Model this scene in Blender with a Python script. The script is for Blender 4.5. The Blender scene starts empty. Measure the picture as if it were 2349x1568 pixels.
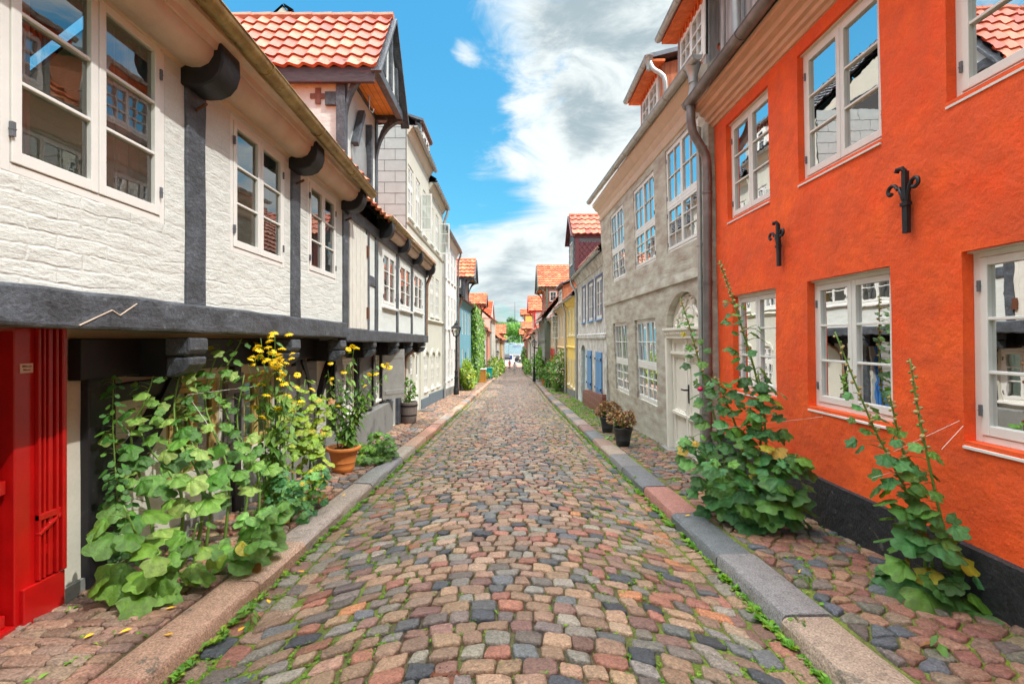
import bpy, bmesh, math, random
from math import sin, cos, pi, radians, sqrt, atan2, exp
from mathutils import Vector, noise
V = Vector
random.seed(7)
R = random.Random(11)
scene = bpy.context.scene
COL = scene.collection
EYE = 1.6
F, CX, HY = 1146.0, 1174.5, 776.0      # focal length and principal point measured on the photograph
def P(x, y, Y):                         # a point of the place at distance Y seen at (x, y)
    return V(((x - CX) * Y / F, Y, EYE + (HY - y) * Y / F))
def g(Y):                               # the street runs downhill to the harbour
    if Y <= 70: return -.05 * Y
    if Y >= 105: return -4.375
    t = (Y - 70) / 35
    return -3.5 - 1.75 * (t - t * t / 2)
def lerp(a, b, t): return a + (b - a) * t
def interp(pts, y):
    if y <= pts[0][0]: return pts[0][1]
    for (a, p), (b, q) in zip(pts, pts[1:]):
        if y <= b: return lerp(p, q, (y - a) / (b - a))
    return pts[-1][1]
def XL(Y): return interp([(-9, -1.74), (55, -1.75), (75, -1.5), (105, -.95), (112, -.95)], Y)
def XR(Y): return interp([(-9, 1.6), (22, 1.6), (45, 1.95), (105, 1.9)], Y)

# ---------------------------------------------------------------- materials
def nd(nt, t, **k):
    n = nt.nodes.new(t)
    for a, b in k.items(): setattr(n, a, b)
    return n
def c4(c): return (c[0], c[1], c[2], 1)
def M(name, col, rough=.7, var=.12, vs=3., bump=0., bs=20., stretch=None, metal=0, brick=None, col2=None, patch=None,
      attr=False, spec=.5, detail=5, wave=None, grime=None, trans=0, coat=0, fine=None):
    m = bpy.data.materials.new(name); m.use_nodes = True
    nt = m.node_tree; L = nt.links; nt.nodes.clear()
    out = nd(nt, 'ShaderNodeOutputMaterial'); b = nd(nt, 'ShaderNodeBsdfPrincipled')
    b.inputs['Roughness'].default_value = rough; b.inputs['Metallic'].default_value = metal
    b.inputs['Specular IOR Level'].default_value = spec; b.inputs['Coat Weight'].default_value = coat
    b.inputs['Coat Roughness'].default_value = .15
    tc = nd(nt, 'ShaderNodeTexCoord'); vec = tc.outputs['Object']
    if stretch:
        mp = nd(nt, 'ShaderNodeMapping'); mp.inputs['Scale'].default_value = stretch; L.new(vec, mp.inputs[0]); svec = mp.outputs[0]
    else: svec = vec
    def noise_(scale, det=5, v=None, rg=.6, dist=0):
        n = nd(nt, 'ShaderNodeTexNoise'); n.inputs['Scale'].default_value = scale; n.inputs['Detail'].default_value = det
        n.inputs['Roughness'].default_value = rg; n.inputs['Distortion'].default_value = dist; L.new(v or svec, n.inputs['Vector']); return n.outputs['Fac']
    def mix(fac, a, c, typ='MIX'):
        x = nd(nt, 'ShaderNodeMix', data_type='RGBA', blend_type=typ)
        for i, v in ((0, fac), (6, a), (7, c)):
            if hasattr(v, 'links') or isinstance(v, bpy.types.NodeSocket): L.new(v, x.inputs[i])
            else: x.inputs[i].default_value = v if i == 0 else c4(v)
        return x.outputs[2]
    def ramp(v, lo, hi):
        r = nd(nt, 'ShaderNodeMapRange'); r.inputs[1].default_value = lo; r.inputs[2].default_value = hi; r.clamp = True
        L.new(v, r.inputs[0]); return r.outputs[0]
    if attr:
        a = nd(nt, 'ShaderNodeAttribute', attribute_name='Col'); base = a.outputs['Color']
    else:
        rgb = nd(nt, 'ShaderNodeRGB'); rgb.outputs[0].default_value = c4(col); base = rgb.outputs[0]
    if col2 is not None: base = mix(ramp(noise_(vs, detail), .38, .62), base, col2)
    if patch is not None:   # (colour, scale, threshold)
        base = mix(ramp(noise_(patch[1], 8, None, .7, .6), patch[2], patch[2] + .08), base, patch[0])
    if grime is not None:   # (colour, z0, z1): splash-back dirt climbing from the foot of a wall
        sp = nd(nt, 'ShaderNodeSeparateXYZ'); L.new(vec, sp.inputs[0])
        ml = nd(nt, 'ShaderNodeMath', operation='MULTIPLY_ADD'); ml.inputs[1].default_value = .05
        L.new(sp.outputs[1], ml.inputs[0]); L.new(sp.outputs[2], ml.inputs[2])
        r = ramp(ml.outputs[0], grime[2], grime[1])
        m2 = nd(nt, 'ShaderNodeMath', operation='MULTIPLY'); L.new(r, m2.inputs[0]); L.new(ramp(noise_(4, 6), .3, .65), m2.inputs[1])
        base = mix(m2.outputs[0], base, grime[0])
    if var:
        n = noise_(vs * 1.7, 6); r = nd(nt, 'ShaderNodeMapRange'); r.inputs[1].default_value = .25; r.inputs[2].default_value = .75
        r.inputs[3].default_value = 1 - var; r.inputs[4].default_value = 1 + var; L.new(n, r.inputs[0])
        base = mix(1., base, r.outputs[0], 'MULTIPLY')
    if fine:
        n = noise_(fine[0], 3, vec); r = nd(nt, 'ShaderNodeMapRange'); r.inputs[1].default_value = .3; r.inputs[2].default_value = .7
        r.inputs[3].default_value = 1 - fine[1]; r.inputs[4].default_value = 1 + fine[1]; L.new(n, r.inputs[0])
        base = mix(1., base, r.outputs[0], 'MULTIPLY')
    h = None; dist = .01
    if bump:
        h = noise_(bs, 6, None, .65); bn = nd(nt, 'ShaderNodeBump'); bn.inputs['Strength'].default_value = 1; bn.inputs['Distance'].default_value = bump
        L.new(h, bn.inputs['Height']); nrm = bn.outputs[0]
        if brick:           # (course height, brick width, depth): courses telegraphing through limewash
            sp = nd(nt, 'ShaderNodeSeparateXYZ'); L.new(vec, sp.inputs[0]); cb = nd(nt, 'ShaderNodeCombineXYZ')
            L.new(sp.outputs[1], cb.inputs[0]); L.new(sp.outputs[2], cb.inputs[1])
            nz = nd(nt, 'ShaderNodeTexNoise'); nz.inputs['Scale'].default_value = 2.2; nz.inputs['Detail'].default_value = 3; L.new(vec, nz.inputs['Vector'])
            va = nd(nt, 'ShaderNodeVectorMath', operation='MULTIPLY_ADD'); va.inputs[1].default_value = (.22, .13, 0)
            L.new(nz.outputs['Color'], va.inputs[0]); L.new(cb.outputs[0], va.inputs[2])
            bt = nd(nt, 'ShaderNodeTexBrick'); bt.inputs['Scale'].default_value = 1; bt.inputs['Brick Width'].default_value = brick[1]
            bt.inputs['Row Height'].default_value = brick[0]; bt.inputs['Mortar Size'].default_value = .012; bt.inputs['Mortar Smooth'].default_value = 1
            bt.inputs['Color1'].default_value = (1, 1, 1, 1); bt.inputs['Color2'].default_value = (.55, .55, .55, 1); bt.inputs['Mortar'].default_value = (0, 0, 0, 1)
            L.new(va.outputs[0], bt.inputs['Vector'])
            mk = nd(nt, 'ShaderNodeMath', operation='MULTIPLY'); L.new(bt.outputs['Color'], mk.inputs[0]); L.new(ramp(noise_(1.3, 4, vec), .35, .6), mk.inputs[1])
            b2 = nd(nt, 'ShaderNodeBump'); b2.inputs['Strength'].default_value = 1; b2.inputs['Distance'].default_value = brick[2]
            L.new(mk.outputs[0], b2.inputs['Height']); L.new(nrm, b2.inputs['Normal']); nrm = b2.outputs[0]
            if len(brick) > 3:
                f = nd(nt, 'ShaderNodeMath', operation='MULTIPLY'); L.new(bt.outputs['Fac'], f.inputs[0]); f.inputs[1].default_value = .8
                base = mix(f.outputs[0], base, brick[3])
        L.new(nrm, b.inputs['Normal'])
    if wave:                # (axis, scale, colour): boards
        sp = nd(nt, 'ShaderNodeSeparateXYZ'); L.new(vec, sp.inputs[0])
        w = nd(nt, 'ShaderNodeMath', operation='MULTIPLY'); w.inputs[1].default_value = wave[1]; L.new(sp.outputs[wave[0]], w.inputs[0])
        fr = nd(nt, 'ShaderNodeMath', operation='FRACT'); L.new(w.outputs[0], fr.inputs[0])
        lt = nd(nt, 'ShaderNodeMath', operation='LESS_THAN'); lt.inputs[1].default_value = .09; L.new(fr.outputs[0], lt.inputs[0])
        base = mix(lt.outputs[0], base, wave[2])
    L.new(base, b.inputs['Base Color'])
    if trans:
        t = nd(nt, 'ShaderNodeBsdfTranslucent'); hs = nd(nt, 'ShaderNodeHueSaturation'); hs.inputs['Value'].default_value = 1.5; hs.inputs['Saturation'].default_value = 1.1
        L.new(base, hs.inputs['Color']); L.new(hs.outputs[0], t.inputs[0])
        ms = nd(nt, 'ShaderNodeMixShader'); ms.inputs[0].default_value = trans; L.new(b.outputs[0], ms.inputs[1]); L.new(t.outputs[0], ms.inputs[2]); L.new(ms.outputs[0], out.inputs[0])
    else: L.new(b.outputs[0], out.inputs[0])
    return m
def tile_mat(name, c1, c2, c3, dark=None):
    m = bpy.data.materials.new(name); m.use_nodes = True; nt = m.node_tree; L = nt.links
    b = nt.nodes['Principled BSDF']; b.inputs['Roughness'].default_value = .55
    uv = nd(nt, 'ShaderNodeUVMap', uv_map='UV'); fl = nd(nt, 'ShaderNodeVectorMath', operation='FLOOR'); L.new(uv.outputs[0], fl.inputs[0])
    wn = nd(nt, 'ShaderNodeTexWhiteNoise', noise_dimensions='2D'); L.new(fl.outputs[0], wn.inputs['Vector'])
    cr = nd(nt, 'ShaderNodeValToRGB'); e = cr.color_ramp.elements; e[0].color = c4(c1); e[1].color = c4(c3); n = e.new(.5); n.color = c4(c2)
    L.new(wn.outputs['Value'], cr.inputs[0])
    tc = nd(nt, 'ShaderNodeTexCoord'); nz = nd(nt, 'ShaderNodeTexNoise'); nz.inputs['Scale'].default_value = 9; nz.inputs['Detail'].default_value = 6
    L.new(tc.outputs['Object'], nz.inputs['Vector'])
    mr = nd(nt, 'ShaderNodeMapRange'); mr.inputs[1].default_value = .3; mr.inputs[2].default_value = .7; mr.inputs[3].default_value = .72; mr.inputs[4].default_value = 1.2
    L.new(nz.outputs['Fac'], mr.inputs[0])
    mx = nd(nt, 'ShaderNodeMix', data_type='RGBA', blend_type='MULTIPLY'); mx.inputs[0].default_value = 1
    L.new(cr.outputs[0], mx.inputs[6]); L.new(mr.outputs[0], mx.inputs[7]); L.new(mx.outputs[2], b.inputs['Base Color'])
    return m
def glass_mat(name, refl, tint=(.75, .82, .8), opaque=None):
    m = bpy.data.materials.new(name); m.use_nodes = True; nt = m.node_tree; L = nt.links; nt.nodes.clear()
    out = nd(nt, 'ShaderNodeOutputMaterial'); gl = nd(nt, 'ShaderNodeBsdfGlossy'); gl.inputs['Roughness'].default_value = .01
    tc = nd(nt, 'ShaderNodeTexCoord'); nz = nd(nt, 'ShaderNodeTexNoise'); nz.inputs['Scale'].default_value = 5; L.new(tc.outputs['Object'], nz.inputs['Vector'])
    bp = nd(nt, 'ShaderNodeBump'); bp.inputs['Distance'].default_value = .00035; bp.inputs['Strength'].default_value = 1; L.new(nz.outputs['Fac'], bp.inputs['Height'])
    L.new(bp.outputs[0], gl.inputs['Normal'])
    if opaque: tr = nd(nt, 'ShaderNodeBsdfDiffuse'); tr.inputs[0].default_value = c4(opaque)
    else: tr = nd(nt, 'ShaderNodeBsdfTransparent'); tr.inputs[0].default_value = c4(tint)
    lw = nd(nt, 'ShaderNodeFresnel'); lw.inputs['IOR'].default_value = 1.5
    ad = nd(nt, 'ShaderNodeMath', operation='ADD'); ad.use_clamp = True; ad.inputs[1].default_value = refl; L.new(lw.outputs[0], ad.inputs[0])
    ms = nd(nt, 'ShaderNodeMixShader'); L.new(ad.outputs[0], ms.inputs[0]); L.new(tr.outputs[0], ms.inputs[1]); L.new(gl.outputs[0], ms.inputs[2])
    L.new(ms.outputs[0], out.inputs[0]); return m

# ---------------------------------------------------------------- mesh builder
class MB:
    def __init__(s, fn=None): s.v = []; s.f = []; s.c = []; s.cur = None; s.fn = fn; s.uv = None
    def add(s, p):
        if s.fn: p = s.fn(p)
        s.v.append(tuple(p)); s.c.append(s.cur); return len(s.v) - 1
    def face(s, *pts): s.f.append([s.add(p) for p in pts])
    def poly(s, pts): s.f.append([s.add(p) for p in pts])
    def box(s, a, b):
        (x0, y0, z0), (x1, y1, z1) = a, b
        i = [s.add(p) for p in ((x0,y0,z0),(x1,y0,z0),(x1,y1,z0),(x0,y1,z0),(x0,y0,z1),(x1,y0,z1),(x1,y1,z1),(x0,y1,z1))]
        for q in ((0,3,2,1),(4,5,6,7),(0,1,5,4),(1,2,6,5),(2,3,7,6),(3,0,4,7)): s.f.append([i[k] for k in q])
    def beam(s, p, q, w, h, up=V((0, 0, 1))):      # rectangular bar from p to q
        p, q = V(p), V(q); d = (q - p).normalized(); a = d.cross(up)
        if a.length < 1e-4: a = d.cross(V((0, 1, 0)))
        a = a.normalized() * w / 2; b = a.cross(d).normalized() * h / 2
        i = [s.add(k) for k in (p-a-b, p+a-b, p+a+b, p-a+b, q-a-b, q+a-b, q+a+b, q-a+b)]
        for f in ((0,1,2,3),(7,6,5,4),(0,4,5,1),(1,5,6,2),(2,6,7,3),(3,7,4,0)): s.f.append([i[k] for k in f])
    def prism(s, pts, off):                        # extrude a polygon by a vector
        off = V(off); a = [s.add(V(p)) for p in pts]; b = [s.add(V(p) + off) for p in pts]; n = len(pts)
        s.f.append(a[::-1]); s.f.append(b)
        for i in range(n): s.f.append([a[i], a[(i+1) % n], b[(i+1) % n], b[i]])
    def tube(s, path, r, n=8, cap=True):
        path = [V(p) for p in path]; rs = r if isinstance(r, (list, tuple)) else [r] * len(path)
        rings = []; t0 = (path[1] - path[0]).normalized(); a = t0.orthogonal().normalized()
        for i, p in enumerate(path):
            t = (path[min(i+1, len(path)-1)] - path[max(i-1, 0)])
            t = t.normalized() if t.length > 1e-9 else t0
            a = (a - t * a.dot(t)).normalized(); b = t.cross(a)
            rings.append([s.add(p + (a * cos(2*pi*k/n) + b * sin(2*pi*k/n)) * rs[i]) for k in range(n)])
        for A, B in zip(rings, rings[1:]):
            for k in range(n): s.f.append([A[k], A[(k+1) % n], B[(k+1) % n], B[k]])
        if cap: s.f.append(rings[0][::-1]); s.f.append(rings[-1])
    def lathe(s, prof, n=20, c=(0, 0, 0), sq=0, rot=0):
        c = V(c); rings = []
        for r, z in prof:
            rings.append([s.add(c + V((r * cos(2*pi*(k+rot)/n), r * sin(2*pi*(k+rot)/n), z))) for k in range(n)])
        for A, B in zip(rings, rings[1:]):
            for k in range(n): s.f.append([A[k], A[(k+1) % n], B[(k+1) % n], B[k]])
        s.f.append(rings[0][::-1]); s.f.append(rings[-1])
    def ball(s, c, r, n=8, m=6, sc=(1, 1, 1)):
        c = V(c); prof = [(sin(pi*i/m), -cos(pi*i/m)) for i in range(m+1)]
        rings = [[s.add(c + V((max(pr, .02)*r*cos(2*pi*k/n)*sc[0], max(pr, .02)*r*sin(2*pi*k/n)*sc[1], z*r*sc[2]))) for k in range(n)] for pr, z in prof]
        for A, B in zip(rings, rings[1:]):
            for k in range(n): s.f.append([A[k], A[(k+1) % n], B[(k+1) % n], B[k]])
def mesh_of(name, mb, m, smooth=False, sharp=None):
    me = bpy.data.meshes.new(name); me.from_pydata(mb.v, [], mb.f)
    if any(c is not None for c in mb.c):
        at = me.color_attributes.new('Col', 'FLOAT_COLOR', 'POINT'); d = []
        for c in mb.c: d += list(c4(c or (1, 1, 1)))
        at.data.foreach_set('color', d)
    if mb.uv:
        u = me.uv_layers.new(name='UV'); d = []
        for l in me.loops: d += list(mb.uv[l.vertex_index])
        u.data.foreach_set('uv', d)
    if smooth: me.polygons.foreach_set('use_smooth', [True] * len(me.polygons))
    for k in (m if isinstance(m, list) else [m]): me.materials.append(k)
    me.update()
    if smooth and sharp: me.set_sharp_from_angle(angle=radians(sharp))
    return me
WL = {}
def link(name, data, parent=None, loc=None):
    o = bpy.data.objects.new(name, data); COL.objects.link(o)
    w = V(loc) if loc is not None else V((0, 0, 0))
    if parent: o.parent = parent; o.location = w - WL[parent]
    else: o.location = w
    WL[o] = w; return o
def build(name, mb, m, parent=None, smooth=False, bevel=0, sharp=None, label=None):
    me = mesh_of(name, mb, m, smooth, sharp); o = link(name, me, parent)
    if parent is None and mb.v:         # a thing of one mesh: origin at its base
        xs, ys, zs = zip(*mb.v); c = V(((min(xs)+max(xs))/2, (min(ys)+max(ys))/2, min(zs)))
        me.transform(__import__('mathutils').Matrix.Translation(-c)); o.location = c; WL[o] = c
    if bevel:
        b = o.modifiers.new('bevel', 'BEVEL'); b.width = bevel; b.segments = 2; b.limit_method = 'ANGLE'; b.angle_limit = radians(40)
    if label: o['label'] = label
    return o
def thing(name, label, cat, loc=(0, 0, 0), group=None):
    o = link(name, None, None, loc); o['label'] = label; o['category'] = cat
    if group: o['group'] = group
    return o
def tag(o, label, cat, group=None, kind=None):
    if label: o['label'] = label
    if cat: o['category'] = cat
    if group: o['group'] = group
    if kind: o['kind'] = kind
    return o
def struct(name, mb, m, smooth=False, kind='structure', **k):
    o = build(name, mb, m, None, smooth, **k); o['kind'] = kind; return o

# ---------------------------------------------------------------- palette
mt = {}
def T(k, *a, **kw): mt[k] = M(k, *a, **kw)
T('limewash', (.63, .655, .61), .85, .06, 2, .019, 8, stretch=(1, .6, 1.5), brick=(.085, .34, .0035), fine=(60, .07), patch=((.52, .50, .45), 3.2, .64))
T('limewash_fine', (.65, .675, .635), .85, .06, 2, .014, 7, stretch=(1, .6, 1.4), patch=((.5, .48, .42), 1.9, .66), fine=(50, .05))
T('orange_plaster', (.90, .085, .008), .8, .10, 1.8, .02, 7, patch=((.72, .05, .008), 1.4, .60), fine=(70, .08), grime=((.75, .095, .02), .7, .3), col2=(.97, .13, .012))
T('black_tar', (.020, .021, .024), .6, .4, 5, .02, 14, patch=((.13, .12, .10), 5, .62), fine=(60, .4))
T('grey_plaster', (.57, .58, .49), .85, .02, 1.5, .002, 8, stretch=(1, .5, 1.6), brick=(.10, 2.6, .003), grime=((.34, .28, .22), .45, -.35), patch=((.53, .53, .45), 1.2, .66), fine=(50, .05))
T('cream', (.58, .57, .48), .8, .06, 2, .003, 12, fine=(40, .04), patch=((.5, .46, .37), 1.1, .67))
T('cream_block', (.60, .56, .45), .8, .06, 2, .004, 12, brick=(.42, 1.1, .012, (.36, .33, .27)))
T('white_brick', (.74, .74, .72), .8, .06, 2, .006, 12, brick=(.09, 1.3, .012), fine=(40, .05))
T('white_plaster', (.70, .72, .72), .8, .08, 1.5, .006, 8, patch=((.5, .5, .48), 1.3, .64), grime=((.4, .36, .3), .6, .2))
T('light_blue', (.16, .38, .46), .75, .1, 2, .003, 12, patch=((.22, .44, .5), 1, .6))
T('pink_plaster', (.66, .52, .48), .8, .08, 2, .003, 10)
T('peach', (.70, .47, .25), .8, .1, 2, .005, 10, brick=(.09, .25, .006), patch=((.6, .5, .4), 1.2, .62))
T('yellow', (.80, .56, .13), .8, .08, 2, .005, 10, brick=(.09, 1.2, .006), patch=((.68, .48, .14), 1.2, .63))
T('ochre', (.62, .40, .12), .8, .1, 2, .004, 10)
T('salmon', (.72, .26, .16), .8, .1, 2, .004, 10)
T('red_paint', (.55, .012, .012), .5, .1, 2, .002, 10)
T('door_red', (.40, .003, .003), .38, .28, 2, .0015, 6, coat=.4)
T('brick_red', (.42, .15, .09), .85, .15, 4, .005, 20, brick=(.075, .24, .008, (.5, .42, .36)))
T('dark_timber', (.085, .098, .115), .5, .3, 3, .014, 10, stretch=(3, 1.2, 2.2), col2=(.05, .056, .064), fine=(34, .3), patch=((.20, .215, .23), 4, .62))
T('black_timber', (.008, .0075, .010), .5, .3, 3, .004, 12, patch=((.04, .03, .03), 5, .6))
T('brown_timber', (.19, .075, .045), .6, .3, 3, .004, 12, stretch=(4, 4, 1))
T('fascia', (.06, .035, .038), .5, .35, 3, .006, 10, stretch=(1, 3, 3), patch=((.16, .03, .03), 2, .6))
T('green_timber', (.14, .165, .12), .6, .15, 3, .004, 12)
T('grey_boards', (.36, .36, .36), .8, .3, 3, .006, 14, stretch=(6, 6, .6), wave=(1, 6.2, (.06, .05, .045)), col2=(.27, .25, .24))
T('red_boards', (.40, .13, .06), .75, .3, 3, .006, 14, stretch=(6, 6, .6), wave=(1, 6.2, (.08, .03, .02)), col2=(.52, .20, .09))
T('orange_boards', (.75, .28, .04), .6, .2, 3, .003, 14, wave=(0, 9, (.3, .1, .02)))
T('soffit_orange', (.72, .17, .03), .6, .25, 3, .004, 14, stretch=(2, 2, 2), col2=(.60, .11, .02))
T('cove', (.62, .42, .30), .65, .14, 2, .008, 8, stretch=(1, 1, 1), col2=(.66, .52, .42), patch=((.42, .28, .20), 2.2, .64))
T('moulding', (.66, .42, .28), .6, .18, 3, .004, 12, stretch=(3, .6, 3), col2=(.64, .42, .29))
T('gutter_gold', (.30, .19, .06), .4, .35, 5, .006, 22, metal=.55, col2=(.42, .30, .12), patch=((.14, .08, .03), 12, .58))
T('cornice_cream', (.66, .54, .42), .7, .08, 3, .003, 12)
T('zinc', (.42, .42, .40), .42, .15, 4, .003, 8, metal=.55, patch=((.25, .22, .20), 3, .62))
T('zinc_dark', (.17, .155, .15), .42, .2, 4, .003, 8, metal=.5, col2=(.25, .23, .22))
T('lead', (.16, .17, .19), .5, .18, 4, .004, 6, metal=.3)
T('copper', (.34, .20, .13), .42, .3, 4, .003, 10, metal=.5)
T('white_paint', (.76, .755, .71), .45, .05, 3, .0012, 20)
T('white_old', (.68, .66, .59), .5, .10, 4, .002, 25)
T('ivory_door', (.78, .75, .66), .5, .06, 3, .002, 20)
T('blue_paint', (.035, .15, .40), .5, .1, 3, .001, 20)
T('shutter_blue', (.10, .26, .50), .55, .14, 4, .003, 14, stretch=(5, 5, .6))
T('door_blue', (.13, .36, .50), .5, .08, 3)
T('navy', (.03, .06, .20), .5, .1, 3)
T('shutter_grey', (.13, .125, .12), .5, .15, 3, .002, 14)
T('ochre_paint', (.42, .30, .10), .6, .1, 3)
T('concrete', (.20, .205, .19), .85, .16, 1.2, .008, 12, patch=((.13, .13, .125), 1.4, .55), fine=(50, .08))
T('blue_plinth', (.12, .16, .19), .8, .12, 2, .004, 12)
T('iron', (.018, .018, .02), .5, .2, 6, .004, 30, metal=.3, patch=((.06, .03, .02), 7, .66))
T('terracotta', (.50, .17, .035), .6, .14, 6, .002, 25, patch=((.36, .13, .04), 5, .6))
T('soil', (.05, .035, .022), .95, .3, 20, .01, 60)
T('black_pot', (.02, .024, .028), .45, .1, 3)
T('barrel', (.16, .13, .11), .8, .3, 4, .004, 12, stretch=(8, 8, .6))
T('teal_plastic', (.0, .36, .34), .45, .06, 3)
T('bin_wood', (.58, .28, .05), .6, .15, 3, .003, 10, wave=(2, 9, (.2, .09, .02)))
T('slate_shingle', (.37, .43, .42), .7, .1, 3, .003, 10)
T('slate_joint', (.05, .05, .05), .8, 0)
T('roof_dark', (.06, .06, .065), .6, .2, 4)
T('purple_slate', (.12, .028, .035), .6, .2, 4, .002, 10)
T('dark_slate', (.09, .10, .10), .55, .3, 5, .004, 12)
T('curtain', (.72, .70, .64), .9, .06, 3)
T('room', (.30, .29, .24), .9, .2, 1)
T('foliage', (1, 1, 1), .40, .25, 14, .012, 34, attr=True, trans=.28)
T('stem', (.13, .24, .04), .55, .2, 12, .001, 60)
T('stem_dark', (.10, .075, .03), .6, .2, 12)
T('petal_yellow', (.93, .62, .006), .5, .1, 20, trans=.25)
T('flower_cone', (.14, .16, .03), .7, .2, 30, .004, 90)
T('pod', (.42, .33, .13), .7, .25, 40, .003, 80)
T('dry_flower', (1, 1, 1), .75, .25, 40, attr=True)
T('blossom', (1, 1, 1), .6, .1, 20, attr=True)
T('stone', (1, 1, 1), .34, .36, 24, .020, 40, attr=True, fine=(85, .42), patch=((.10, .085, .06), 11, .66), spec=.6)
T('stone_path', (1, 1, 1), .55, .36, 22, .020, 36, attr=True, fine=(80, .42), patch=((.10, .08, .055), 10, .63))
T('kerb_stone', (1, 1, 1), .6, .2, 8, .014, 38, attr=True, fine=(95, .55), detail=8, patch=((.13, .115, .085), 7, .60))
T('moss', (.075, .115, .012), .95, .35, 7, .03, 30, col2=(.11, .075, .035), fine=(70, .4), patch=((.10, .17, .01), 5, .55))
T('dry_earth', (.15, .10, .06), .95, .3, 6, .03, 30, col2=(.08, .10, .02), fine=(70, .35))
T('grass', (1, 1, 1), .6, .2, 20, attr=True, trans=.3)
T('asphalt', (.24, .23, .22), .85, .1, .4, .01, 10)
T('plaza', (.24, .23, .215), .85, .1, .4)
T('brick_paving', (.46, .22, .16), .85, .1, .4)
T('land', (.10, .13, .05), .95, .2, .1)
T('quay_stone', (.25, .24, .22), .85, .2, 1)
T('car_paint', (.016, .017, .02), .45, 0, 3)
T('car_glass', (.03, .035, .04), .5, 0)
T('tyre', (.01, .01, .01), .8, 0)
T('rim', (.5, .5, .52), .3, 0, metal=.8)
T('red_lamp', (.6, .01, .01), .3, 0)
T('skin', (.52, .30, .20), .55, .05, 9)
T('hair', (.03, .02, .015), .7, .2, 40)
T('red_cloth', (.75, .05, .06), .85, .08, 9)
T('pale_cloth', (.42, .44, .46), .85, .08, 9)
T('light_cloth', (.72, .72, .73), .85, .06, 9)
T('dark_cloth', (.05, .06, .08), .85, .08, 9)
T('boat_white', (.8, .8, .8), .35, .03, 1)
T('bark', (.12, .09, .06), .9, .2, 8, .01, 20)
T('paper', (.72, .55, .50), .6, 0)
T('ink', (.05, .01, .01), .6, 0)
T('string', (.75, .72, .65), .7, 0)
T('rust', (.16, .06, .03), .7, .3, 40, .002, 80, metal=.4)
T('leaf_yellow', (.80, .45, .01), .5, .2, 20)
mt['tile_near'] = tile_mat('tile_near', (.34, .055, .028), (.46, .11, .055), (.56, .19, .10))
mt['tile'] = tile_mat('tile', (.42, .07, .018), (.56, .125, .035), (.66, .22, .09))
mt['tile_brown'] = tile_mat('tile_brown', (.28, .09, .05), (.36, .13, .07), (.42, .20, .13))
mt['glass'] = glass_mat('glass', .20)
mt['glass_low'] = glass_mat('glass_low', .0)
mt['glass_far'] = glass_mat('glass_far', .13, opaque=(.035, .045, .05))
mt['lantern_glass'] = glass_mat('lantern_glass', .1, (.9, .9, .85))
# ---------------------------------------------------------------- houses
class Fac:      # a street front: s runs down the street, o out of the wall, z up
    def __init__(f, side, y0, y1, xb0, xb1, xt0=None, xt1=None, z0=0., z1=5., zs=0., sr=2.3):
        f.sr = sr; f.side, f.y0, f.y1, f.xb0, f.xb1, f.z0, f.z1, f.zs = side, y0, y1, xb0, xb1, z0, z1, zs
        f.xt0 = xb0 if xt0 is None else xt0; f.xt1 = xb1 if xt1 is None else xt1
    def X(f, s, z):
        t = (s - f.y0) / (f.y1 - f.y0); w = (z - f.z0) / (f.z1 - f.z0)
        return lerp(lerp(f.xb0, f.xb1, t), lerp(f.xt0, f.xt1, t), w)
    def __call__(f, p):
        s, o, z = p; return V((f.side * (f.X(s, z) - o), s, z + f.zs * (s - f.sr)))
    def at(f, x, y, o=0.):      # where the sight line of a measured point meets this wall
        s, z = f.y0, 1.6
        for _ in range(12):
            s = (f.X(s, z) - o) * F / abs(x - CX); z = EYE + (HY - y) * s / F - f.zs * (s - f.sr)
        return s, z
def bulge(s, z, amp): return amp * (noise.noise(V((s * .9, z * .9, 3.1))) + .5 * noise.noise(V((s * 2.3, z * 2.3, 9.7))))
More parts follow.
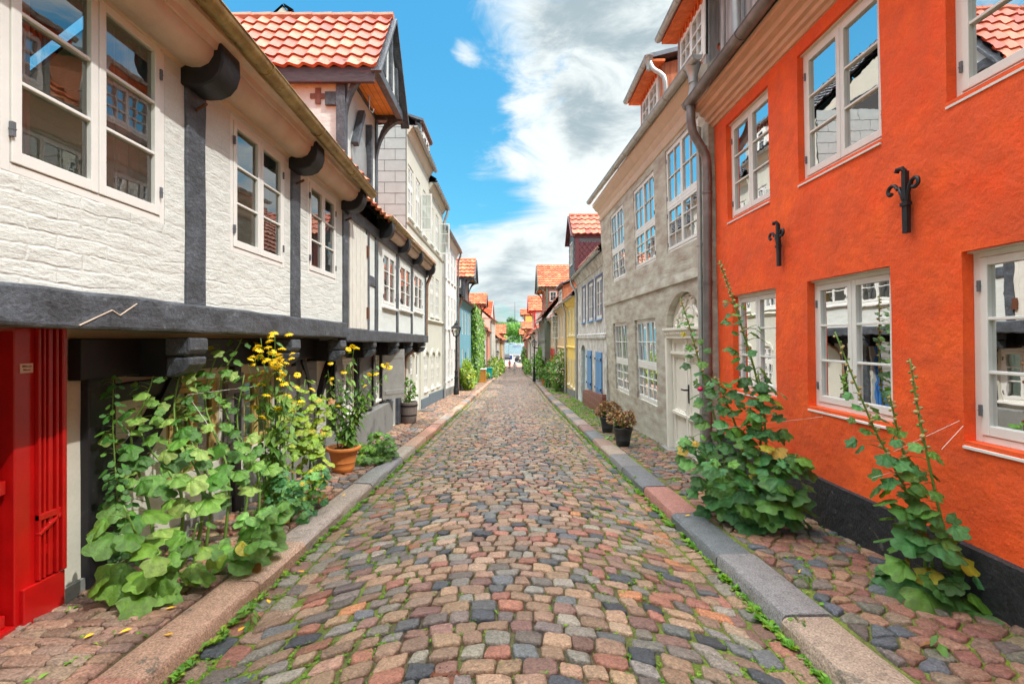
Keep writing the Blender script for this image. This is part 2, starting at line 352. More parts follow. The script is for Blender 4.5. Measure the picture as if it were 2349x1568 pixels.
class House:
    def __init__(h, name, label, fac, zb, ze, wall, depth=7., amp=.0, group=None, cell=.6, thick=.2):
        h.f = fac; h.zb = zb; h.ze = ze; h.mat = wall; h.holes = []; h.arch = []; h.depth = depth; h.amp = amp; h.cell = cell; h.th = thick
        y = (fac.y0 + fac.y1) / 2
        h.e = thing(name, label, 'house', (fac.side * (fac.X(y, 0) + depth / 2), y, g(y)), group)
    def mb(h): return MB(h.f)
    def part(h, name, mb, m, **k): return build(name, mb, mt[m] if isinstance(m, str) else m, h.e, **k)
    def wall(h, reveal=None):
        f = h.f; mb = MB(f)
        def cuts(lo, hi, vals):
            vs = sorted(set([lo, hi] + [round(v, 4) for v in vals if lo < v < hi])); out = []
            for a, b in zip(vs, vs[1:]):
                n = max(1, int((b - a) / h.cell)); out += [a + (b - a) * i / n for i in range(n)]
            return out + [hi]
        S = cuts(f.y0, f.y1, [v for q in h.holes for v in q[:2]]); Z = cuts(h.zb, h.ze, [v for q in h.holes for v in q[2:]])
        idx = {}
        def vid(i, j):
            if (i, j) not in idx: idx[(i, j)] = mb.add((S[i], bulge(S[i], Z[j], h.amp) if h.amp else 0, Z[j]))
            return idx[(i, j)]
        for i in range(len(S) - 1):
            for j in range(len(Z) - 1):
                s, z = (S[i] + S[i+1]) / 2, (Z[j] + Z[j+1]) / 2
                if any(a < s < b and c < z < d for a, b, c, d in h.holes): continue
                mb.f.append([vid(i, j), vid(i+1, j), vid(i+1, j+1), vid(i, j+1)])
        bk = {}
        def bid(i, j):
            if (i, j) not in bk: bk[(i, j)] = mb.add((S[i], -h.th, Z[j]))
            return bk[(i, j)]
        near = lambda L_, v: min(range(len(L_)), key=lambda k: abs(L_[k] - v))
        for a, b, c, d in h.holes:
            i0, i1, j0, j1 = near(S, a), near(S, b), near(Z, c), near(Z, d)
            for j in (j0, j1):
                for i in range(i0, i1): mb.f.append([vid(i, j), vid(i+1, j), bid(i+1, j), bid(i, j)])
            for i in (i0, i1):
                for j in range(j0, j1): mb.f.append([vid(i, j), vid(i, j+1), bid(i, j+1), bid(i, j)])
        h.part('wall', mb, h.mat, smooth=True, sharp=40)
        rv = MB(f)
        for a, b, c, d, zs in h.arch:       # filled corners above a round arch springing at zs
            n = 12; m = (a + b) / 2
            arc = [(m - (b-a)/2 * cos(pi*k/n), zs + (d - zs) * sin(pi*k/n)) for k in range(n+1)]
            for k in range(n):
                p, q = arc[k], arc[k+1]; rv.face((p[0], 0, p[1]), (q[0], 0, q[1]), (q[0], 0, d), (p[0], 0, d))
                rv.face((p[0], 0, p[1]), (q[0], 0, q[1]), (q[0], -h.th, q[1]), (p[0], -h.th, p[1]))
        if rv.f: h.part('arch_head', rv, reveal or h.mat)
    def shell(h, roofm='tile', pitch=42, eave_o=.3, res=(4, 1), gable=True, zr=None, sidemat=None, tw=.26, inset=.012, lift=.05, y0=None, y1=None):
        f = h.f; y0 = (f.y0 if y0 is None else y0) + inset; y1 = (f.y1 if y1 is None else y1) - inset; sd = f.side
        ze0, ze1 = h.ze + f.zs * (f.y0 - f.sr), h.ze + f.zs * (f.y1 - f.sr)
        for k, (y, ze) in enumerate(((y0, ze0), (y1, ze1))):
            xa = f.X(y, h.zb); xt = f.X(y, h.ze); d = h.depth; zr_ = ze + .06 + math.tan(radians(pitch)) * (d / 2 + eave_o)
            mb = MB(); pts = [(sd*xa, y, h.zb), (sd*xt, y, ze)] + ([(sd*(xt+d/2), y, zr_ - .08)] if gable else []) + [(sd*(xt+d), y, ze), (sd*(xa+d), y, h.zb)]
            mb.poly(pts); h.part('side_wall', mb, sidemat or h.mat)
        mb = MB(); mb.poly([(sd*(f.X(y, z)+h.depth), y, z) for y, z in ((y0, h.zb), (y1, h.zb), (y1, ze1), (y0, ze0))]); h.part('back_wall', mb, sidemat or h.mat)
        mb = MB(); x = -.03
        mb.poly([(sd*(f.X(y, 2)+3.2), y, z) for y, z in ((y0, h.zb), (y1, h.zb), (y1, ze1), (y0, ze0))]); h.part('inner_wall', mb, 'room')
        tp = math.tan(radians(pitch))
        e0 = V((sd*(f.X(y0, h.ze) - eave_o), y0 - .02, ze0 + lift)); e1 = V((sd*(f.X(y1, h.ze) - eave_o), y1 + .02, ze1 + lift))
        b = V((sd*(h.depth/2 + eave_o), 0, tp*(h.depth/2 + eave_o)))
        pantiles('roof', e0, e1 - e0, b, h.e, roofm, res=res, tw=tw)
        mb = MB(); r0, r1 = e0 + b, e1 + b; q = V((sd*(h.depth/2 + .3), 0, -tp*(h.depth/2 + .3))); mb.face(r0, r1, r1+q, r0+q)
        u = V((0, 0, -.06)); mb.face(e0+u, e1+u, r1+u, r0+u); h.part('roof_underside', mb, 'black_timber')
def pantiles(name, o, a, b, parent, m, tw=.24, tc=.33, res=(8, 2), lift=None, thing_=None):
    La, Lb = a.length, b.length; nu = max(1, round(La / tw)); nv = max(1, round(Lb / tc)); ua, ub = a / La, b / Lb
    lift = (.038 if res[0] > 7 else .06) if lift is None else lift; n = ua.cross(ub); n = n if n.z > 0 else -n; mb = MB(); mb.uv = []; k = res[0]; N = nu * k
    def prof(t): return .034 * (.5 + .5 * cos(2*pi*t)) ** 1.6 - .012 * sin(2*pi*t)
    for j in range(nv):
        rows = []
        for i_, (vv, hh) in enumerate(((0, -.012), (0, lift), (.5, lift*.55), (1.04, lift*.05)) if res[1] > 1 else ((0, 0), (0, lift), (1.0, .0))):
            row = []
            for i in range(N + 1):
                t = i / k; jt = .008 * (random.random() - .5) * 0
                p = o + ua * (La * i / N) + ub * ((j + vv) * Lb / nv) + n * (prof(t) + hh + jt)
                mb.add(p); mb.uv.append((min(t, nu - .01) + .001 - (.002 if i == N else 0), j + .5)); row.append(len(mb.v) - 1)
            rows.append(row)
        for r0, r1 in zip(rows, rows[1:]):
            for i in range(N): mb.f.append([r0[i], r0[i+1], r1[i+1], r1[i]])
    # per-face tile id: shift uv by vertices is enough because tiles change colour at the roll
    return build(name, mb, mt[m] if isinstance(m, str) else m, parent, smooth=True, sharp=50)
def leaf_frame(mb, s0, s1, z0, z1, rows, cols, o0, o1, st=.05, mu=.02):
    e = .0012
    mb.box((s0, o0, z0), (s0+st, o1, z1)); mb.box((s1-st, o0, z0), (s1, o1, z1))
    mb.box((s0+st, o0+e, z0), (s1-st, o1-e, z0+st*1.25)); mb.box((s0+st, o0+e, z1-st), (s1-st, o1-e, z1))
    a, b, c, d = s0+st, s1-st, z0+st*1.25, z1-st
    for i in range(1, rows):
        z = c + (d-c) * i / rows; mb.box((a, o0+.004, z-mu/2), (b, o1-.004, z+mu/2))
    for i in range(1, cols):
        s = a + (b-a) * i / cols; mb.box((s-mu/2, o0+.006, c), (s+mu/2, o1-.006, d))
    return a, b, c, d
def window(h, s0, s1, z0, z1, leaves=2, rows=3, cols=1, transom=None, o=-.05, m='white_paint', glass='glass', hinges=True, curtain=0, sill=False,
           hole=True, fr=.045, st=.05, mu=.02, label=None, blind=None, rows2=2, sillm=None, reveal_o=None):
    if s0 > s1: s0, s1 = s1, s0
    if z0 > z1: z0, z1 = z1, z0
    mb = h.mb(); t = .05
    mb.box((s0, o-t, z0), (s0+fr, o+.012, z1)); mb.box((s1-fr, o-t, z0), (s1, o+.012, z1))
    mb.box((s0+fr, o-t, z0), (s1-fr, o+.011, z0+fr)); mb.box((s0+fr, o-t, z1-fr), (s1-fr, o+.011, z1))
    zz = [(z0+fr, z1-fr, rows)]
    if transom:
        zt = z0 + (z1-z0) * transom; mb.box((s0+fr, o-t, zt-.03), (s1-fr, o+.02, zt+.03)); zz = [(z0+fr, zt-.03, rows), (zt+.03, z1-fr, rows2)]
    w = (s1 - s0 - 2*fr) / leaves; pn = h.mb()
    for i in range(leaves):
        for a, b, rw in zz:
            l = leaf_frame(mb, s0+fr+w*i+.003, s0+fr+w*(i+1)-.003, a+.003, b-.003, rw, cols, o-.03, o+.02, st, mu)
            pn.face((l[0], o-.008, l[2]), (l[1], o-.008, l[2]), (l[1], o-.008, l[3]), (l[0], o-.008, l[3]))
    wd = h.part('window', mb, m, bevel=.004 if hinges else 0, label=label)
    build('pane', pn, mt[glass], wd)
    if hinges:
        for a, b, rw in zz:
            for s in ((s0+fr-.004, s1-fr-.010) if leaves > 1 else (s0+fr-.004,)):
                for z in (a+.14*(b-a), b-.16*(b-a)):
                    mb = h.mb(); mb.box((s-.004, o+.014, z-.035), (s+.014, o+.032, z+.035)); mb.box((s-.006, o+.013, z-.003), (s+.016, o+.034, z+.003)); build('hinge', mb, mt['lead'], wd)
    if curtain:
        mb = h.mb(); n = 26
        for side in (0, 1) if curtain != 3 else (0,):
            a, b = (s0+.03, s0+(s1-s0)*(.30 if curtain == 1 else .5)) if side == 0 else (s1-.03, s1-(s1-s0)*(.30 if curtain == 1 else .5))
            if curtain == 3: a, b = s0+.03, s1-.03
            prev = None
            zt_ = z1-.03 if curtain != 3 else z0+(z1-z0)*.45
            for k in range(n+1):
                s = lerp(a, b, k/n); oo = o-.16+.022*sin(k*1.9)+.01*sin(k*.7)
                cur = (mb.add((s, oo, z0+.05)), mb.add((s, oo, zt_)))
                if prev: mb.f.append([prev[0], cur[0], cur[1], prev[1]])
                prev = cur
        build('curtain', mb, mt['curtain'], wd, smooth=True)
    if blind:
        mb = h.mb(); n = 22
        for k in range(n):
            z = lerp(z0+(z1-z0)*blind[0], z0+(z1-z0)*blind[1], k/n); dz = (z1-z0)*(blind[1]-blind[0])/n
            mb.face((s0+.06, o-.09, z), (s1-.06, o-.09, z), (s1-.06, o-.125, z+dz*.62), (s0+.06, o-.125, z+dz*.62))
        build('blind', mb, mt['curtain'], wd)
    if sill:
        mb = h.mb(); mb.box((s0-.05, o-.04, z0-.05), (s1+.05, .06, z0-.004)); build('sill', mb, mt[sillm or m], wd, bevel=.006)
    if hole: h.holes.append((s0, s1, z0, z1))
    return wd
def wpx(h, xa, yt, yb, xb, o=-.05, **k):     # a window by its measured far edge (xa; yt, yb) and near edge xb
    s0, z1 = h.f.at(xa, yt, o); _, z0 = h.f.at(xa, yb, o); s1, _ = h.f.at(xb, (yt+yb)/2, o)
    return window(h, s0, s1, z0, z1, o=o, **k)
def gutter(parent, p, q, r=.06, m='zinc', joints=.9, cap=True, name='gutter'):
    p, q = V(p), V(q); d = (q-p); L = d.length; d /= L; side = d.cross(V((0, 0, 1))).normalized(); up = V((0, 0, 1)); mb = MB(); n = 10
    def ring(c, rr, t=.006):
        o_ = [mb.add(c + side*cos(pi+pi*k/n)*rr + up*sin(pi+pi*k/n)*rr) for k in range(n+1)]
        i_ = [mb.add(c + side*cos(pi+pi*k/n)*(rr-t) + up*sin(pi+pi*k/n)*(rr-t)) for k in range(n, -1, -1)]
        return o_ + i_
    def span(a, b, rr, t):
        A, B = ring(a, rr, t), ring(b, rr, t); N = len(A)
        for k in range(N): mb.f.append([A[k], A[(k+1) % N], B[(k+1) % N], B[k]])
        mb.f.append(A[::-1]); mb.f.append(B)
    span(p, q, r, .006)
    x = .35
    while x < L:
        span(p + d*x, p + d*(x+.025), r+.007, .012); x += joints
    mb.tube([p + side*r + up*.004, q + side*r + up*.004], .008, 6); mb.tube([p - side*r + up*.004, q - side*r + up*.004], .008, 6)
    if cap:
        for e in (p, q): mb.prism([e + side*cos(pi+pi*k/n)*r + up*sin(pi+pi*k/n)*r for k in range(n+1)], d*.004)
    return build(name, mb, mt[m], parent, smooth=True, sharp=40)
def downpipe(parent, path, r=.045, m='zinc', hopper=None, collars=1.1, name='downpipe'):
    path = [V(p) for p in path]; pts = [path[0]]
    for a, b, c in zip(path, path[1:], path[2:]):       # rounded elbows
        l = min(.12, (b-a).length*.4, (c-b).length*.4); p, q = b+(a-b).normalized()*l, b+(c-b).normalized()*l
        pts += [p, (p+q)/2*.5+b*.5, q]
    pts.append(path[-1]); mb = MB(); mb.tube(pts, r, 12)
    for a, b in zip(path, path[1:]):
        L = (b-a).length; d = (b-a)/L; x = .25
        while x < L-.1:
            mb.tube([a+d*x, a+d*(x+.035)], r+.008, 12); x += collars
    if hopper:
        c = V(path[0]); mb.lathe([(r, -.20), (r*1.1, -.12), (hopper, .02), (hopper*1.1, .03), (hopper*1.1, .05)], 12, c)
    return build(name, mb, mt[m], parent, smooth=True, sharp=50)
def hoist(parent, sd, ya, yb, xf, over, ze, zr, xb, zbot, wall, timber, tile, res=(8, 2), oy=.12, infill=None, brk=True, soffit='orange_boards', tw=.24, tri=True, door=None, name='hoist_gable'):
    """tall gabled loft dormer over the street: side walls, front wall, projecting tiled roof on brackets"""
    ym = (ya+yb)/2; mb = MB(); pr = lambda x, y, z: V((sd*x, y, z))
    for y in (ya, yb): mb.poly([pr(xf, y, zbot), pr(xb, y, zbot), pr(xb, y, ze), pr(xf, y, ze)])
    mb.poly([pr(xf, ya, zbot), pr(xf, yb, zbot), pr(xf, yb, ze), pr(xf, ym, zr-.05), pr(xf, ya, ze)])
    gb = build(name, mb, mt[wall], parent)
    x0 = xf-over; sl = (zr-ze)/(ym-ya)
    for k, (y, s) in enumerate(((ya-oy, 1), (yb+oy, -1))):
        pantiles('gable_roof', pr(x0, y, ze-oy*sl+.05), pr(xb, 0, 0)-pr(x0, 0, 0), V((0, s*(ym-ya+oy), (ym-ya+oy)*sl)), gb, tile, res=res, tw=tw)
    mb = MB(); n = int((xb-x0)/.38)+1
    for i in range(n):      # ridge tiles
        a, b = x0+(xb-x0)*i/n, x0+(xb-x0)*(i+1)/n
        mb.tube([pr(a, ym, zr+.055), pr(b+.02, ym, zr+.055)], [.085, .075], 8)
    build('ridge', mb, mt[tile], gb, smooth=True, sharp=40)
    if tri:
        mb = MB(); mb.prism([pr(x0+.08, ya, ze), pr(x0+.08, yb, ze), pr(x0+.08, ym, zr-.03)], pr(.05, 0, 0)); build('gable_infill', mb, mt[infill or wall], gb)
        mb = MB(); mb.box(*[pr(x0+.1, ya+.02, ze-.07), pr(xf-.01, yb-.02, ze-.03)]); build('soffit', mb, mt[soffit], gb)
    mb = MB(); t = .13
    for y, s in ((ya-oy, 1), (yb+oy, -1)):
        mb.beam(pr(x0+.02, y, ze-oy*sl-.03), pr(x0+.02, ym, zr-.0), .05, .17, V((1, 0, 0)))
        mb.box(pr(x0+.05, y+s*oy-.07, ze-.17), pr(xb, y+s*oy+.07, ze-.005))
    if tri:
        mb.box(pr(x0+.03, ya, ze-.16), pr(x0+.15, yb, ze+.0)); mb.beam(pr(x0+.05, ym, ze), pr(x0+.05, ym, zr-.05), .1, .06, V((1, 0, 0)))
        for q in (-.5, .5): mb.beam(pr(x0+.05, ym+q*(ym-ya), ze), pr(x0+.05, ym+q*(ym-ya)*.9, ze+(zr-ze)*.48), .08, .06, V((1, 0, 0)))
    for y in (ya, yb):
        mb.box(pr(xf-.03, y-.07, zbot), pr(xf+.12, y+.07, ze-.17))
        mb.box(pr(xf-.02, ya, ze-.15), pr(xf+.1, yb, ze-.02)) if y == ya else None
    build('timber_frame', mb, mt[timber], gb, bevel=.006 if res[0] > 6 else 0)
    if brk:
        for y in (ya, yb):
            mb = MB(); n = 8; L = over-.05; H_ = min(1.0, over*1.5)
            arc = [(xf-.02-L*(1-cos(pi/2*k/n)), ze-.18-H_*(1-sin(pi/2*k/n))) for k in range(n+1)]
            arc2 = [(x_ + .0, z_ + .16) for x_, z_ in arc]
            pts = [pr(x_, y-.055, z_) for x_, z_ in arc] + [pr(arc[-1][0], y-.055, ze-.17)] + [pr(xf-.02, y-.055, ze-.17-.25)] + [pr(xf-.02, y-.055, arc[0][1]+.05)]
            top = [(a[0], min(a[1]+.17, ze-.17)) for a in arc]
            for i in range(n):
                a, b, c, d = arc[i], arc[i+1], top[i+1], top[i]
                mb.prism([pr(a[0], y-.055, a[1]), pr(b[0], y-.055, b[1]), pr(c[0], y-.055, c[1]), pr(d[0], y-.055, d[1])], (0, .11, 0))
            build('bracket', mb, mt[timber], gb)
    if door:
        mb = MB(); y0, y1, z0, z1 = door[:4]
        n = 10; pts = [pr(xf-.035, y0, z0)] + [pr(xf-.035, (y0+y1)/2-(y1-y0)/2*cos(pi*k/n), z1-(y1-y0)/2+(y1-y0)/2*sin(pi*k/n)) for k in range(n+1)] + [pr(xf-.035, y1, z0)]
        mb.prism(pts, pr(.03, 0, 0)); build('loft_door', mb, mt[door[4]], gb)
    return gb
def dormer(parent, sd, ya, yb, xf, ze, zt, xb, mats, over=.3, win=None, name='dormer', gut=True, res=True):
    """flat-fronted dormer, eaves to the street"""
    wall, side, trim = mats; pr = lambda x, y, z: V((sd*x, y, z)); mb = MB()
    d = build(name, MB(), mt[wall], parent) if False else None
    mb.poly([pr(xf, ya, ze), pr(xf, yb, ze), pr(xf, yb, zt), pr(xf, ya, zt)])
    d = build(name, mb, mt[wall], parent)
    for y in (ya, yb): mb = MB(); mb.prism([pr(xf, y, ze), pr(xb, y, ze), pr(xb, y, zt+.9), pr(xf, y, zt)], (0, .02 if y == ya else -.02, 0)); build('dormer_cheek', mb, mt[side], d)
    for y in (ya-.02, yb-.10): mb = MB(); mb.box(pr(xf-.03, y, ze), pr(xf+.02, y+.12, zt)); build('corner_board', mb, mt[side], d)
    mb = MB(); xo = xf-over
    mb.prism([pr(xo, ya-.15, zt+.02), pr(xb, ya-.15, zt+.9), pr(xb, ya-.15, zt+.97), pr(xo, ya-.15, zt+.10)], (0, yb-ya+.3, 0)); build('dormer_roof', mb, mt['lead'], d)
    mb = MB(); mb.box(pr(xo+.02, ya-.13, zt-.03), pr(xf-.005, yb+.13, zt+.015))
    n = int((yb-ya)/.14)
    for i in range(n): y = ya+.05+(yb-ya-.1)*i/n; mb.box(pr(xf-.06, y, zt-.16), pr(xf-.002, y+.05, zt-.03))
    build('soffit', mb, mt[trim], d)
    if gut: gutter(d, pr(xo-.03, ya-.16, zt+.06), pr(xo-.03, yb+.16, zt+.06), .055, 'zinc')
    if win:
        s0, s1, z0, z1, lv, rw, cl = win; mb = MB(); pn = MB(); w = (s1-s0)/lv
        fn = lambda p: pr(xf-p[1], p[0], p[2]); mb.fn = fn; pn.fn = fn
        mb.box((s0-.05, .003, z0-.05), (s0, .05, z1+.05)); mb.box((s1, .003, z0-.05), (s1+.05, .05, z1+.05)); mb.box((s0, .003, z0-.05), (s1, .05, z0)); mb.box((s0, .003, z1), (s1, .05, z1+.05))
        for i in range(lv):
            l = leaf_frame(mb, s0+w*i, s0+w*(i+1), z0, z1, rw, cl, .004, .06, .045, .022); pn.face((l[0], .02, l[2]), (l[1], .02, l[2]), (l[1], .02, l[3]), (l[0], .02, l[3]))
        wd = build('window', mb, mt['white_paint'], d); build('pane', pn, mt['glass_far'], wd)
    return d
def panel_door(h, s0, s1, z0, z1, m, o=-.08, leaves=1, light=.0, name='door', handle=True):
    mb = h.mb(); w = (s1-s0-.12)/leaves; e = .0015
    for a, b in ((s0, s0+.06), (s1-.06, s1)): mb.box((a, o-.06, z0), (b, o+.03, z1))
    mb.box((s0+.06, o-.06, z1-.06), (s1-.06, o+.03-e, z1)); pn = h.mb()
    for i in range(leaves):
        a = s0+.06+w*i+.004; b = a+w-.008; zs = [z0, z0+(z1-z0)*.38, z1-.07] if not light else [z0, z0+(z1-z0)*.3, z0+(z1-z0)*.58, z1-.07]
        mb.box((a, o-.04, z0), (b, o-.015, z1-.07))
        mb.box((a, o-.014, z0), (a+.08, o+.01, z1-.07)); mb.box((b-.08, o-.014, z0), (b, o+.01, z1-.07))
        for k, z in enumerate(zs):
            zz = (z, z+.12) if k == 0 else ((z-.05, z+.05) if k < len(zs)-1 else (z-.09, z)); mb.box((a+.08, o-.014, zz[0]), (b-.08, o+.01-e, zz[1]))
        for za, zb in zip(zs, zs[1:]):
            if light and zb == zs[-1]: pn.face((a+.08, o-.008, za), (b-.08, o-.008, za), (b-.08, o-.008, zb), (a+.08, o-.008, zb))
            else: mb.box((a+.13, o-.014, za+.17), (b-.13, o+.002, zb-.14))
    d = h.part(name, mb, m, bevel=.004)
    if pn.f: build('pane', pn, mt['glass_far'], d)
    if handle:
        mb = h.mb(); c = (s0+s1)/2 if leaves > 1 else s0+.13; zc = z0+1.0
        mb.box((c-.018, o+.011, zc-.12), (c+.018, o+.02, zc+.12)); mb.box((c-.01, o+.02, zc+.02), (c+.01, o+.06, zc+.04)); mb.box((c-.01, o+.05, zc+.02), (c+.10, o+.065, zc+.04)); build('door_handle', mb, mt['iron'], d)
    h.holes.append((s0, s1, z0, z1)); return d
# ================================================================ left side of the street
def profile_strip(h, prof, s0, s1, m, name, step=.3, wob=.006, **k):
    mb = h.mb(); n = max(1, int((s1-s0)/step)); rows = []
    for i in range(n+1):
        s = lerp(s0, s1, i/n); w = wob * noise.noise(V((s*1.7, 0, 5))); w2 = wob * noise.noise(V((s*2.9, 4, 5)))
        rows.append([mb.add((s, o + w, z + w2)) for o, z in prof])
    for A, B in zip(rows, rows[1:]):
        for j in range(len(prof)-1): mb.f.append([A[j], A[j+1], B[j+1], B[j]])
    mb.f.append(rows[0]); mb.f.append(rows[-1][::-1])
    return h.part(name, mb, m, smooth=True, sharp=35, **k)
def beam_part(h, name, s0, s1, o0, o1, z0, z1, m='dark_timber', wob=.008, bevel=.012):
    """hand-hewn timber: box cut into lengths with slightly wandering faces"""
    mb = h.mb(); vert = (z1-z0) > (s1-s0); n = max(2, int(max(z1-z0, s1-s0)/.22)); rows = []
    for i in range(n+1):
        t = i/n; r = []
        for k, (a, b) in enumerate(((0, 0), (1, 0), (1, 1), (0, 1))):
            j = wob * noise.noise(V((s0*3+t*5+k*11, z0*7+k*3.3, t*n*.7)))
            if vert: r.append(mb.add((lerp(s0, s1, a)+j, lerp(o0, o1, b)+j*.5, lerp(z0, z1, t))))
            else: r.append(mb.add((lerp(s0, s1, t), lerp(o0, o1, b)+j*.5, lerp(z0, z1, a)+j)))
        rows.append(r)
    for A, B in zip(rows, rows[1:]):
        for k in range(4): mb.f.append([A[k], A[(k+1) % 4], B[(k+1) % 4], B[k]])
    mb.f.append(rows[0][::-1]); mb.f.append(rows[-1]); return h.part(name, mb, m, bevel=bevel)
COVE = [(-.02, 3.56), (.03, 3.59), (.08, 3.575), (.14, 3.575), (.20, 3.605), (.235, 3.66), (.24, 3.70), (.262, 3.70), (.275, 3.745), (.30, 3.765), (.335, 3.77), (.345, 3.83), (.30, 3.88), (-.02, 3.9)]
def beam_end(h, s0, s1, m='black_timber', k=1.):
    mb = h.mb(); pr = [(-.02, 3.46), (.07, 3.445), (.16, 3.45), (.23, 3.48), (.28, 3.54), (.305, 3.62), (.30, 3.74), (.26, 3.79), (-.02, 3.80)]
    mb.prism([(s0, o*k, z) for o, z in pr], (s1-s0, 0, 0)); h.part('beam_end', mb, m, bevel=.012, smooth=True, sharp=50)
def corbel(h, s, w=.22, dz=0.):
    mb = h.mb(); mb.prism([(s-w/2, -.16, 1.62+dz), (s-w/2, .03, 1.62+dz), (s-w/2, .035, 1.53+dz), (s-w/2, .01, 1.49+dz), (s-w/2, -.16, 1.49+dz)], (w, 0, 0))
    pr = [(-.16, 1.475), (.03, 1.475), (.02, 1.42), (-.03, 1.36), (-.10, 1.33), (-.16, 1.325)]
    mb.prism([(s-w/2+.01, o, z+dz) for o, z in pr], (w-.02, 0, 0)); h.part('jetty_corbel', mb, 'dark_timber', bevel=.015); mb = h.mb(); mb.box((s-w/2+.015, -.5, 1.33+dz), (s+w/2-.015, -.162, 1.61+dz)); h.part('joist', mb, 'black_timber')  # joist tails coloured black to stand in for the shadow under the jetty
def shutter(h, s0, s1, z0, z1, ang, m='shutter_grey', o=.02, hinge_far=False):
    """board shutter hinged on one edge and standing open by ang degrees from flat on the wall"""
    w = s1-s0; a = radians(ang); mb = MB(h.f)
    p = (lambda t, q: (s1-t*cos(a)*w-q*sin(a), o+t*sin(a)*w+q*cos(a))) if hinge_far else (lambda t, q: (s0+t*cos(a)*w-q*sin(a), o+t*sin(a)*w+q*cos(a)))
    def bx(t0, t1, q0, q1, za, zb):
        pts = [p(t0, q0), p(t1, q0), p(t1, q1), p(t0, q1)]; mb.prism([(x, y, za) for x, y in pts], (0, 0, zb-za))
    bx(0, 1, 0, .025, z0, z1); bx(.05, .95, .025, .036, z0+.1, z0+.2); bx(.05, .95, .025, .036, z1-.2, z1-.1)
    bx(.1, .16, .036, .05, z0+.12, z0+.18); return h.part('shutter', mb, m, bevel=.004)

# ---- near white half-timbered house, jettied over the pavement
h = House('half_timbered_house', 'near white limewashed half-timbered house with grey beams and a red carved door', Fac(-1, -3., 7.15, 2.4, 2.4, zs=-.0095), 1.7, 3.66, mt['limewash'], 6.5, .007, cell=.3)
H1 = h
wpx(h, 373, 105, 515, -5, o=-.012, curtain=1)
wpx(h, 525, 257, 575, 650, o=-.012, curtain=1)
wpx(h, 703.4, 404, 626.7, 769.5, o=-.012, curtain=1)
h.wall(); h.shell('tile', 38, .32, res=(8, 2), lift=.20)
for x0, x1, y in ((423, 468, 450), (666, 686, 560), (785, 795.5, 620)):
    a, b = h.f.at(x0, y)[0], h.f.at(x1, y)[0]; beam_part(h, 'post', a, b, -.03, .022, 1.86, 3.6); beam_end(h, a-.04, b-.03)
    mb = h.mb(); c = (a+b)/2; mb.tube([(c, .0, 3.33), (c-.05, .12, 3.36)], .013, 6); h.part('iron_peg', mb, 'rust')
beam_part(h, 'jetty_beam', -3, 7.155, -.1, .05, 1.655, 1.868, wob=.012, bevel=.02)
mb = h.mb(); q = [h.f.at(x, y, .055) for x, y in ((183, 746), (258, 711), (276, 723), (315, 696))]
for a, b in zip(q, q[1:]): mb.beam((a[0], .052, a[1]), (b[0], .052, b[1]), .004, .008, V((0, 1, 0)))
h.part('scarf_joint', mb, 'cornice_cream')
profile_strip(h, COVE, -3, 7.17, 'cove', 'eaves_cove', wob=.014)
h.part('cove_end', (lambda m_: (m_.poly([(7.172, o, z) for o, z in COVE]), m_)[1])(h.mb()), 'cove')
gutter(h.e, (-1.98, -3, 4.07), (-2.03, 7.25, 3.70), .072, 'gutter_gold', 1.12)
# ground floor, set back under the jetty
h.f = Fac(-1, -3., 7.15, 2.85, 2.85); h.holes = []; h.zb = -.7; h.ze = 1.72; h.mat = mt['cream']; h.amp = .004
window(h, 4.12, 4.86, .42, 1.22, m='ochre_paint', o=-.03, curtain=2); window(h, 5.25, 5.95, .42, 1.22, m='ochre_paint', o=-.03)
h.holes.append((2.0, 3.12, -.7, 1.66)); h.wall()
mb = h.mb(); mb.poly([(-3, 0, 1.70), (7.15, 0, 1.70), (7.15, .46, 1.70), (-3, .46, 1.70)]); h.part('jetty_soffit', mb, 'ochre_paint')
for s in (3.79, 5.5, 7.04):
    hh = h.f; h.f = H1f = Fac(-1, -3., 7.15, 2.4, 2.4, zs=-.0095); corbel(h, s); h.f = hh
beam_part(h, 'head_beam', 3.2, 7.15, .0, .10, 1.33, 1.60, 'black_timber')
for a, b in ((3.30, 3.52), (5.03, 5.16), (6.45, 6.60)): beam_part(h, 'ground_post', a, b, -.02, .06, -.3, 1.4, 'black_timber')
beam_part(h, 'ground_rail', 3.52, 4.05, -.01, .05, 1.15, 1.28, 'black_timber')
def curved_brace(h, s0, z0, s1, z1, sag, w, m='black_timber', o0=-.01, o1=.075, name='curved_brace'):
    mb = h.mb(); n = 10; up, lo = [], []
    for i in range(n+1):
        t = i/n; s = lerp(s0, s1, t); z = lerp(z0, z1, t) + sag*4*t*(1-t); up.append((s, z+w/2)); lo.append((s, z-w/2))
    for i in range(n): mb.prism([(lo[i][0], o0, lo[i][1]), (lo[i+1][0], o0, lo[i+1][1]), (up[i+1][0], o0, up[i+1][1]), (up[i][0], o0, up[i][1])], (0, o1-o0, 0))
    return h.part(name, mb, m)
curved_brace(h, 3.42, .55, 4.2, 1.34, -.12, .26); curved_brace(h, 7.1, .35, 6.62, 1.36, .12, .16)
mb = h.mb(); mb.box((5.2, -.1, -.8), (7.15, .06, .22)); h.part('plinth', mb, 'concrete'); mb = h.mb(); mb.box((3.12, -.1, -.8), (5.2, .03, .02)); h.part('plinth', mb, 'concrete')
shutter(h, 6.62, 7.1, .25, 1.28, 4, 'shutter_grey'); shutter(h, 4.9, 5.2, .38, 1.25, 3, 'shutter_grey'); shutter(h, 5.98, 6.42, .38, 1.25, 5, 'shutter_grey')
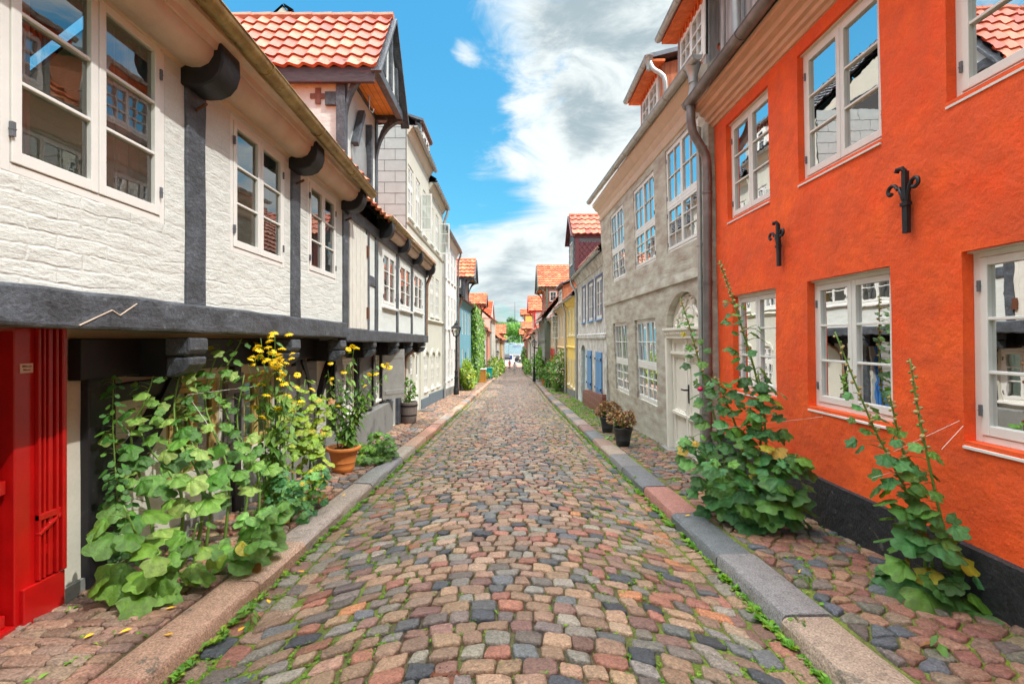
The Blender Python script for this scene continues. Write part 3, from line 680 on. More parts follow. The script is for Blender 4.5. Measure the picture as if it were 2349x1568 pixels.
# carved red door and pilaster
mb = h.mb(); mb.box((2.0, -.14, -.12), (2.82, -.09, 1.64))
mb.box((2.05, -.09, .80), (2.80, -.03, .88)); mb.box((2.03, -.09, .72), (2.815, .0, .80)); mb.box((2.07, -.09, .66), (2.79, -.05, .72))
mb.box((2.0, -.09, -.12), (2.82, .05, -.02)); mb.box((2.02, -.09, -.02), (2.80, .01, .05)); mb.box((2.72, -.09, .88), (2.82, -.06, 1.64)); mb.box((2.78, -.09, .05), (2.82, -.055, .66))
n = 14; rows = []
for i in range(n+1):        # swelling vase-shaped lower panel
    t = i/n; z = .05+.6*t; r = .26+.13*sin(pi*(1-t)**1.3); rows.append([mb.add((2.42+r*cos(pi*k/10)*1.0, -.10+.16*sin(pi*k/10)*(r/.39), z)) for k in range(11)])
for A, B in zip(rows, rows[1:]):
    for k in range(10): mb.f.append([A[k], A[k+1], B[k+1], B[k]])
mb.prism([(2.05+.6*t, -.088, 1.42-.14*sin(pi*t*.5)-.04*(t > .9)) for t in [i/8 for i in range(9)]] + [(2.68, -.088, 1.60), (2.05, -.088, 1.60)], (0, .03, 0))
h.part('carved_door', mb, 'door_red', smooth=True, sharp=35, bevel=.005)
mb = h.mb(); mb.box((2.83, -.12, -.14), (3.12, .03, 1.66)); mb.box((2.86, .03, -.14), (3.125, .055, .16)); mb.box((2.95, .03, .30), (3.08, .04, .36))
for a, b, c in ((2.95, 2.965, .06), (2.985, 3.0, .055), (3.02, 3.05, .05), (3.06, 3.075, .065), (3.09, 3.118, .075)): mb.box((a, .03, .17), (b, c, 1.66))
mb.box((2.95, .03, .52), (3.11, .062, .56)); mb.beam((2.95, .05, .44), (3.10, .05, .52), .02, .03, V((0, 1, 0)))
h.part('door_pilaster', mb, 'door_red', bevel=.006)
mb = h.mb(); mb.box((2.86, .031, 1.40), (2.937, .035, 1.455)); sg = h.part('notice', mb, 'paper')
mb = h.mb()
for z, a, b in ((1.438, 2.872, 2.925), (1.418, 2.878, 2.920)):
    x = a
    while x < b: mb.box((x, .0352, z-.004), (x+.004, .0358, z+.004+.003*sin(x*900))); x += .0062
build('lettering', mb, mt['ink'], sg)

# ---- second half-timbered house with the tall hoist gable, number 5
h = House('half_timbered_house', 'white half-timbered house with planked loft hatch, three narrow upper windows and the house number 5', Fac(-1, 7.15, 14.02, 2.4, 2.4, zs=-.0095), 1.7, 3.56, mt['limewash_fine'], 6.5, .004, cell=.4)
H2 = h
f = h.f
wpx(h, 876, 571, 700, 905, o=-.012, st=.045, sill=True, curtain=2)
wpx(h, 915.5, 600, 707, 941, o=-.012, st=.045, sill=True, curtain=2)
wpx(h, 948.5, 622, 712, 967.5, o=-.012, st=.045, sill=True)
h.wall(); h.shell('tile', 38, .22, res=(8, 2), lift=.17)
mb = h.mb(); x = 7.30
for i in range(9): mb.box((x+.098*i, .0, 1.80), (x+.098*i+.092, .035+.004*(i % 2), 3.34)); 
hd = h.part('loft_hatch', mb, 'white_old', bevel=.004)
for z in (2.0, 3.0): mb = h.mb(); mb.box((8.12, .036, z-.02), (8.2, .06, z+.16)); build('hinge', mb, mt['rust'], hd)
for a, b in ((7.15, 7.285), (8.2, 8.36), (8.72, 8.9), (10.33, 10.5), (11.82, 12.0), (13.72, 13.86)): beam_part(h, 'post', a, b, -.03, .024, 1.8, 3.45, wob=.01)
beam_part(h, 'rail', 8.36, 8.72, -.03, .02, 2.55, 2.72)
beam_part(h, 'jetty_beam', 7.16, 14.05, -.1, .05, 1.60, 1.80, wob=.012, bevel=.02)
beam_part(h, 'wall_plate', 7.2, 14.05, -.05, .045, 3.42, 3.60, wob=.012, bevel=.02)
profile_strip(h, [(o*.85, z+.0) for o, z in COVE], 8.95, 14.0, 'cove', 'eaves_cove', wob=.012)
for s in (8.9, 10.35, 11.85, 13.72): beam_end(h, s, s+.2, k=.9)
gutter(h.e, (-2.16, 8.75, 3.74), (-2.2, 14.05, 3.68), .065, 'gutter_gold', .9)
for s in (8.65, 10.4, 11.85, 13.6): corbel(h, s, .2)
q = Fac(-1, 7.15, 14.02, 2.85, 2.85)
downpipe(h.e, [(-2.2, 14.02, 3.62), (-2.3, 14.0, 3.3), (-2.38, 13.95, 3.1), (-2.4, 13.95, 1.55), (-2.84, 13.3, 1.1), (-2.84, 13.15, .5), (-2.83, 13.1, -.5)], .045, 'copper')
h.f = q; h.holes = []; h.zb = -1.; h.ze = 1.7; h.mat = mt['cream']
for a, b in ((8.2, 8.95), (10.05, 10.65)): window(h, a, b, .32, 1.25, m='white_paint', o=-.03, sill=True)
panel_door(h, 11.5, 12.15, -.5, 1.35, 'blue_paint', o=-.1)
h.wall()
mb = h.mb(); mb.poly([(7.15, 0, 1.63), (14, 0, 1.63), (14, .46, 1.60), (7.15, .46, 1.66)]); h.part('jetty_soffit', mb, 'black_timber')
beam_part(h, 'head_beam', 7.15, 14, .0, .10, 1.30, 1.56, 'black_timber')
for a, b in ((7.95, 8.1), (9.0, 9.1), (10.72, 10.85), (12.9, 13.05)): beam_part(h, 'ground_post', a, b, -.02, .06, -.5, 1.4, 'black_timber')
curved_brace(h, 7.2, .6, 7.9, 1.34, .12, .14)
beam_part(h, 'door_post', 12.2, 12.5, -.02, .08, -.75, 1.35, 'dark_timber'); beam_part(h, 'door_post', 11.3, 11.48, -.02, .07, -.65, 1.35, 'shutter_grey')
mb = h.mb(); mb.box((12.5, .0, -.75), (12.85, .09, 1.3)); nb = h.part('number_board', mb, 'white_old')
mb = h.mb(); mb.box((7.16, -.1, -1), (11.3, .16, .2)); h.part('plinth', mb, 'concrete', bevel=.02)
shutter(h, 9.08, 9.75, .30, 1.38, 8, hinge_far=False, o=.06); shutter(h, 7.55, 8.15, .22, 1.3, 10, hinge_far=True, o=.06)
shutter(h, 10.75, 11.35, .28, 1.36, 38, o=.05, m='zinc'); shutter(h, 9.55, 10.0, .30, 1.36, 12, hinge_far=True, o=.1)
def lettering(txt, size, loc, rot, m, parent, depth=.004, name='lettering'):
    c = bpy.data.curves.new(name, 'FONT'); c.body = txt; c.size = size; c.extrude = depth; c.align_x = 'CENTER'
    o = bpy.data.objects.new(name, c); COL.objects.link(o); o.rotation_euler = rot; c.materials.append(mt[m])
    dg = bpy.context.evaluated_depsgraph_get(); me = bpy.data.meshes.new_from_object(o.evaluated_get(dg)); bpy.data.objects.remove(o)
    p = bpy.data.objects.new(name, me); COL.objects.link(p); p.rotation_euler = rot; p.parent = parent; p.location = V(loc) - WL[parent]; WL[p] = V(loc); return p
lettering('5', .24, (-2.75, 12.66, .93), (pi/2, 0, pi/2), 'iron', nb)
# hoist gable rising above its eaves
gb = hoist(h.e, -1, 8.18, 10.05, 2.74, .58, 6.13, 7.40, 6.2, 3.4, 'limewash_fine', 'dark_timber', 'tile_near', res=(10, 4), oy=.16, door=(8.5, 9.3, 3.7, 5.3, 'zinc'), tw=.235)
mb = MB(); c = V((-3.17, 8.165, 5.56)); mb.box((c.x-.13, 8.16, 5.52), (c.x+.13, 8.175, 5.60)); mb.box((c.x-.045, 8.158, 5.43), (c.x+.045, 8.176, 5.69)); build('cross_opening', mb, mt['brown_timber'], gb)
mb = MB(); mb.beam((-3.6, 8.16, 4.72), (-2.74, 8.16, 4.66), .06, .2); mb.box((-2.86, 8.13, 5.4), (-3.05, 8.2, 5.62))
mb.beam((-2.70, 8.15, 3.75), (-2.70, 9.95, 3.42), .12, .24); mb.beam((-2.69, 9.35, 3.6), (-2.69, 9.4, 5.6), .14, .1, V((0, 1, 0))); mb.beam((-2.67, 8.5, 4.9), (-2.67, 8.9, 5.62), .10, .12, V((1, 0, 0))); build('side_timber', mb, mt['dark_timber'], gb, bevel=.01)
mb = MB(); mb.tube([(-2.5, 8.75, 5.85), (-2.5, 8.75, 5.6), (-2.44, 8.75, 5.55), (-2.42, 8.75, 5.62)], .012, 6); build('hoist_hook', mb, mt['zinc'], gb)

mb = MB(); mb.box((-6, 8.035, 5.72), (-2.22, 8.10, 5.98)); mb.box((-6, 8.10, 5.76), (-2.7, 8.18, 6.0)); build('fascia', mb, mt['fascia'], gb, bevel=.012)
# ---- generic neighbours
def far_house(name, label, side, y0, y1, x0, x1, ze, wall, wins, roof='tile', pitch=42, group=None, plinth=('concrete', .35), doors=(), wm='white_paint', gut='zinc', pipe=None, res=(4, 1), sill=False, depth=7, glass='glass_far', eave=.22, rows=3, cols=1, band=None, transom=None, lean=0., hinges=False, zwall=None):
    h = House(name, label, Fac(side, y0, y1, x0, x1, x0-lean, x1-lean), g(y1)-.5, ze, mt[wall], depth, .004, group, cell=1.5)
    for a, b, c, d in wins: window(h, a, b, c, d, rows=rows, cols=cols, hinges=hinges, glass=glass, sill=sill, transom=transom, st=.045, mu=.024, o=-.04)
    for dd in doors: panel_door(h, dd[0], dd[1], g(dd[1])+.08, dd[2], dd[3], o=-.1, light=dd[4] if len(dd) > 4 else 0)
    h.wall(); h.shell(roof, pitch, eave, res=res)
    segs = [y0+.01]
    for dd in sorted(doors): segs += [dd[0]-.03, dd[1]+.03]
    segs.append(y1-.01)
    for a, b in zip(segs[::2], segs[1::2]):
        if b > a: mb = h.mb(); mb.prism([(a, .035, g(a)-.3), (b, .035, g(b)-.3), (b, .035, g(b)+.1+plinth[1]), (a, .035, g(a)+.1+plinth[1])], (0, -.1, 0)); h.part('plinth', mb, plinth[0])
    e = max(.1, eave)
    profile_strip(h, [(-.02, ze-.28), (.03, ze-.26), (.05, ze-.2), (.09, ze-.17), (.12, ze-.1), (e-.06, ze-.07), (e-.04, ze-.01), (-.02, ze)], y0+.02, y1-.02, wall, 'cornice', step=2, wob=0)
    f = h.f; gutter(h.e, (side*(f.X(y0, ze)-e-.03), y0, ze-.02), (side*(f.X(y1, ze)-e-.03), y1, ze-.02), .06, gut, 1.)
    if band: profile_strip(h, [(0, band-.07), (.04, band-.05), (.06, band), (.02, band+.04), (0, band+.05)], y0+.01, y1-.01, wall, 'string_course', step=3, wob=0)
    if pipe is not None:
        s = pipe; downpipe(h.e, [(side*(f.X(s, ze)-e), s, ze-.06), (side*(f.X(s, ze)-e), s, ze-.2), (side*(f.X(s, ze-.5)-.09), s, ze-.55), (side*(f.X(s, 0)-.09), s, g(s)+.1)], .05, gut)
    return h
# cream three-storey house with slate-hung gable end
y0 = 14.1
h3 = far_house('townhouse', 'tall cream house with pale slate gable end, white dormer', -1, 14.08, 17.95, 2.97, 2.99, 7.62, 'cream',
    [(14.3, 15.1, 5.1, 6.62), (15.5, 16.2, 5.1, 6.62), (16.8, 17.5, 5.1, 6.62), (15.0, 15.85, 2.42, 3.95), (16.6, 17.4, 2.42, 3.95), (14.2, 15.05, -.2, 1.15), (17.05, 17.75, -.2, 1.1)],
    roof='roof_dark', plinth=('blue_plinth', .32), doors=[(15.5, 16.35, 1.2, 'white_paint', 1)], band=4.93, transom=.6, rows=2, cols=2, res=(2, 1), glass='glass_far', sill=True)
h4 = far_house('townhouse', 'cream house with lower eave, arched ground floor windows and an open upper casement', -1, 17.95, 21.65, 2.99, 3.0, 7.22, 'cream',
    [(18.3, 19.0, 5.1, 6.5), (19.6, 20.4, 5.1, 6.5), (18.35, 19.1, 2.42, 3.95), (19.6, 20.5, 2.42, 3.95), (18.5, 19.2, -.25, 1.05), (19.9, 20.65, -.3, 1.0)],
    roof='roof_dark', plinth=('blue_plinth', .40), band=4.93, transom=.6, rows=2, cols=2, res=(2, 1), glass='glass_far', pipe=21.55, sill=True)
for hh, a, b in ((h3, 14.1, 17.94), (h4, 17.96, 21.64)):
    mb = hh.mb(); mb.poly([(a, .012, g(b)+.3), (b, .012, g(b)+.3), (b, .012, 2.2), (a, .012, 2.2)]) if False else None
    profile_strip(hh, [(0, 2.16), (.05, 2.19), (.08, 2.25), (.03, 2.29), (0, 2.3)], a, b, 'cream', 'sill_course', step=3, wob=0)
for hh, ws in ((h3, [(14.2, 15.05, 1.15), (17.05, 17.75, 1.1)]), (h4, [(18.5, 19.2, 1.05), (19.9, 20.65, 1.0)])):
    for a, b, z in ws:
        mb = hh.mb(); n = 10; c = (a+b)/2
        for k in range(n):
            t0, t1 = pi*k/n, pi*(k+1)/n; r0, r1 = (b-a)/2+.03, (b-a)/2+.17
            mb.prism([(c-cos(t0)*r0, -.02, z-.12+sin(t0)*r0*.45), (c-cos(t1)*r0, -.02, z-.12+sin(t1)*r0*.45), (c-cos(t1)*r1, -.02, z-.12+sin(t1)*r1*.55), (c-cos(t0)*r1, -.02, z-.12+sin(t0)*r1*.55)], (0, .06, 0))
        hh.part('window_arch', mb, 'cream')
mb = MB(); jb = MB()
n = 15
for r in range(n):      # slates hung on the gable end
    z = 3.2+r*.31; off = (r % 2)*.3
    x = 2.985
    while x < 6.5:
        b = min(x+.6-(off if x == 2.985 else 0), 6.6); zt = min(z+.305, 7.55+(x-2.9)*.85); y = 14.05
        if b > x+.03: mb.box((-b+.006, y-.012, z+.006), (-x-.006, y+.01, z+.300))
        x = b
build('slate_hanging', mb, mt['slate_shingle'], h3.e); jb.poly([(-2.975, 14.066, 3.1), (-6.6, 14.066, 3.1), (-6.6, 14.066, 9.5), (-2.975, 14.066, 7.6)]); build('slate_backing', jb, mt['slate_joint'], h3.e)
dormer(h3.e, -1, 16.4, 18.05, 3.0, 7.5, 8.65, 5.5, ('white_paint', 'slate_shingle', 'brown_timber'), .12, (16.75, 17.7, 7.75, 8.45, 2, 2, 1), gut=False)
def open_casement(h, s, z0, z1, w, rows=3, cols=1, m='white_paint'):
    f = h.f; mb = MB(lambda p: f((s+p[1], .02+p[0], p[2]))); l = leaf_frame(mb, 0, w, z0, z1, rows, cols, -.015, .015, .045, .022); c = h.part('open_casement', mb, m)
    pn = MB(mb.fn); pn.face((l[0], 0, l[2]), (l[1], 0, l[2]), (l[1], 0, l[3]), (l[0], 0, l[3])); build('pane', pn, mt['glass'], c)
open_casement(h3, 16.25, 5.1, 6.3, .36); open_casement(h4, 20.45, 5.05, 6.3, .42)
h5 = far_house('townhouse', 'white painted brick house with three storeys of dark framed windows behind the near lamp post', -1, 21.7, 27.3, 3.0, 3.02, 6.3, 'white_brick',
    [(a, a+.72, z0, z1) for a in (22.1, 23.4, 24.7, 26.0) for z0, z1 in ((4.35, 5.8), (2.05, 3.6), (-.35, 1.05)) if not (a == 26.0 and z0 < 0)], roof='roof_dark', pipe=27.2, res=(2, 1), sill=True, doors=[(26.0, 26.8, 1.0, 'white_old', 1)], gut='zinc_dark', transom=.62, rows=2)
h6 = far_house('cottage', 'light blue plastered cottage with narrow white windows and a grey loft dormer', -1, 27.35, 36., 3.02, 2.95, 3.85, 'light_blue',
    [(a, a+.75, z0, z1) for a in (28.3, 30.0, 31.8, 33.6) for z0, z1 in ((1.85, 3.3), (-.6, .95)) if not (a == 31.8 and z0 < 0)] + [(35., 35.6, 1.85, 3.3)], roof='roof_dark', pipe=27.5, gut='brown_timber', doors=[(31.7, 32.5, .7, 'navy', 0)], plinth=('concrete', .25), res=(2, 1))
hoist(h6.e, -1, 28.6, 31., 2.7, .55, 5.15, 6.25, 6, 3.8, 'shutter_grey', 'dark_timber', 'tile', res=(6, 2), infill='light_blue', tw=.26)
mb = MB(); 
for a, b, c, d in ((-3.3, -3.24, 4.55, 5.05), (-2.98, -2.92, 4.55, 5.05), (-3.3, -2.92, 4.5, 4.57), (-3.3, -2.92, 5.03, 5.1)): mb.box((a, 28.54, c), (b, 28.6, d))
build('shutter_frame', mb, mt['white_paint'], h6.e)
h7 = far_house('cottage', 'cottage whose front is covered by the tall climbing vine, with a red tiled loft gable', -1, 36., 46., 2.92, 2.8, 3.2, 'white_plaster', [(44.5, 45.4, 1., 2.4)], pitch=44)
hoist(h7.e, -1, 42.4, 45., 2.75, .55, 4.55, 5.45, 6, 3, 'brown_timber', 'brown_timber', 'tile', res=(5, 1), tw=.28)
far_house('cottage', 'pale grey cottage just past the vine-covered front', -1, 46., 52., 2.8, 2.7, 2.6, 'white_plaster', [(a, a+.8, z0, z0+1.3) for a in (47, 49, 50.8) for z0 in (.9, -1.3)], pitch=44)
far_house('cottage', 'salmon pink cottage with dark downpipe beyond the wheelie bin', -1, 52., 58., 2.7, 2.6, 2.3, 'salmon', [(a, a+.8, z0, z0+1.3) for a in (53, 54.9, 56.7) for z0 in (.7, -1.6)], pitch=44, pipe=52.2, gut='zinc_dark')
h8 = far_house('townhouse', 'tall white house with pink end wall under a big red tiled cross gable', -1, 58., 70., 2.55, 2.35, 3.9, 'cream', [(a, a+.9, z0, z0+1.5) for a in (59, 61.6, 64.2, 66.8) for z0 in (2.1, -.1, -2.4)], pitch=40, pipe=58.3, gut='zinc_dark')
hoist(h8.e, -1, 58.1, 69.9, 2.54, .12, 3.9, 6.3, 8, 3.5, 'pink_plaster', 'zinc', 'tile', res=(5, 1), oy=.1, tri=False, brk=False, tw=.3)
far_house('cottage', 'narrow white cottage with small pent roof on the left before the harbour', -1, 70., 80., 2.3, 2.0, 1.6, 'white_plaster', [(a, a+.9, z0, z0+1.3) for a in (71.5, 74, 76.5) for z0 in (-.2, -2.6)], pitch=44, eave=.4, pipe=70.3, gut='zinc_dark')
far_house('cottage', 'ochre cottage on the left before the last tiled loft gable', -1, 80., 90., 2.0, 1.75, 1.3, 'ochre', [(a, a+.9, z0, z0+1.3) for a in (81.5, 84, 86.5) for z0 in (-.6, -3.0)], pitch=44, eave=.4, pipe=80.4, gut='zinc_dark')
hz = far_house('cottage', 'last cottage on the left, with a wide red tiled loft gable facing the harbour end', -1, 90., 104., 1.75, 1.5, 1.2, 'cream', [(a, a+.9, z0, z0+1.3) for a in (91.5, 95, 98.5, 101.5) for z0 in (-.8, -3.4)], pitch=44, eave=.4)
hoist(hz.e, -1, 90.3, 94., 1.7, .62, 2.55, 4.1, 4.6, 1, 'brown_timber', 'brown_timber', 'tile', res=(4, 1), tw=.32)
# ================================================================ right side of the street
h = House('orange_house', 'bright orange plastered house with white casements, black tarred foot and iron wall anchors', Fac(1, -3., 6.93, 2.9, 2.9, 2.86, 2.80, z0=-.5, z1=4.8), -.75, 4.66, mt['orange_plaster'], 6.5, .012, cell=.25, thick=.16)
HR1 = h
for k, (a, b) in enumerate(((5.5, 6.56), (3.85, 4.95), (2.2, 3.27), (.4, 1.5))):
    window(h, a, b, 3.14, 4.39, o=-.075, curtain=0 if k else 1, label=None)
for k, (a, b) in enumerate(((5.42, 6.47), (3.78, 4.84), (2.1, 3.18), (.3, 1.4))):
    window(h, a, b, .95, 2.15, o=-.085, blind=(.34, .72) if k in (1, 2) else None, curtain=3 if k == 0 else 0, glass='glass_low')
h.wall()
for a, b in ((5.42, 6.47), (3.78, 4.84), (2.1, 3.18), (5.5, 6.56), (3.85, 4.95), (2.2, 3.27)):
    z = .95 if a in (5.42, 3.78, 2.1) else 3.14
    mb = h.mb(); mb.prism([(a, -.15, z-.005), (a, .012, z-.03), (a, .012, z-.045), (a, -.15, z-.05)], (b-a, 0, 0)); h.part('sill', mb, 'white_paint')
    mb = h.mb(); mb.box((a-.01, -.09, z+(1.2 if z < 2 else 1.25)-.012), (b+.01, -.035, z+(1.2 if z < 2 else 1.25)+.008)); h.part('drip_board', mb, 'white_old')
h.shell('tile', 43, -.15, res=(4, 1), inset=.02, y1=6.9, lift=.25)
mb = h.mb(); n = 40; rows = []
for i in range(n+1):
    s = lerp(-3, 6.94, i/n); w = .012*noise.noise(V((s*1.5, 1, 1))); rows.append([mb.add((s, .035+w, g(s)-.3)), mb.add((s, .03+w, .295+.012*noise.noise(V((s*2, 5, 5))))), mb.add((s, -.02, .31))])
for A, B in zip(rows, rows[1:]):
    for k in range(2): mb.f.append([A[k], A[k+1], B[k+1], B[k]])
h.part('plinth', mb, 'black_tar', smooth=True, sharp=40)
profile_strip(h, [(-.02, 4.52), (.02, 4.53), (.035, 4.56), (.07, 4.57), (.08, 4.61), (.12, 4.62), (.13, 4.67), (.19, 4.69), (.20, 4.74), (.27, 4.76), (.28, 4.82), (-.02, 4.84)], -3, 6.96, 'moulding', 'cornice', wob=.004)
gutter(h.e, (2.46, -3, 4.87), (2.46, 7.02, 4.87), .075, 'zinc_dark', 1.6)
mb = MB(); mb.prism([(2.52, -3, 4.90), (2.86, -3, 5.12), (2.86, -3, 5.16), (2.52, -3, 4.94)], (0, 9.7, 0)); h.part('lead_flashing', mb, 'lead')
dormer(h.e, 1, -3.2, 6.78, 2.86, 5.08, 6.6, 6, ('grey_boards', 'grey_boards', 'soffit_orange'), .3)
downpipe(h.e, [(2.5, 6.15, 6.6), (2.74, 6.15, 6.3), (2.78, 6.15, 5.15)], .05, 'zinc')
def anchor(s, zc, k=1.):     # scrolled iron tie plate
    f = HR1.f; mb = MB(lambda p: f((s+p[0]*k, .03+p[1]*k+.02, zc+p[2]*k))); H_ = .24
    mb.prism([(-.021, -.02, -H_), (.021, -.02, -H_), (.024, -.02, .03), (-.024, -.02, .03)], (0, .03, 0)); mb.box((-.032, -.022, -.045), (.032, .018, -.02))
    mb.beam((0, 0, .0), (0, 0, .2), .036, .03, V((0, 1, 0))); mb.tube([(0, 0, .2), (.015, .01, .225), (.05, .015, .225), (.06, .015, .205)], .017, 7)
    for sg in (-1, 1):
        pts = []; cx, cz, r = sg*.105, .085, .045
        pts += [(sg*.012, 0, -.02), (sg*.03, .003, .04), (sg*.05, .006, .095)]
        for t in range(11):
            a = pi*(1-.02)-t*.52; rr = r*(1-.045*t); pts.append((cx+sg*rr*cos(a), .01+.003*t*.5, cz+rr*sin(a)))
        mb.tube(pts, .0135, 7)
    o = build('wall_anchor', mb, mt['iron'], None, smooth=True, sharp=45); return o
tag(anchor(3.56, 2.59), 'larger black scrolled iron wall anchor on the orange wall, nearer the camera', 'wall anchor', 'iron anchors on the orange wall')
tag(anchor(5.25, 2.60), 'smaller looking black scrolled iron wall anchor between the farthest orange house windows', 'wall anchor', 'iron anchors on the orange wall')

# ---- grey house with the arched door
fg = Fac(1, 6.95, 14.32, 2.80, 2.82, 2.72, 2.50, z0=-.5, z1=5.4)
h = House('townhouse', 'grey rendered townhouse with tall white windows and a carved cream double door', fg, -1.1, 5.42, mt['grey_plaster'], 7, .008, cell=.35, thick=.18)
HR2 = h
kw = dict(cols=2, transom=.44, rows=3, rows2=2, st=.04, mu=.018, fr=.04, m='white_paint', curtain=1)
window(h, 11.75, 13.1, 3.05, 4.78, o=-.03, **kw); window(h, 9.4, 10.85, 3.08, 4.78, o=-.03, **kw); window(h, 7.3, 8.75, 3.08, 4.86, o=-.03, **kw)
window(h, 11.85, 13.35, .25, 2.0, o=-.06, **kw); window(h, 9.55, 11.1, .29, 2.0, o=-.06, **kw)
a, b = 7.22, 8.92; h.holes.append((a, b, -.5, 2.36)); h.arch.append((a, b, 1.74, 2.36, 1.74)); h.holes
h.arch[-1] = (a, b, 1.7, 2.36, 1.74)
h.wall(); h.shell('tile', 43, -.2, res=(4, 1), lift=.2)
profile_strip(h, [(-.01, 2.50), (.03, 2.51), (.032, 2.56), (.01, 2.66), (-.01, 2.67)], 6.97, 14.3, 'grey_plaster', 'string_course')
profile_strip(h, [(-.02, 4.92), (.02, 4.93), (.04, 4.96), (.05, 5.0), (.02, 5.02), (.02, 5.10), (.05, 5.13), (.07, 5.20), (.13, 5.24), (.16, 5.30), (.20, 5.33), (.20, 5.42), (-.02, 5.43)], 6.97, 14.3, 'cornice_cream', 'cornice')
gutter(h.e, (2.46, 6.62, 5.36), (2.24, 14.55, 5.56), .07, 'zinc', .85)
downpipe(h.e, [(2.48, 6.85, 5.3), (2.5, 6.86, 5.05), (2.47, 6.9, 4.88)], .055, 'zinc', hopper=.10)
downpipe(HR1.e, [(2.47, 6.9, 4.84), (2.47, 6.9, 4.62), (2.50, 6.92, 4.45), (2.70, 6.95, 4.15), (2.72, 6.96, 3.9), (2.74, 6.98, -.25)], .06, 'zinc_dark', collars=1.25)
downpipe(h.e, [(2.66, 7.12, 4.6), (2.68, 7.12, 2.6), (2.72, 7.12, -.25)], .035, 'zinc', collars=1.4)
for (ya, yb, zt, w) in ((7.0, 8.15, 6.5, (7.03, 7.95, 5.62, 6.32, 2, 3, 2)), (9.05, 10.5, 6.58, (9.25, 10.3, 5.72, 6.42, 2, 3, 2))):
    dormer(h.e, 1, ya, yb, 2.74, 5.35, zt, 6, ('red_boards', 'grey_boards' if ya < 8 else 'red_boards', 'soffit_orange'), .28, w)
downpipe(h.e, [(2.45, 8.95, 6.6), (2.5, 8.9, 6.4), (2.68, 8.75, 6.2), (2.72, 8.75, 5.5)], .04, 'zinc', hopper=.08)
# carved door case
mb = h.mb(); n = 16; m_ = (a+b)/2
mb.prism([(m_-(b-a)/2*cos(pi*k/n), -.15, 1.74+.6*sin(pi*k/n)) for k in range(n+1)], (0, .03, 0))
tp = h.part('tympanum', mb, 'ivory_door')
mb = h.mb(); w = b-a
def spiral(cx, cz, r, sg, turns=1.6, rr=.016, st=0.):
    pts = []
    for t in range(18):
        q = t/17; ang = st+q*turns*2*pi; R_ = r*(1-.8*q); pts.append((cx+sg*R_*cos(ang), -.10, cz+R_*sin(ang)))
    mb.tube(pts, rr, 6)
mb.tube([(m_+.17*cos(t*pi/8), -.11, 1.99+.13*sin(t*pi/8)) for t in range(17)], .02, 6); mb.ball((m_, -.12, 1.99), .12, 10, 6, (1.1, .3, .9))
for sg in (-1, 1):
    spiral(m_+sg*.18, 2.19, .09, sg, 1.4, .018, -.5); spiral(m_+sg*.40, 1.96, .10, sg, 1.3, .02, .8); spiral(m_+sg*.60, 1.86, .07, sg, 1.2, .018, 1.5)
    mb.tube([(m_+sg*.25, -.1, 2.12), (m_+sg*.36, -.09, 2.02), (m_+sg*.5, -.09, 1.96), (m_+sg*.62, -.1, 1.93)], .03, 6)
for k in range(7): an = pi*(k+.5)/7; mb.ball((m_+.2*cos(an), -.1, 2.06+.2*sin(an)), .035, 7, 5, (.8, .5, 1.3))
build('carved_scrolls', mb, mt['ivory_door'], tp, smooth=True)
mb = h.mb(); mb.box((a, -.15, 1.66), (b, .04, 1.74)); mb.box((a-.01, -.15, 1.735), (b+.01, .07, 1.78)); mb.box((a+.02, -.15, 1.60), (b-.02, .02, 1.66))
for k in range(16): s = a+.05+(w-.1)*k/15; mb.box((s-.02, .04, 1.675), (s+.02, .052, 1.715))
h.part('lintel', mb, 'ivory_door', bevel=.004)
mb = h.mb(); z0 = -.32
for s in (a, b-.10): mb.box((s, -.15, z0), (s+.10, .03, 1.6))
for i in (0, 1):
    p, q = a+.11+i*(w-.22)/2+.004, a+.11+(i+1)*(w-.22)/2-.004; mb.box((p, -.13, z0), (q, -.09, 1.6))
    for u in (p, q-.09): mb.box((u, -.09, z0), (u+.09, -.06, 1.6))
    for z, t in ((z0, .12), (.28, .10), (1.28, .09), (1.52, .08)): mb.box((p+.09, -.09, z), (q-.09, -.061, z+t))
    mb.box((p-.0, -.062, 1.33), (q, -.02, 1.38)); mb.box((p+.03, -.062, .30), (q-.03, -.03, .35))
    c = (p+q)/2
    for z1, sg in ((1.22, -1), (.42, 1), (.20, -1), (-.16, 1)):
        mb.tube([(c+.17*cos(t*pi/8)*1., -.085, z1+sg*(-.10)*sin(t*pi/8)*-1*-1) for t in range(9)], .012, 6)
for z, r in ((z0, .06), (-.2, .05), (1.40, .055)): mb.box(((a+b)/2-r*.6, -.09, z), ((a+b)/2+r*.6, -.01, z+.1))
mb.box(((a+b)/2-.03, -.09, z0), ((a+b)/2+.03, -.04, 1.6))
d = h.part('double_door', mb, 'ivory_door', bevel=.004)
mb = h.mb(); c = (a+b)/2-.07; mb.box((c-.02, -.055, .56), (c+.02, -.045, .86)); mb.box((c-.012, -.045, .76), (c+.012, .03, .785)); mb.box((c-.012, .02, .76), (c+.12, .035, .785)); build('door_handle', mb, mt['iron'], d, bevel=.003)
mb = h.mb(); mb.box((a-.1, -.2, -.6), (b+.1, .12, z0)); h.part('doorstep', mb, 'quay_stone')

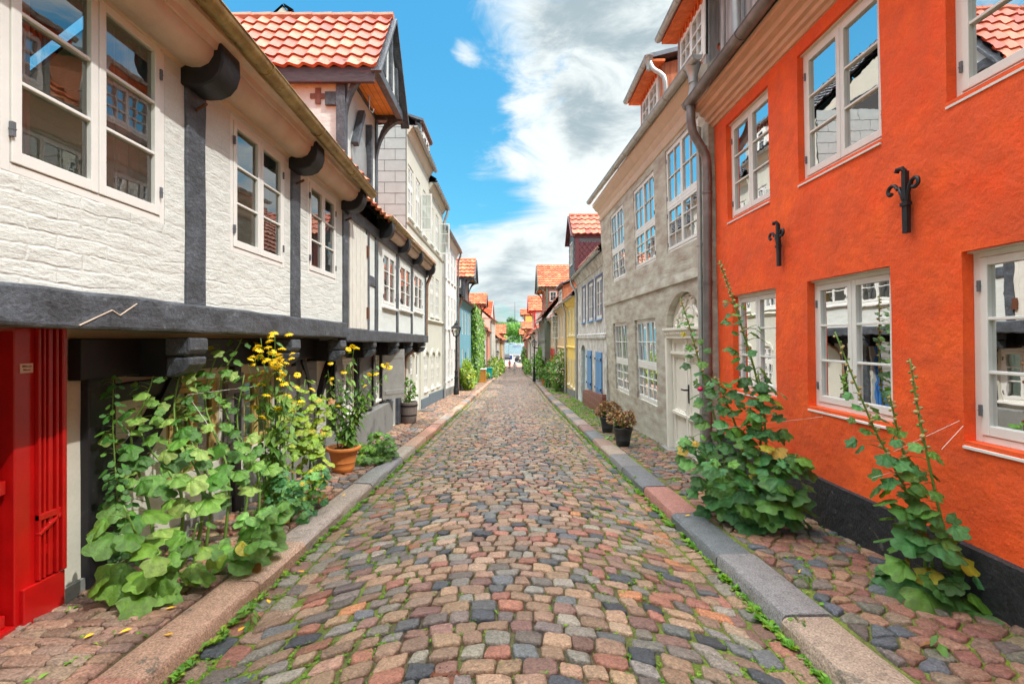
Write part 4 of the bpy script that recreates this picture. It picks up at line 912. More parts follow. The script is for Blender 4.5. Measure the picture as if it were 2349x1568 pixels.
# ---- white house with blue joinery
h = House('cottage', 'white plastered house with navy window surrounds, blue shutters and blue arched door', Fac(1, 14.34, 20.95, 2.72, 2.72), -1.6, 4.15, mt['white_plaster'], 7, .008, cell=.5)
for a, b in ((15.05, 16.15), (16.75, 17.75), (18.5, 19.25)):
    window(h, a, b, 2.2, 3.5, o=-.03, cols=1, hinges=False, sill=True, sillm='shutter_blue', curtain=1)
    mb = h.mb(); mb.box((a-.07, -.03, 2.2), (a-.002, .02, 3.52)); mb.box((b+.002, -.03, 2.2), (b+.07, .02, 3.52)); mb.box((a-.07, -.03, 3.52), (b+.07, .02, 3.58)); h.part('window_surround', mb, 'navy')
h.holes.append((18.6, 19.6, -1.2, 1.35)); h.arch.append((18.6, 19.6, 1.15, 1.35, 1.15)); h.wall(); h.arch = []
mb = h.mb(); mb.box((18.6, -.16, -.95), (19.6, -.12, 1.36)); mb.box((19.05, -.12, -.95), (19.10, -.10, 1.34)); dd = h.part('door', mb, 'door_blue')
h.shell('tile_brown', 43, .2, res=(4, 1))
for a, b in ((15.0, 16.05), (16.95, 17.85)):
    for p, q in ((a, (a+b)/2-.01), ((a+b)/2+.01, b)):
        mb = h.mb(); mb.box((p, .01, -.15), (q, .045, 1.18)); mb.box((p+.03, .045, .0), (q-.03, .06, .1)); mb.box((p+.03, .045, .92), (q-.03, .06, 1.02)); sh = h.part('shutter', mb, 'shutter_blue', bevel=.005)
        mb = h.mb(); mb.box((p-.03 if p == a else q-.06, .05, .93), (p+.06 if p == a else q+.03, .075, .99)); mb.box((p-.03 if p == a else q-.06, .05, .02), (p+.06 if p == a else q+.03, .075, .08)); build('hinge', mb, mt['iron'], sh)
mb = h.mb(); mb.prism([(14.4, .0, -1.4), (18.4, .0, -1.4), (18.4, .0, -.28), (14.4, .0, -.02)], (0, .12, 0)); h.part('tiled_plinth', mb, (M('brown_tile', (.20, .065, .045), .5, .2, 3, .003, 10, brick=(.22, .45, .006, (.42, .3, .25)))))
profile_strip(h, [(0, 1.58), (.04, 1.6), (.05, 1.66), (.03, 1.68), (.05, 1.72), (.01, 1.76), (0, 1.77)], 14.36, 20.93, 'white_plaster', 'string_course', step=3, wob=0)
profile_strip(h, [(-.02, 3.78), (.03, 3.8), (.05, 3.9), (.12, 3.98), (.16, 4.1), (-.02, 4.16)], 14.36, 20.93, 'white_plaster', 'cornice')
gutter(h.e, (2.45, 14.3, 4.12), (2.45, 21.0, 4.06), .065, 'zinc', .8)
downpipe(h.e, [(2.46, 20.85, 4.0), (2.5, 20.8, 3.8), (2.66, 20.7, 3.55), (2.67, 20.7, .1), (2.67, 20.7, -1.0)], .055, 'zinc')
mb = h.mb(); mb.box((18.5, .0, -1.4), (19.7, .35, -.93)); mb.box((18.6, .35, -1.4), (19.6, .62, -1.08)); h.part('doorstep', mb, 'peach', bevel=.02)
gd = hoist(h.e, 1, 19.0, 20.85, 2.42, .14, 5.60, 6.45, 5.2, 4.1, 'purple_slate', 'purple_slate', 'tile_near', res=(8, 2), tri=False, brk=False, tw=.25)
mb = MB(); mb.box((2.40, 18.97, 5.25), (4.6, 18.985, 5.5)); build('lead_band', mb, mt['lead'], gd)
mb = MB()
for r in range(10):
    for c in range(14):
        x = 2.46+c*.2+(r % 2)*.1; z = 4.15+r*.115
        if z < 5.2: mb.prism([(x, 18.985-.004*(r % 2), z), (x+.09, 18.98, z+.11), (x, 18.99, z+.22), (x-.09, 18.98, z+.11)], (0, -.012, 0))
build('diamond_slates', mb, mt['purple_slate'], gd)
mb = MB()
for r in range(14):
    for c in range(7):
        y = 19.0+c*.26+(r % 2)*.1
        if not (19.55 < y < 20.3 and 4.5 < 4.1+r*.12 < 5.4): mb.box((2.385-.008*(r % 2), y+.006, 4.1+r*.12), (2.41, min(y+.25, 20.86), 4.1+r*.12+.13))
build('front_slates', mb, mt['dark_slate'], gd)
mb = MB(lambda p: V((2.40-p[1], p[0], p[2]))); l = leaf_frame(mb, 19.6, 20.3, 4.5, 5.4, 2, 2, 0, .05); w_ = build('window', mb, mt['white_paint'], gd); mb2 = MB(mb.fn); mb2.face((19.6, .02, 4.5), (20.3, .02, 4.5), (20.3, .02, 5.4), (19.6, .02, 5.4)); build('pane', mb2, mt['glass_far'], w_)

hy = far_house('cottage', 'yellow painted brick cottage with pale yellow windows and tall grey downpipe', 1, 21., 25.2, 2.76, 2.78, 3.42, 'yellow',
    [(a, a+.7, z0, z1) for a in (21.6, 22.8, 24.0) for z0, z1 in ((1.75, 3.0), (-.6, .65))], wm='white_old', pipe=25.15, roof='tile_brown', plinth=('concrete', .3), sill=True, band=1.2, glass='glass')
hp = far_house('cottage', 'peach coloured brick cottage with an open upper casement', 1, 25.2, 30.8, 2.8, 2.8, 3.35, 'peach',
    [(a, a+.75, z0, z1) for a in (25.9, 27.4, 28.9) for z0, z1 in ((1.6, 2.85), (-.9, .4))], roof='tile_brown', band=1.1, pipe=30.7)
open_casement(hp, 29.7, 1.6, 2.95, .42, 4, 1)
dormer(hp.e, 1, 27.2, 29.8, 2.8, 3.4, 4.5, 5, ('orange_boards', 'red_boards', 'brown_timber'), .2, (27.8, 29.2, 3.7, 4.3, 2, 2, 1), gut=False)
hr = far_house('cottage', 'narrow cottage with red painted lower wall behind the rose bushes', 1, 30.8, 36., 2.8, 2.8, 2.9, 'peach',
    [(a, a+.8, z0, z1) for a in (31.4, 33.2, 34.8) for z0, z1 in ((1.1, 2.4),)] + [(31.4, 32.2, -1.2, .1)], roof='tile_brown', pitch=50, doors=[(33.4, 34.2, .3, 'white_paint')], pipe=30.95)
mb = hr.mb(); mb.prism([(30.82, .02, -1.9), (35.98, .02, -2.1), (35.98, .02, -.1), (30.82, .02, .55)], (0, -.018, 0)) if False else None
for a, b, z0, z1 in ((30.82, 31.4, -1.5, .9), (32.2, 33.35, -1.5, .9), (34.25, 35.98, -1.6, .9), (31.4, 32.2, .12, .9), (33.35, 34.25, .35, .9), (31.4, 32.2, -1.6, -1.22)): mb.box((a, -.01, z0), (b, .022, z1))
hr.part('painted_boards', mb, 'red_paint')
ht = House('half_timbered_house', 'half-timbered house with grey-green beams, jettied upper floor and big red tiled hoist gable', Fac(1, 36., 45., 2.45, 2.45), .1, 3.1, mt['white_plaster'], 7, 0, cell=2)
for a in (36.8, 38., 39.2, 40.4, 41.6, 42.8): window(ht, a, a+.85, 1.55, 2.8, hinges=False, glass='glass_far', o=-.03)
ht.wall(); ht.shell('tile_brown', 50, .3)
for s in (36.05, 37.72, 38.92, 40.12, 41.32, 42.52, 43.72, 44.85): beam_part(ht, 'post', s, s+.13, -.02, .03, .1, 3.1, 'green_timber', 0, 0)
beam_part(ht, 'jetty_beam', 36, 45, -.02, .06, -.05, .2, 'green_timber', 0, 0); beam_part(ht, 'rail', 36, 45, -.02, .04, 1.3, 1.48, 'green_timber', 0, 0); beam_part(ht, 'wall_plate', 36, 45, -.02, .05, 2.9, 3.1, 'green_timber', 0, 0)
beam_part(ht, 'corner_post', 36, 36.25, -.3, .08, -.25, 3.1, 'green_timber', 0, 0)
gutter(ht.e, (2.1, 36, 2.95), (2.1, 45, 2.95), .06, 'zinc', 1.2); downpipe(ht.e, [(2.1, 44.9, 2.9), (2.2, 44.9, 2.5), (2.35, 44.9, 2.2), (2.36, 44.9, -2.2)], .05, 'zinc')
ht.f = Fac(1, 36., 45., 2.8, 2.8); ht.holes = []; ht.zb = -2.8; ht.ze = .1
for a in (37., 39., 41., 43.): window(ht, a, a+.9, -1.5, -.25, hinges=False, glass='glass_far')
ht.wall()
hg = hoist(ht.e, 1, 39.9, 45., 2.75, .65, 5.75, 7.75, 6.5, 3., 'brick_red', 'green_timber', 'tile', res=(6, 2), infill='white_plaster', tw=.27)
mb = MB(lambda p: V((p[0], 39.86-p[1], p[2]))); l = leaf_frame(mb, 3.0, 3.55, 4.55, 5.35, 2, 2, 0, .05, .06); w_ = build('window', mb, mt['white_paint'], hg); pn = MB(mb.fn); pn.face((3.05, .01, 4.6), (3.5, .01, 4.6), (3.5, .01, 5.3), (3.05, .01, 5.3)); build('pane', pn, mt['glass_far'], w_)
far_house('cottage', 'white cottage with long row of windows behind the right lamp post', 1, 45., 58., 2.78, 2.7, 2.5, 'white_plaster', [(a, a+.9, z0, z0+1.3) for a in (46, 48.5, 51, 53.5, 56) for z0 in (.7, -1.9)], pitch=48, pipe=45.3, roof='tile')
hw = far_house('cottage', 'white house under the red timbered hoist gable', 1, 58., 68., 2.7, 2.6, 2.1, 'white_plaster', [(a, a+.9, z0, z0+1.3) for a in (59.5, 62.5, 65.5) for z0 in (.2, -2.4)], pitch=46, eave=.35, pipe=58.2, gut='zinc_dark')
hoist(hw.e, 1, 61., 65.5, 2.72, .7, 5.05, 6.9, 7, 2, 'white_plaster', 'red_paint', 'tile', res=(5, 1), tw=.3, infill='red_paint')
far_house('cottage', 'cream cottage with red tiled pent roof past the white gabled house', 1, 68., 80., 2.6, 2.55, 1.5, 'cream', [(a, a+.9, z0, z0+1.3) for a in (70, 73, 76) for z0 in (-.4, -3.)], pitch=46, eave=.4, pipe=68.3, gut='zinc_dark')
h_ = far_house('cottage', 'brown timbered cottage with a small low tiled loft gable', 1, 80., 92., 2.55, 2.5, 1.8, 'brown_timber', [(a, a+.9, z0, z0+1.3) for a in (82, 85, 88) for z0 in (-.4, -3.2)], pitch=46, eave=.4)
hoist(h_.e, 1, 83., 86.2, 2.5, .9, 3.25, 4.35, 6, 1.5, 'brown_timber', 'brown_timber', 'tile', res=(4, 1), tw=.32)
h_ = far_house('cottage', 'last cottage on the right with a high yellow loft gable', 1, 92., 104., 2.5, 2.5, 1.2, 'salmon', [(a, a+.9, z0, z0+1.3) for a in (94, 97, 100) for z0 in (-.8, -3.5)], pitch=46, eave=.4)
hoist(h_.e, 1, 94.5, 98., 2.4, .75, 6.1, 7.15, 6, 1, 'yellow', 'brown_timber', 'tile', res=(4, 1), tw=.32)
hoist(h_.e, 1, 100.5, 103.5, 2.3, .8, 2.45, 3.5, 6, 1, 'brown_timber', 'brown_timber', 'tile', res=(4, 1), tw=.32)
# ================================================================ street, kerbs, pavements
STONES = [((.32,.205,.125),8), ((.27,.17,.11),6), ((.33,.225,.15),4), ((.20,.185,.155),4), ((.115,.12,.12),4), ((.31,.13,.085),4), ((.22,.12,.09),3), ((.05,.056,.064),2), ((.33,.20,.13),2), ((.25,.22,.17),3), ((.16,.13,.11),3), ((.38,.16,.07),1)]
PAL = [c for c, w in STONES for _ in range(w)]
def tint(c, R_, k=.16):
    f = 1 + R_.uniform(-k, k); return (c[0]*f, c[1]*f*(1+R_.uniform(-.04, .04)), c[2]*f*(1+R_.uniform(-.06, .06)))
def chaikin(p, q=.25):
    o = []
    for a, b in zip(p, p[1:]+p[:1]): o += [(a[0]*(1-q)+b[0]*q, a[1]*(1-q)+b[1]*q), (a[0]*q+b[0]*(1-q), a[1]*q+b[1]*(1-q))]
    return o
def stone(mb, poly, zf, gap, h, lod, R_, sink=.05):
    cx = sum(p[0] for p in poly)/len(poly); cy = sum(p[1] for p in poly)/len(poly)
    r = sum(math.hypot(p[0]-cx, p[1]-cy) for p in poly)/len(poly)
    if r < gap*1.6: return
    k = 1-gap/r; poly = [(cx+(x-cx)*k, cy+(y-cy)*k) for x, y in poly]
    for _ in range(lod if lod < 3 else 2): poly = chaikin(poly, .135)
    tx, ty = R_.uniform(-.10, .10), R_.uniform(-.08, .08); hz = h*R_.uniform(.75, 1.2); z0 = zf(cx, cy); gs = (zf(cx, cy+.05)-zf(cx, cy-.05))/.1
    n = len(poly); jit = [R_.uniform(-.10, .10) for _ in range(n)] if lod >= 2 else [0]*n
    rings = [(1., -sink), (.985, hz*.40), (.95, hz*.84), (.80, hz*1.0)] if lod >= 2 else ([(1., -sink), (.95, hz*.6), (.7, hz)] if lod == 1 else [(1., -sink*.5), (.8, hz)])
    prev = None
    for q, z in rings:
        row = []
        for i, (x, y) in enumerate(poly):
            qq = q*(1+(jit[i]*.5 if q > .7 else 0)); X, Y = cx+(x-cx)*qq, cy+(y-cy)*qq
            row.append(mb.add((X, Y, z0+z+(Y-cy)*gs+((X-cx)*tx+(Y-cy)*ty if z > 0 else 0)+(R_.uniform(-.003, .003) if lod >= 2 and z > 0 else 0))))
        if prev:
            for i in range(n): mb.f.append([prev[i], prev[(i+1) % n], row[(i+1) % n], row[i]])
        prev = row
    if lod >= 2:
        c = mb.add((cx, cy, z0+hz*1.06))
        for i in range(n): mb.f.append([prev[i], prev[(i+1) % n], c])
    else: mb.f.append(prev)
def crown(x): return .045*(1-(x/1.7)**2)
zroad = lambda x, y: g(y)+crown(x)-.035
mb = MB(); R1_ = random.Random(5); y = 1.2; row = 0
EDGE = .27
def rowy(r_y, x): return r_y-.27*(x+.05)**2+.018*noise.noise(V((x*1.1, r_y*.6, 0)))+.008*noise.noise(V((x*4, r_y*3, 7)))
while y < 105:
    far = y > 34; mid = y > 12; pitch = (.126 if not mid else .135) if not far else .16; pitch *= R1_.uniform(.86, 1.14)
    lod = 0 if far else (1 if mid else 2); y0, y1 = y, y+pitch; xa, xb = XL(y)+EDGE, XR(y)-EDGE; x = xa-(row % 2)*.07-R1_.uniform(0, .04)
    cuts = []
    while x < xb+.2: cuts.append((x, R1_.uniform(-.012, .012))); x += R1_.uniform(.105, .195)
    for (a, sa), (b, sb) in zip(cuts, cuts[1:]):
        if a < xa-.10 or b > xb+.10: continue
        p = [(a-sa, rowy(y0, a)), (b-sb, rowy(y0, b)), (b+sb, rowy(y1, b)), (a+sa, rowy(y1, a))]
        if not far: p = [(u+R1_.uniform(-.011, .011), v+R1_.uniform(-.010, .010)) for u, v in p]
        mb.cur = tint(R1_.choice(PAL), R1_, .28); stone(mb, p, zroad, .0085 if abs((a+b)/2) < .7 else .0145, .030, lod, R1_)
    y = y1; row += 1
for side in (0, 1):
    for c in range(2):
        y = 1.3
        while y < 105:
            L_ = R1_.uniform(.14, .24); base = (XL(y)+.005+c*.145) if side == 0 else (XR(y)-.005-c*.145); w = .14 if side == 0 else -.14
            p = [(base, y), (base+w, y), (base+w, y+L_), (base, y+L_)]; p = [(u+R1_.uniform(-.006, .006), v+R1_.uniform(-.01, .01)) for u, v in p]
            mb.cur = tint(R1_.choice(PAL), R1_); stone(mb, p, zroad, .012, .026, 2 if y < 9 else (1 if y < 30 else 0), R1_); y += L_
struct('road_cobbles', mb, mt['stone'], smooth=True)
def sheet(name, xl, xr, zf, m, ys, nx=8, colf=None):
    mb = MB(); rows = []
    for y in ys:
        r = []
        for i in range(nx+1):
            x = lerp(xl(y), xr(y), i/nx)
            if colf: mb.cur = colf(x, y)
            r.append(mb.add((x, y, zf(x, y))))
        rows.append(r)
    for A, B in zip(rows, rows[1:]):
        for i in range(nx): mb.f.append([A[i], A[i+1], B[i+1], B[i]])
    return struct(name, mb, m, smooth=True)
YS = [-9+.5*i for i in range(20)]+[1+.25*i for i in range(80)]+[21+i for i in range(85)]
T('joint', (1, 1, 1), .95, .35, 7, .03, 30, attr=True, fine=(90, .45))
def jointc(x, y):
    e = max(0, min(1, (abs(x+.05)-.35)/1.0)); n = .5+.5*noise.noise(V((x*2.5, y*1.3, 2))); e = max(0, min(1, e*.7+(n-.5)*1.1))
    return tuple(lerp(a, b, e) for a, b in zip((.085, .07, .035), (.15, .235, .012)))
sheet('road', lambda y: XL(y)-.02, lambda y: XR(y)+.02, lambda x, y: zroad(x, y)+.011*max(0, min(1, (abs(x+.05)-.4)/.9))+.009*noise.noise(V((x*8, y*8, 0))), mt['joint'], YS, 34, jointc)
# kerbs
def kerb(name, side, w):
    mb = MB(); R_ = random.Random(3+side); y = -9.
    KC = [(.30,.185,.15), (.155,.16,.16), (.27,.17,.135), (.19,.185,.175), (.25,.155,.13), (.33,.25,.20), (.13,.14,.145)]
    KL = [(.48,.27,.18), (.42,.21,.15), (.50,.33,.24), (.24,.235,.23), (.46,.28,.20), (.40,.33,.28)]
    while y < 106:
        L_ = R_.uniform(.75, 1.25); y1 = y+L_; mb.cur = tint(R_.choice(KL if side < 0 else KC), R_, .1)
        if side > 0 and 5 < y < 5.8: mb.cur = (.34, .155, .12)
        x0 = (XL if side < 0 else XR)(y); x1 = (XL if side < 0 else XR)(y1); j = R_.uniform(-.008, .008); z = .102+R_.uniform(-.008, .008); gp = .006
        pts = []; n = 3
        for k in range(n+1):
            yy = lerp(y+gp, y1-gp, k/n); x = lerp(x0, x1, k/n)+j; r = []
            for (dx, dz) in ((0, -.12), (.004, z-.03), (.022, z-.006), (.05, z), (w-.03, z+.004), (w, z-.012), (w, -.1)):
                r.append(mb.add((x+side*dx+R_.uniform(-.003, .003), yy, g(yy)+dz+R_.uniform(-.002, .002))))
            pts.append(r)
        for A, B in zip(pts, pts[1:]):
            for i in range(6): mb.f.append([A[i], A[i+1], B[i+1], B[i]])
        mb.f.append(pts[0][::-1]); mb.f.append(pts[-1]); y = y1
    return struct(name, mb, mt['kerb_stone'], smooth=True, sharp=35)
kerb('kerb_left', -1, .26); kerb('kerb_right', 1, .31)
# pavements: fitted field stones, cells of a jittered grid
def clip(poly, px, py, nx, ny):
    out = []; n = len(poly)
    for i in range(n):
        a, b = poly[i], poly[(i+1) % n]; da = (a[0]-px)*nx+(a[1]-py)*ny; db = (b[0]-px)*nx+(b[1]-py)*ny
        if da <= 0: out.append(a)
        if (da < 0) != (db < 0) and da != db:
            t = da/(da-db); out.append((a[0]+(b[0]-a[0])*t, a[1]+(b[1]-a[1])*t))
    return out
def paving(mb, xl, xr, y0, y1, sx, sy, jit, lod, R_, pal, gap=.012, h=.03):
    ny = int((y1-y0)/sy); seeds = {}
    for j in range(-1, ny+1):
        y = y0+(j+.5)*sy; nx = int((xr(y)-xl(y))/sx)+1
        for i in range(-1, nx+1): seeds[(i, j)] = (xl(y)+(i+.5+(j % 2)*.5)*sx+R_.uniform(-jit, jit)*sx, y+R_.uniform(-jit, jit)*sy)
    zf = lambda x, y: g(y)+.075
    for (i, j), (x, y) in seeds.items():
        if not (xl(y)-.0 < x < xr(y)+.02) or not y0 < y < y1: continue
        p = [(x-sx*1.5, y-sy*1.5), (x+sx*1.5, y-sy*1.5), (x+sx*1.5, y+sy*1.5), (x-sx*1.5, y+sy*1.5)]
        for di in (-2, -1, 0, 1, 2):
            for dj in (-2, -1, 0, 1, 2):
                if (di or dj) and (i+di, j+dj) in seeds:
                    u, v = seeds[(i+di, j+dj)]; p = clip(p, (x+u)/2, (y+v)/2, u-x, v-y)
                    if len(p) < 3: break
            if len(p) < 3: break
        if len(p) < 3: continue
        p = clip(p, xl(y)+.005, y, -1, 0)
        if len(p) < 3: continue
        p = clip(p, xr(y)-.002, y, 1, 0)
        if len(p) < 3: continue
        mb.cur = tint(R_.choice(pal), R_, .2); stone(mb, p, zf, gap, h, lod, R_)
PL = [(.36,.215,.13), (.30,.17,.11), (.40,.27,.17), (.25,.175,.125), (.17,.16,.155), (.34,.155,.095), (.28,.21,.15), (.36,.19,.12)]
PR = [(.24,.115,.075), (.27,.15,.10), (.19,.115,.08), (.15,.12,.105), (.09,.10,.11), (.30,.175,.105), (.22,.095,.07), (.21,.155,.10), (.13,.12,.09)]
kl = lambda y: XL(y)-.265; kr = lambda y: XR(y)+.315
wl = lambda y: -interp([(0, 2.95), (14, 2.95), (14.5, 3.05), (36, 3.0), (58, 2.65), (105, 1.55)], y)
wr = lambda y: interp([(0, 2.96), (7, 2.88), (36, 2.85), (58, 2.75), (105, 2.5)], y)
mb = MB(); R_ = random.Random(21); y = .6; r = 0       # flat rectangular setts before the red door
while y < 3.62:
    p_h = R_.uniform(.085, .115); x = wl(y)-R_.uniform(0, .15)
    while x < kl(y)-.02:
        w_ = R_.uniform(.13, .24); b_ = min(x+w_, kl(y)-.004); q = [(x, y+.05*x), (b_, y+.05*b_), (b_, y+p_h+.05*b_), (x, y+p_h+.05*x)]; q = [(u+R_.uniform(-.006, .006) if u < kl(y)-.01 else u, v+R_.uniform(-.007, .007)) for u, v in q]
        mb.cur = tint(R_.choice([(.25,.145,.095), (.29,.175,.12), (.21,.13,.095), (.30,.21,.145), (.24,.16,.12)]), R_, .2); stone(mb, q, lambda x, y: g(y)+.085, .0045, .018, 2, R_); x += w_
    y += p_h
paving(mb, wl, kl, 3.6, 12., .15, .15, .32, 2, R_, PL, .011, .034)
paving(mb, wl, kl, 12., 30., .17, .14, .30, 1, R_, PL, .011, .03)
paving(mb, wl, kl, 30., 60., .22, .22, .3, 0, R_, PL)
struct('pavement_left', mb, mt['stone_path'], smooth=True)
mb = MB(); paving(mb, kr, wr, -.5, 9., .135, .12, .42, 2, R_, PR, .009, .036)
paving(mb, kr, wr, 9., 26., .18, .16, .32, 1, R_, PR, .013, .03)
paving(mb, kr, wr, 26., 60., .22, .22, .3, 0, R_, PR)
struct('pavement_right', mb, mt['stone_path'], smooth=True)
def pc(green):
    def f(x, y):
        n = .5+.5*noise.noise(V((x*3, y*2, 8))); e = max(0, min(1, (n-.5)*2.4+green)); return tuple(lerp(a, b, e) for a, b in zip((.11, .075, .045), (.15, .22, .015)))
    return f
sheet('pavement_bed_left', lambda y: wl(y)-.3, lambda y: XL(y)-.2, lambda x, y: g(y)+.083+.012*noise.noise(V((x*7, y*7, 0))), mt['joint'], YS, 14, pc(.0))
sheet('pavement_bed_right', lambda y: XR(y)+.25, lambda y: wr(y)+.3, lambda x, y: g(y)+.091+.014*noise.noise(V((x*7, y*7, 0))), mt['joint'], YS, 14, pc(.65))
# weeds and grass in the joints
mb = MB(); R_ = random.Random(9)
def tuft(x, y, z, s, n, broad=.3):
    for _ in range(n):
        a = R_.uniform(0, 2*pi); l = s*R_.uniform(.6, 1.3); w = l*broad*R_.uniform(.6, 1.2); up = R_.uniform(.35, 1.)
        d = V((cos(a), sin(a), 0)); q = V((-sin(a), cos(a), 0))*w; mb.cur = tint((R_.choice([(.12,.30,.02), (.18,.36,.025), (.09,.24,.015), (.24,.34,.03)])), R_, .2)
        p0 = V((x, y, z)); p1 = p0+d*l*.5+V((0, 0, l*up*.55)); p2 = p0+d*l+V((0, 0, l*up*.5))
        i = [mb.add(p0), mb.add(p1-q), mb.add(p2), mb.add(p1+q)]; mb.f.append(i)
for _ in range(15000):
    side = R_.random() < .52; y = 1.6+R_.random()**1.9*30; k = R_.random(); e = R_.random()**1.6*1.1
    x = XR(y)-e if side else XL(y)+e
    if k < .22: x = R_.uniform(XL(y), XR(y))
    if noise.noise(V((x*1.6, y*1.1, 4))) < -.12 and k > .1: continue
    tuft(x, y, zroad(x, y)+.014, R_.uniform(.010, .024)*(1.25 if y > 6 else 1), R_.randint(4, 8))
for _ in range(900):
    y = 1.6+R_.random()**1.5*18; sd = R_.random() < .6; x = (XR(y)-.0 if sd else XL(y)+.0)+R_.uniform(-.03, .03)*1; tuft(x+(-.02 if sd else .02), y, g(y)+.0, R_.uniform(.02, .055), R_.randint(5, 9), .35)
for _ in range(2600):
    y = 1.6+R_.random()**1.3*34; x = R_.uniform(kr(y)-.3, wr(y)) if R_.random() < .74 else R_.uniform(wl(y), kl(y))
    if x > 0 and abs(x-XR(y)-.16) < .15 and R_.random() < .9: continue
    if noise.noise(V((x*1.3, y*.9, 1))) < (-.02 if x > 0 else .12): continue
    tuft(x, y, g(y)+.09, R_.uniform(.02, .045)*(1.6 if y > 13 and x > 0 else 1), R_.randint(4, 9), .25)
for _ in range(1500):
    y = 12.+R_.random()*24; x = R_.uniform(kr(y), wr(y))
    if noise.noise(V((x*1.1, y*.5, 6))) < -.05: continue
    mb_c = R_.uniform(.05, .11); tuft(x, y, g(y)+.09, mb_c, R_.randint(5, 9), .12)
struct('weeds', mb, mt['grass'], kind='stuff')
# ground, quay, water, far shore
mb = MB(); ys = [-40, -20, -9]+list(range(-5, 106, 5))+[112, 198]
for a, b in zip(ys, ys[1:]):
    for x0, x1 in ((-90, -2.9), (-2.9, 2.9), (2.9, 90)): mb.face((x0, a, g(a)-.10), (x1, a, g(a)-.10), (x1, b, g(b)-.10), (x0, b, g(b)-.10))
struct('ground', mb, mt['land'])
mb = MB(); mb.face((-90, 104.5, -4.40), (90, 104.5, -4.40), (90, 118, -4.372), (-90, 118, -4.372)); struct('cross_street', mb, mt['brick_paving'])
mb = MB(); mb.face((-90, 118, -4.37), (90, 118, -4.37), (90, 192, -4.37), (-90, 192, -4.37)); struct('quay', mb, mt['plaza'])
mb = MB(); mb.box((-90, 192, -6), (90, 193, -4.2)); struct('quay_edge', mb, mt['quay_stone'])
wm = M('water', (.13, .20, .235), .22, .1, .05, .25, .35, spec=.6); mb = MB(); mb.face((-2500, 193, -5.1), (2500, 193, -5.1), (2500, 4000, -5.1), (-2500, 4000, -5.1)); struct('water', mb, wm)
mb = MB(); n = 40; rows = []
for j, (y, h_) in enumerate(((686, -5.4), (694, -3.6), (740, -2), (800, 6), (880, 20), (980, 32), (1200, 40), (2500, 45))):
    rows.append([mb.add((-900+45*i, y+8*sin(i*1.3), h_+(h_*.18*noise.noise(V((i*.5, j, 0))) if h_ > 0 else 0))) for i in range(n+1)])
for A, B in zip(rows, rows[1:]):
    for i in range(n): mb.f.append([A[i], A[i+1], B[i+1], B[i]])
struct('hills', mb, M('hill_grass', (.05, .10, .025), .95, .2, .01), smooth=True)
# ================================================================ plants
def rvec(R_): 
    while True:
        v = V((R_.uniform(-1, 1), R_.uniform(-1, 1), R_.uniform(-1, 1)))
        if .05 < v.length < 1: return v.normalized()
def leaf(mb, p, d, n, s, kind, R_):
    """one leaf blade: p petiole end, d direction to the tip, n facing, s length"""
    d = V(d).normalized(); n = (V(n)-d*V(n).dot(d)).normalized(); q = d.cross(n)
    if kind == 'lance':
        rows = []; w = s*R_.uniform(.17, .24); bend = R_.uniform(-.1, .35)
        for t, k in ((0, .1), (.3, .95), (.6, .8), (1., .02)):
            c = p+d*s*t-n*s*bend*t*t; rows.append((mb.add(c-q*w*k+n*w*.25*k), mb.add(c), mb.add(c+q*w*k+n*w*.25*k)))
        for A, B in zip(rows, rows[1:]): mb.f.append([A[0], A[1], B[1], B[0]]); mb.f.append([A[1], A[2], B[2], B[1]])
        return
    N = {'mallow': 20, 'round': 14, 'small': 6}[kind]; lob = 5; c = p+d*s*.12; base = mb.cur
    dp = R_.uniform(.1, .5); cup = R_.uniform(-.1, .22); ph = R_.uniform(-.2, .2); depth = R_.uniform(.24, .44) if kind == 'mallow' else .06
    if base: mb.cur = tuple(x*1.25 for x in base)
    ci = mb.add(c); mb.cur = base; rings = []
    for rr in ((.55, 1.) if kind != 'small' else (1.,)):
        row = []
        for i in range(N):
            th = 2*pi*i/N; r = s*.52*(1-depth*(.5-.5*cos(lob*(th+ph)+pi)))*(1+.07*sin(i*2.7+ph*9))
            r *= 1-.5*max(0, -cos(th))**6 if kind != 'small' else 1; r *= rr
            fx = cos(th)*r+(s*.36 if True else 0)*rr; fy = sin(th)*r*(1.05 if kind != 'small' else .7)
            crease = -.055*s*rr*abs(cos(lob/2*(th+ph)))+.03*s*rr*sin(i*1.9+ph*20); z = crease-dp*s*(rr**2)*.32*(fx/s+.4)+cup*s*rr*rr*.4
            if kind != 'small' and base: vv = .86+.34*abs(cos(lob/2*(th+ph)))**3; mb.cur = tuple(x*k*vv for x, k in zip(base, (1.08, 1.03, .9)))
            row.append(mb.add(c+d*fx+q*fy+n*z)); mb.cur = base
        rings.append(row)
    for i in range(N):
        j = (i+1) % N; mb.f.append([ci, rings[0][i], rings[0][j]])
        if len(rings) > 1: mb.f.append([rings[0][i], rings[1][i], rings[1][j], rings[0][j]])
def bez(pts, n):      # smooth path through the given points
    out = []
    P_ = [V(p) for p in pts]; P_ = [P_[0]*2-P_[1]]+P_+[P_[-1]*2-P_[-2]]
    for a, b, c, d in zip(P_, P_[1:], P_[2:], P_[3:]):
        for k in range(n):
            t = k/n; out.append(.5*((2*b)+(c-a)*t+(2*a-5*b+4*c-d)*t*t+(3*b-a-3*c+d)*t**3))
    out.append(P_[-2]); return out
G_LIGHT = [(.15, .30, .055), (.19, .34, .075), (.11, .25, .045), (.24, .37, .09), (.07, .19, .03)]
G_MID = [(.10, .23, .03), (.13, .27, .035), (.075, .18, .025), (.17, .29, .04)]
G_DARK = [(.055, .165, .03), (.075, .20, .035), (.04, .12, .022), (.10, .24, .03)]
G_BLUE = [(.07, .24, .075), (.09, .28, .085), (.055, .19, .06), (.12, .30, .07)]
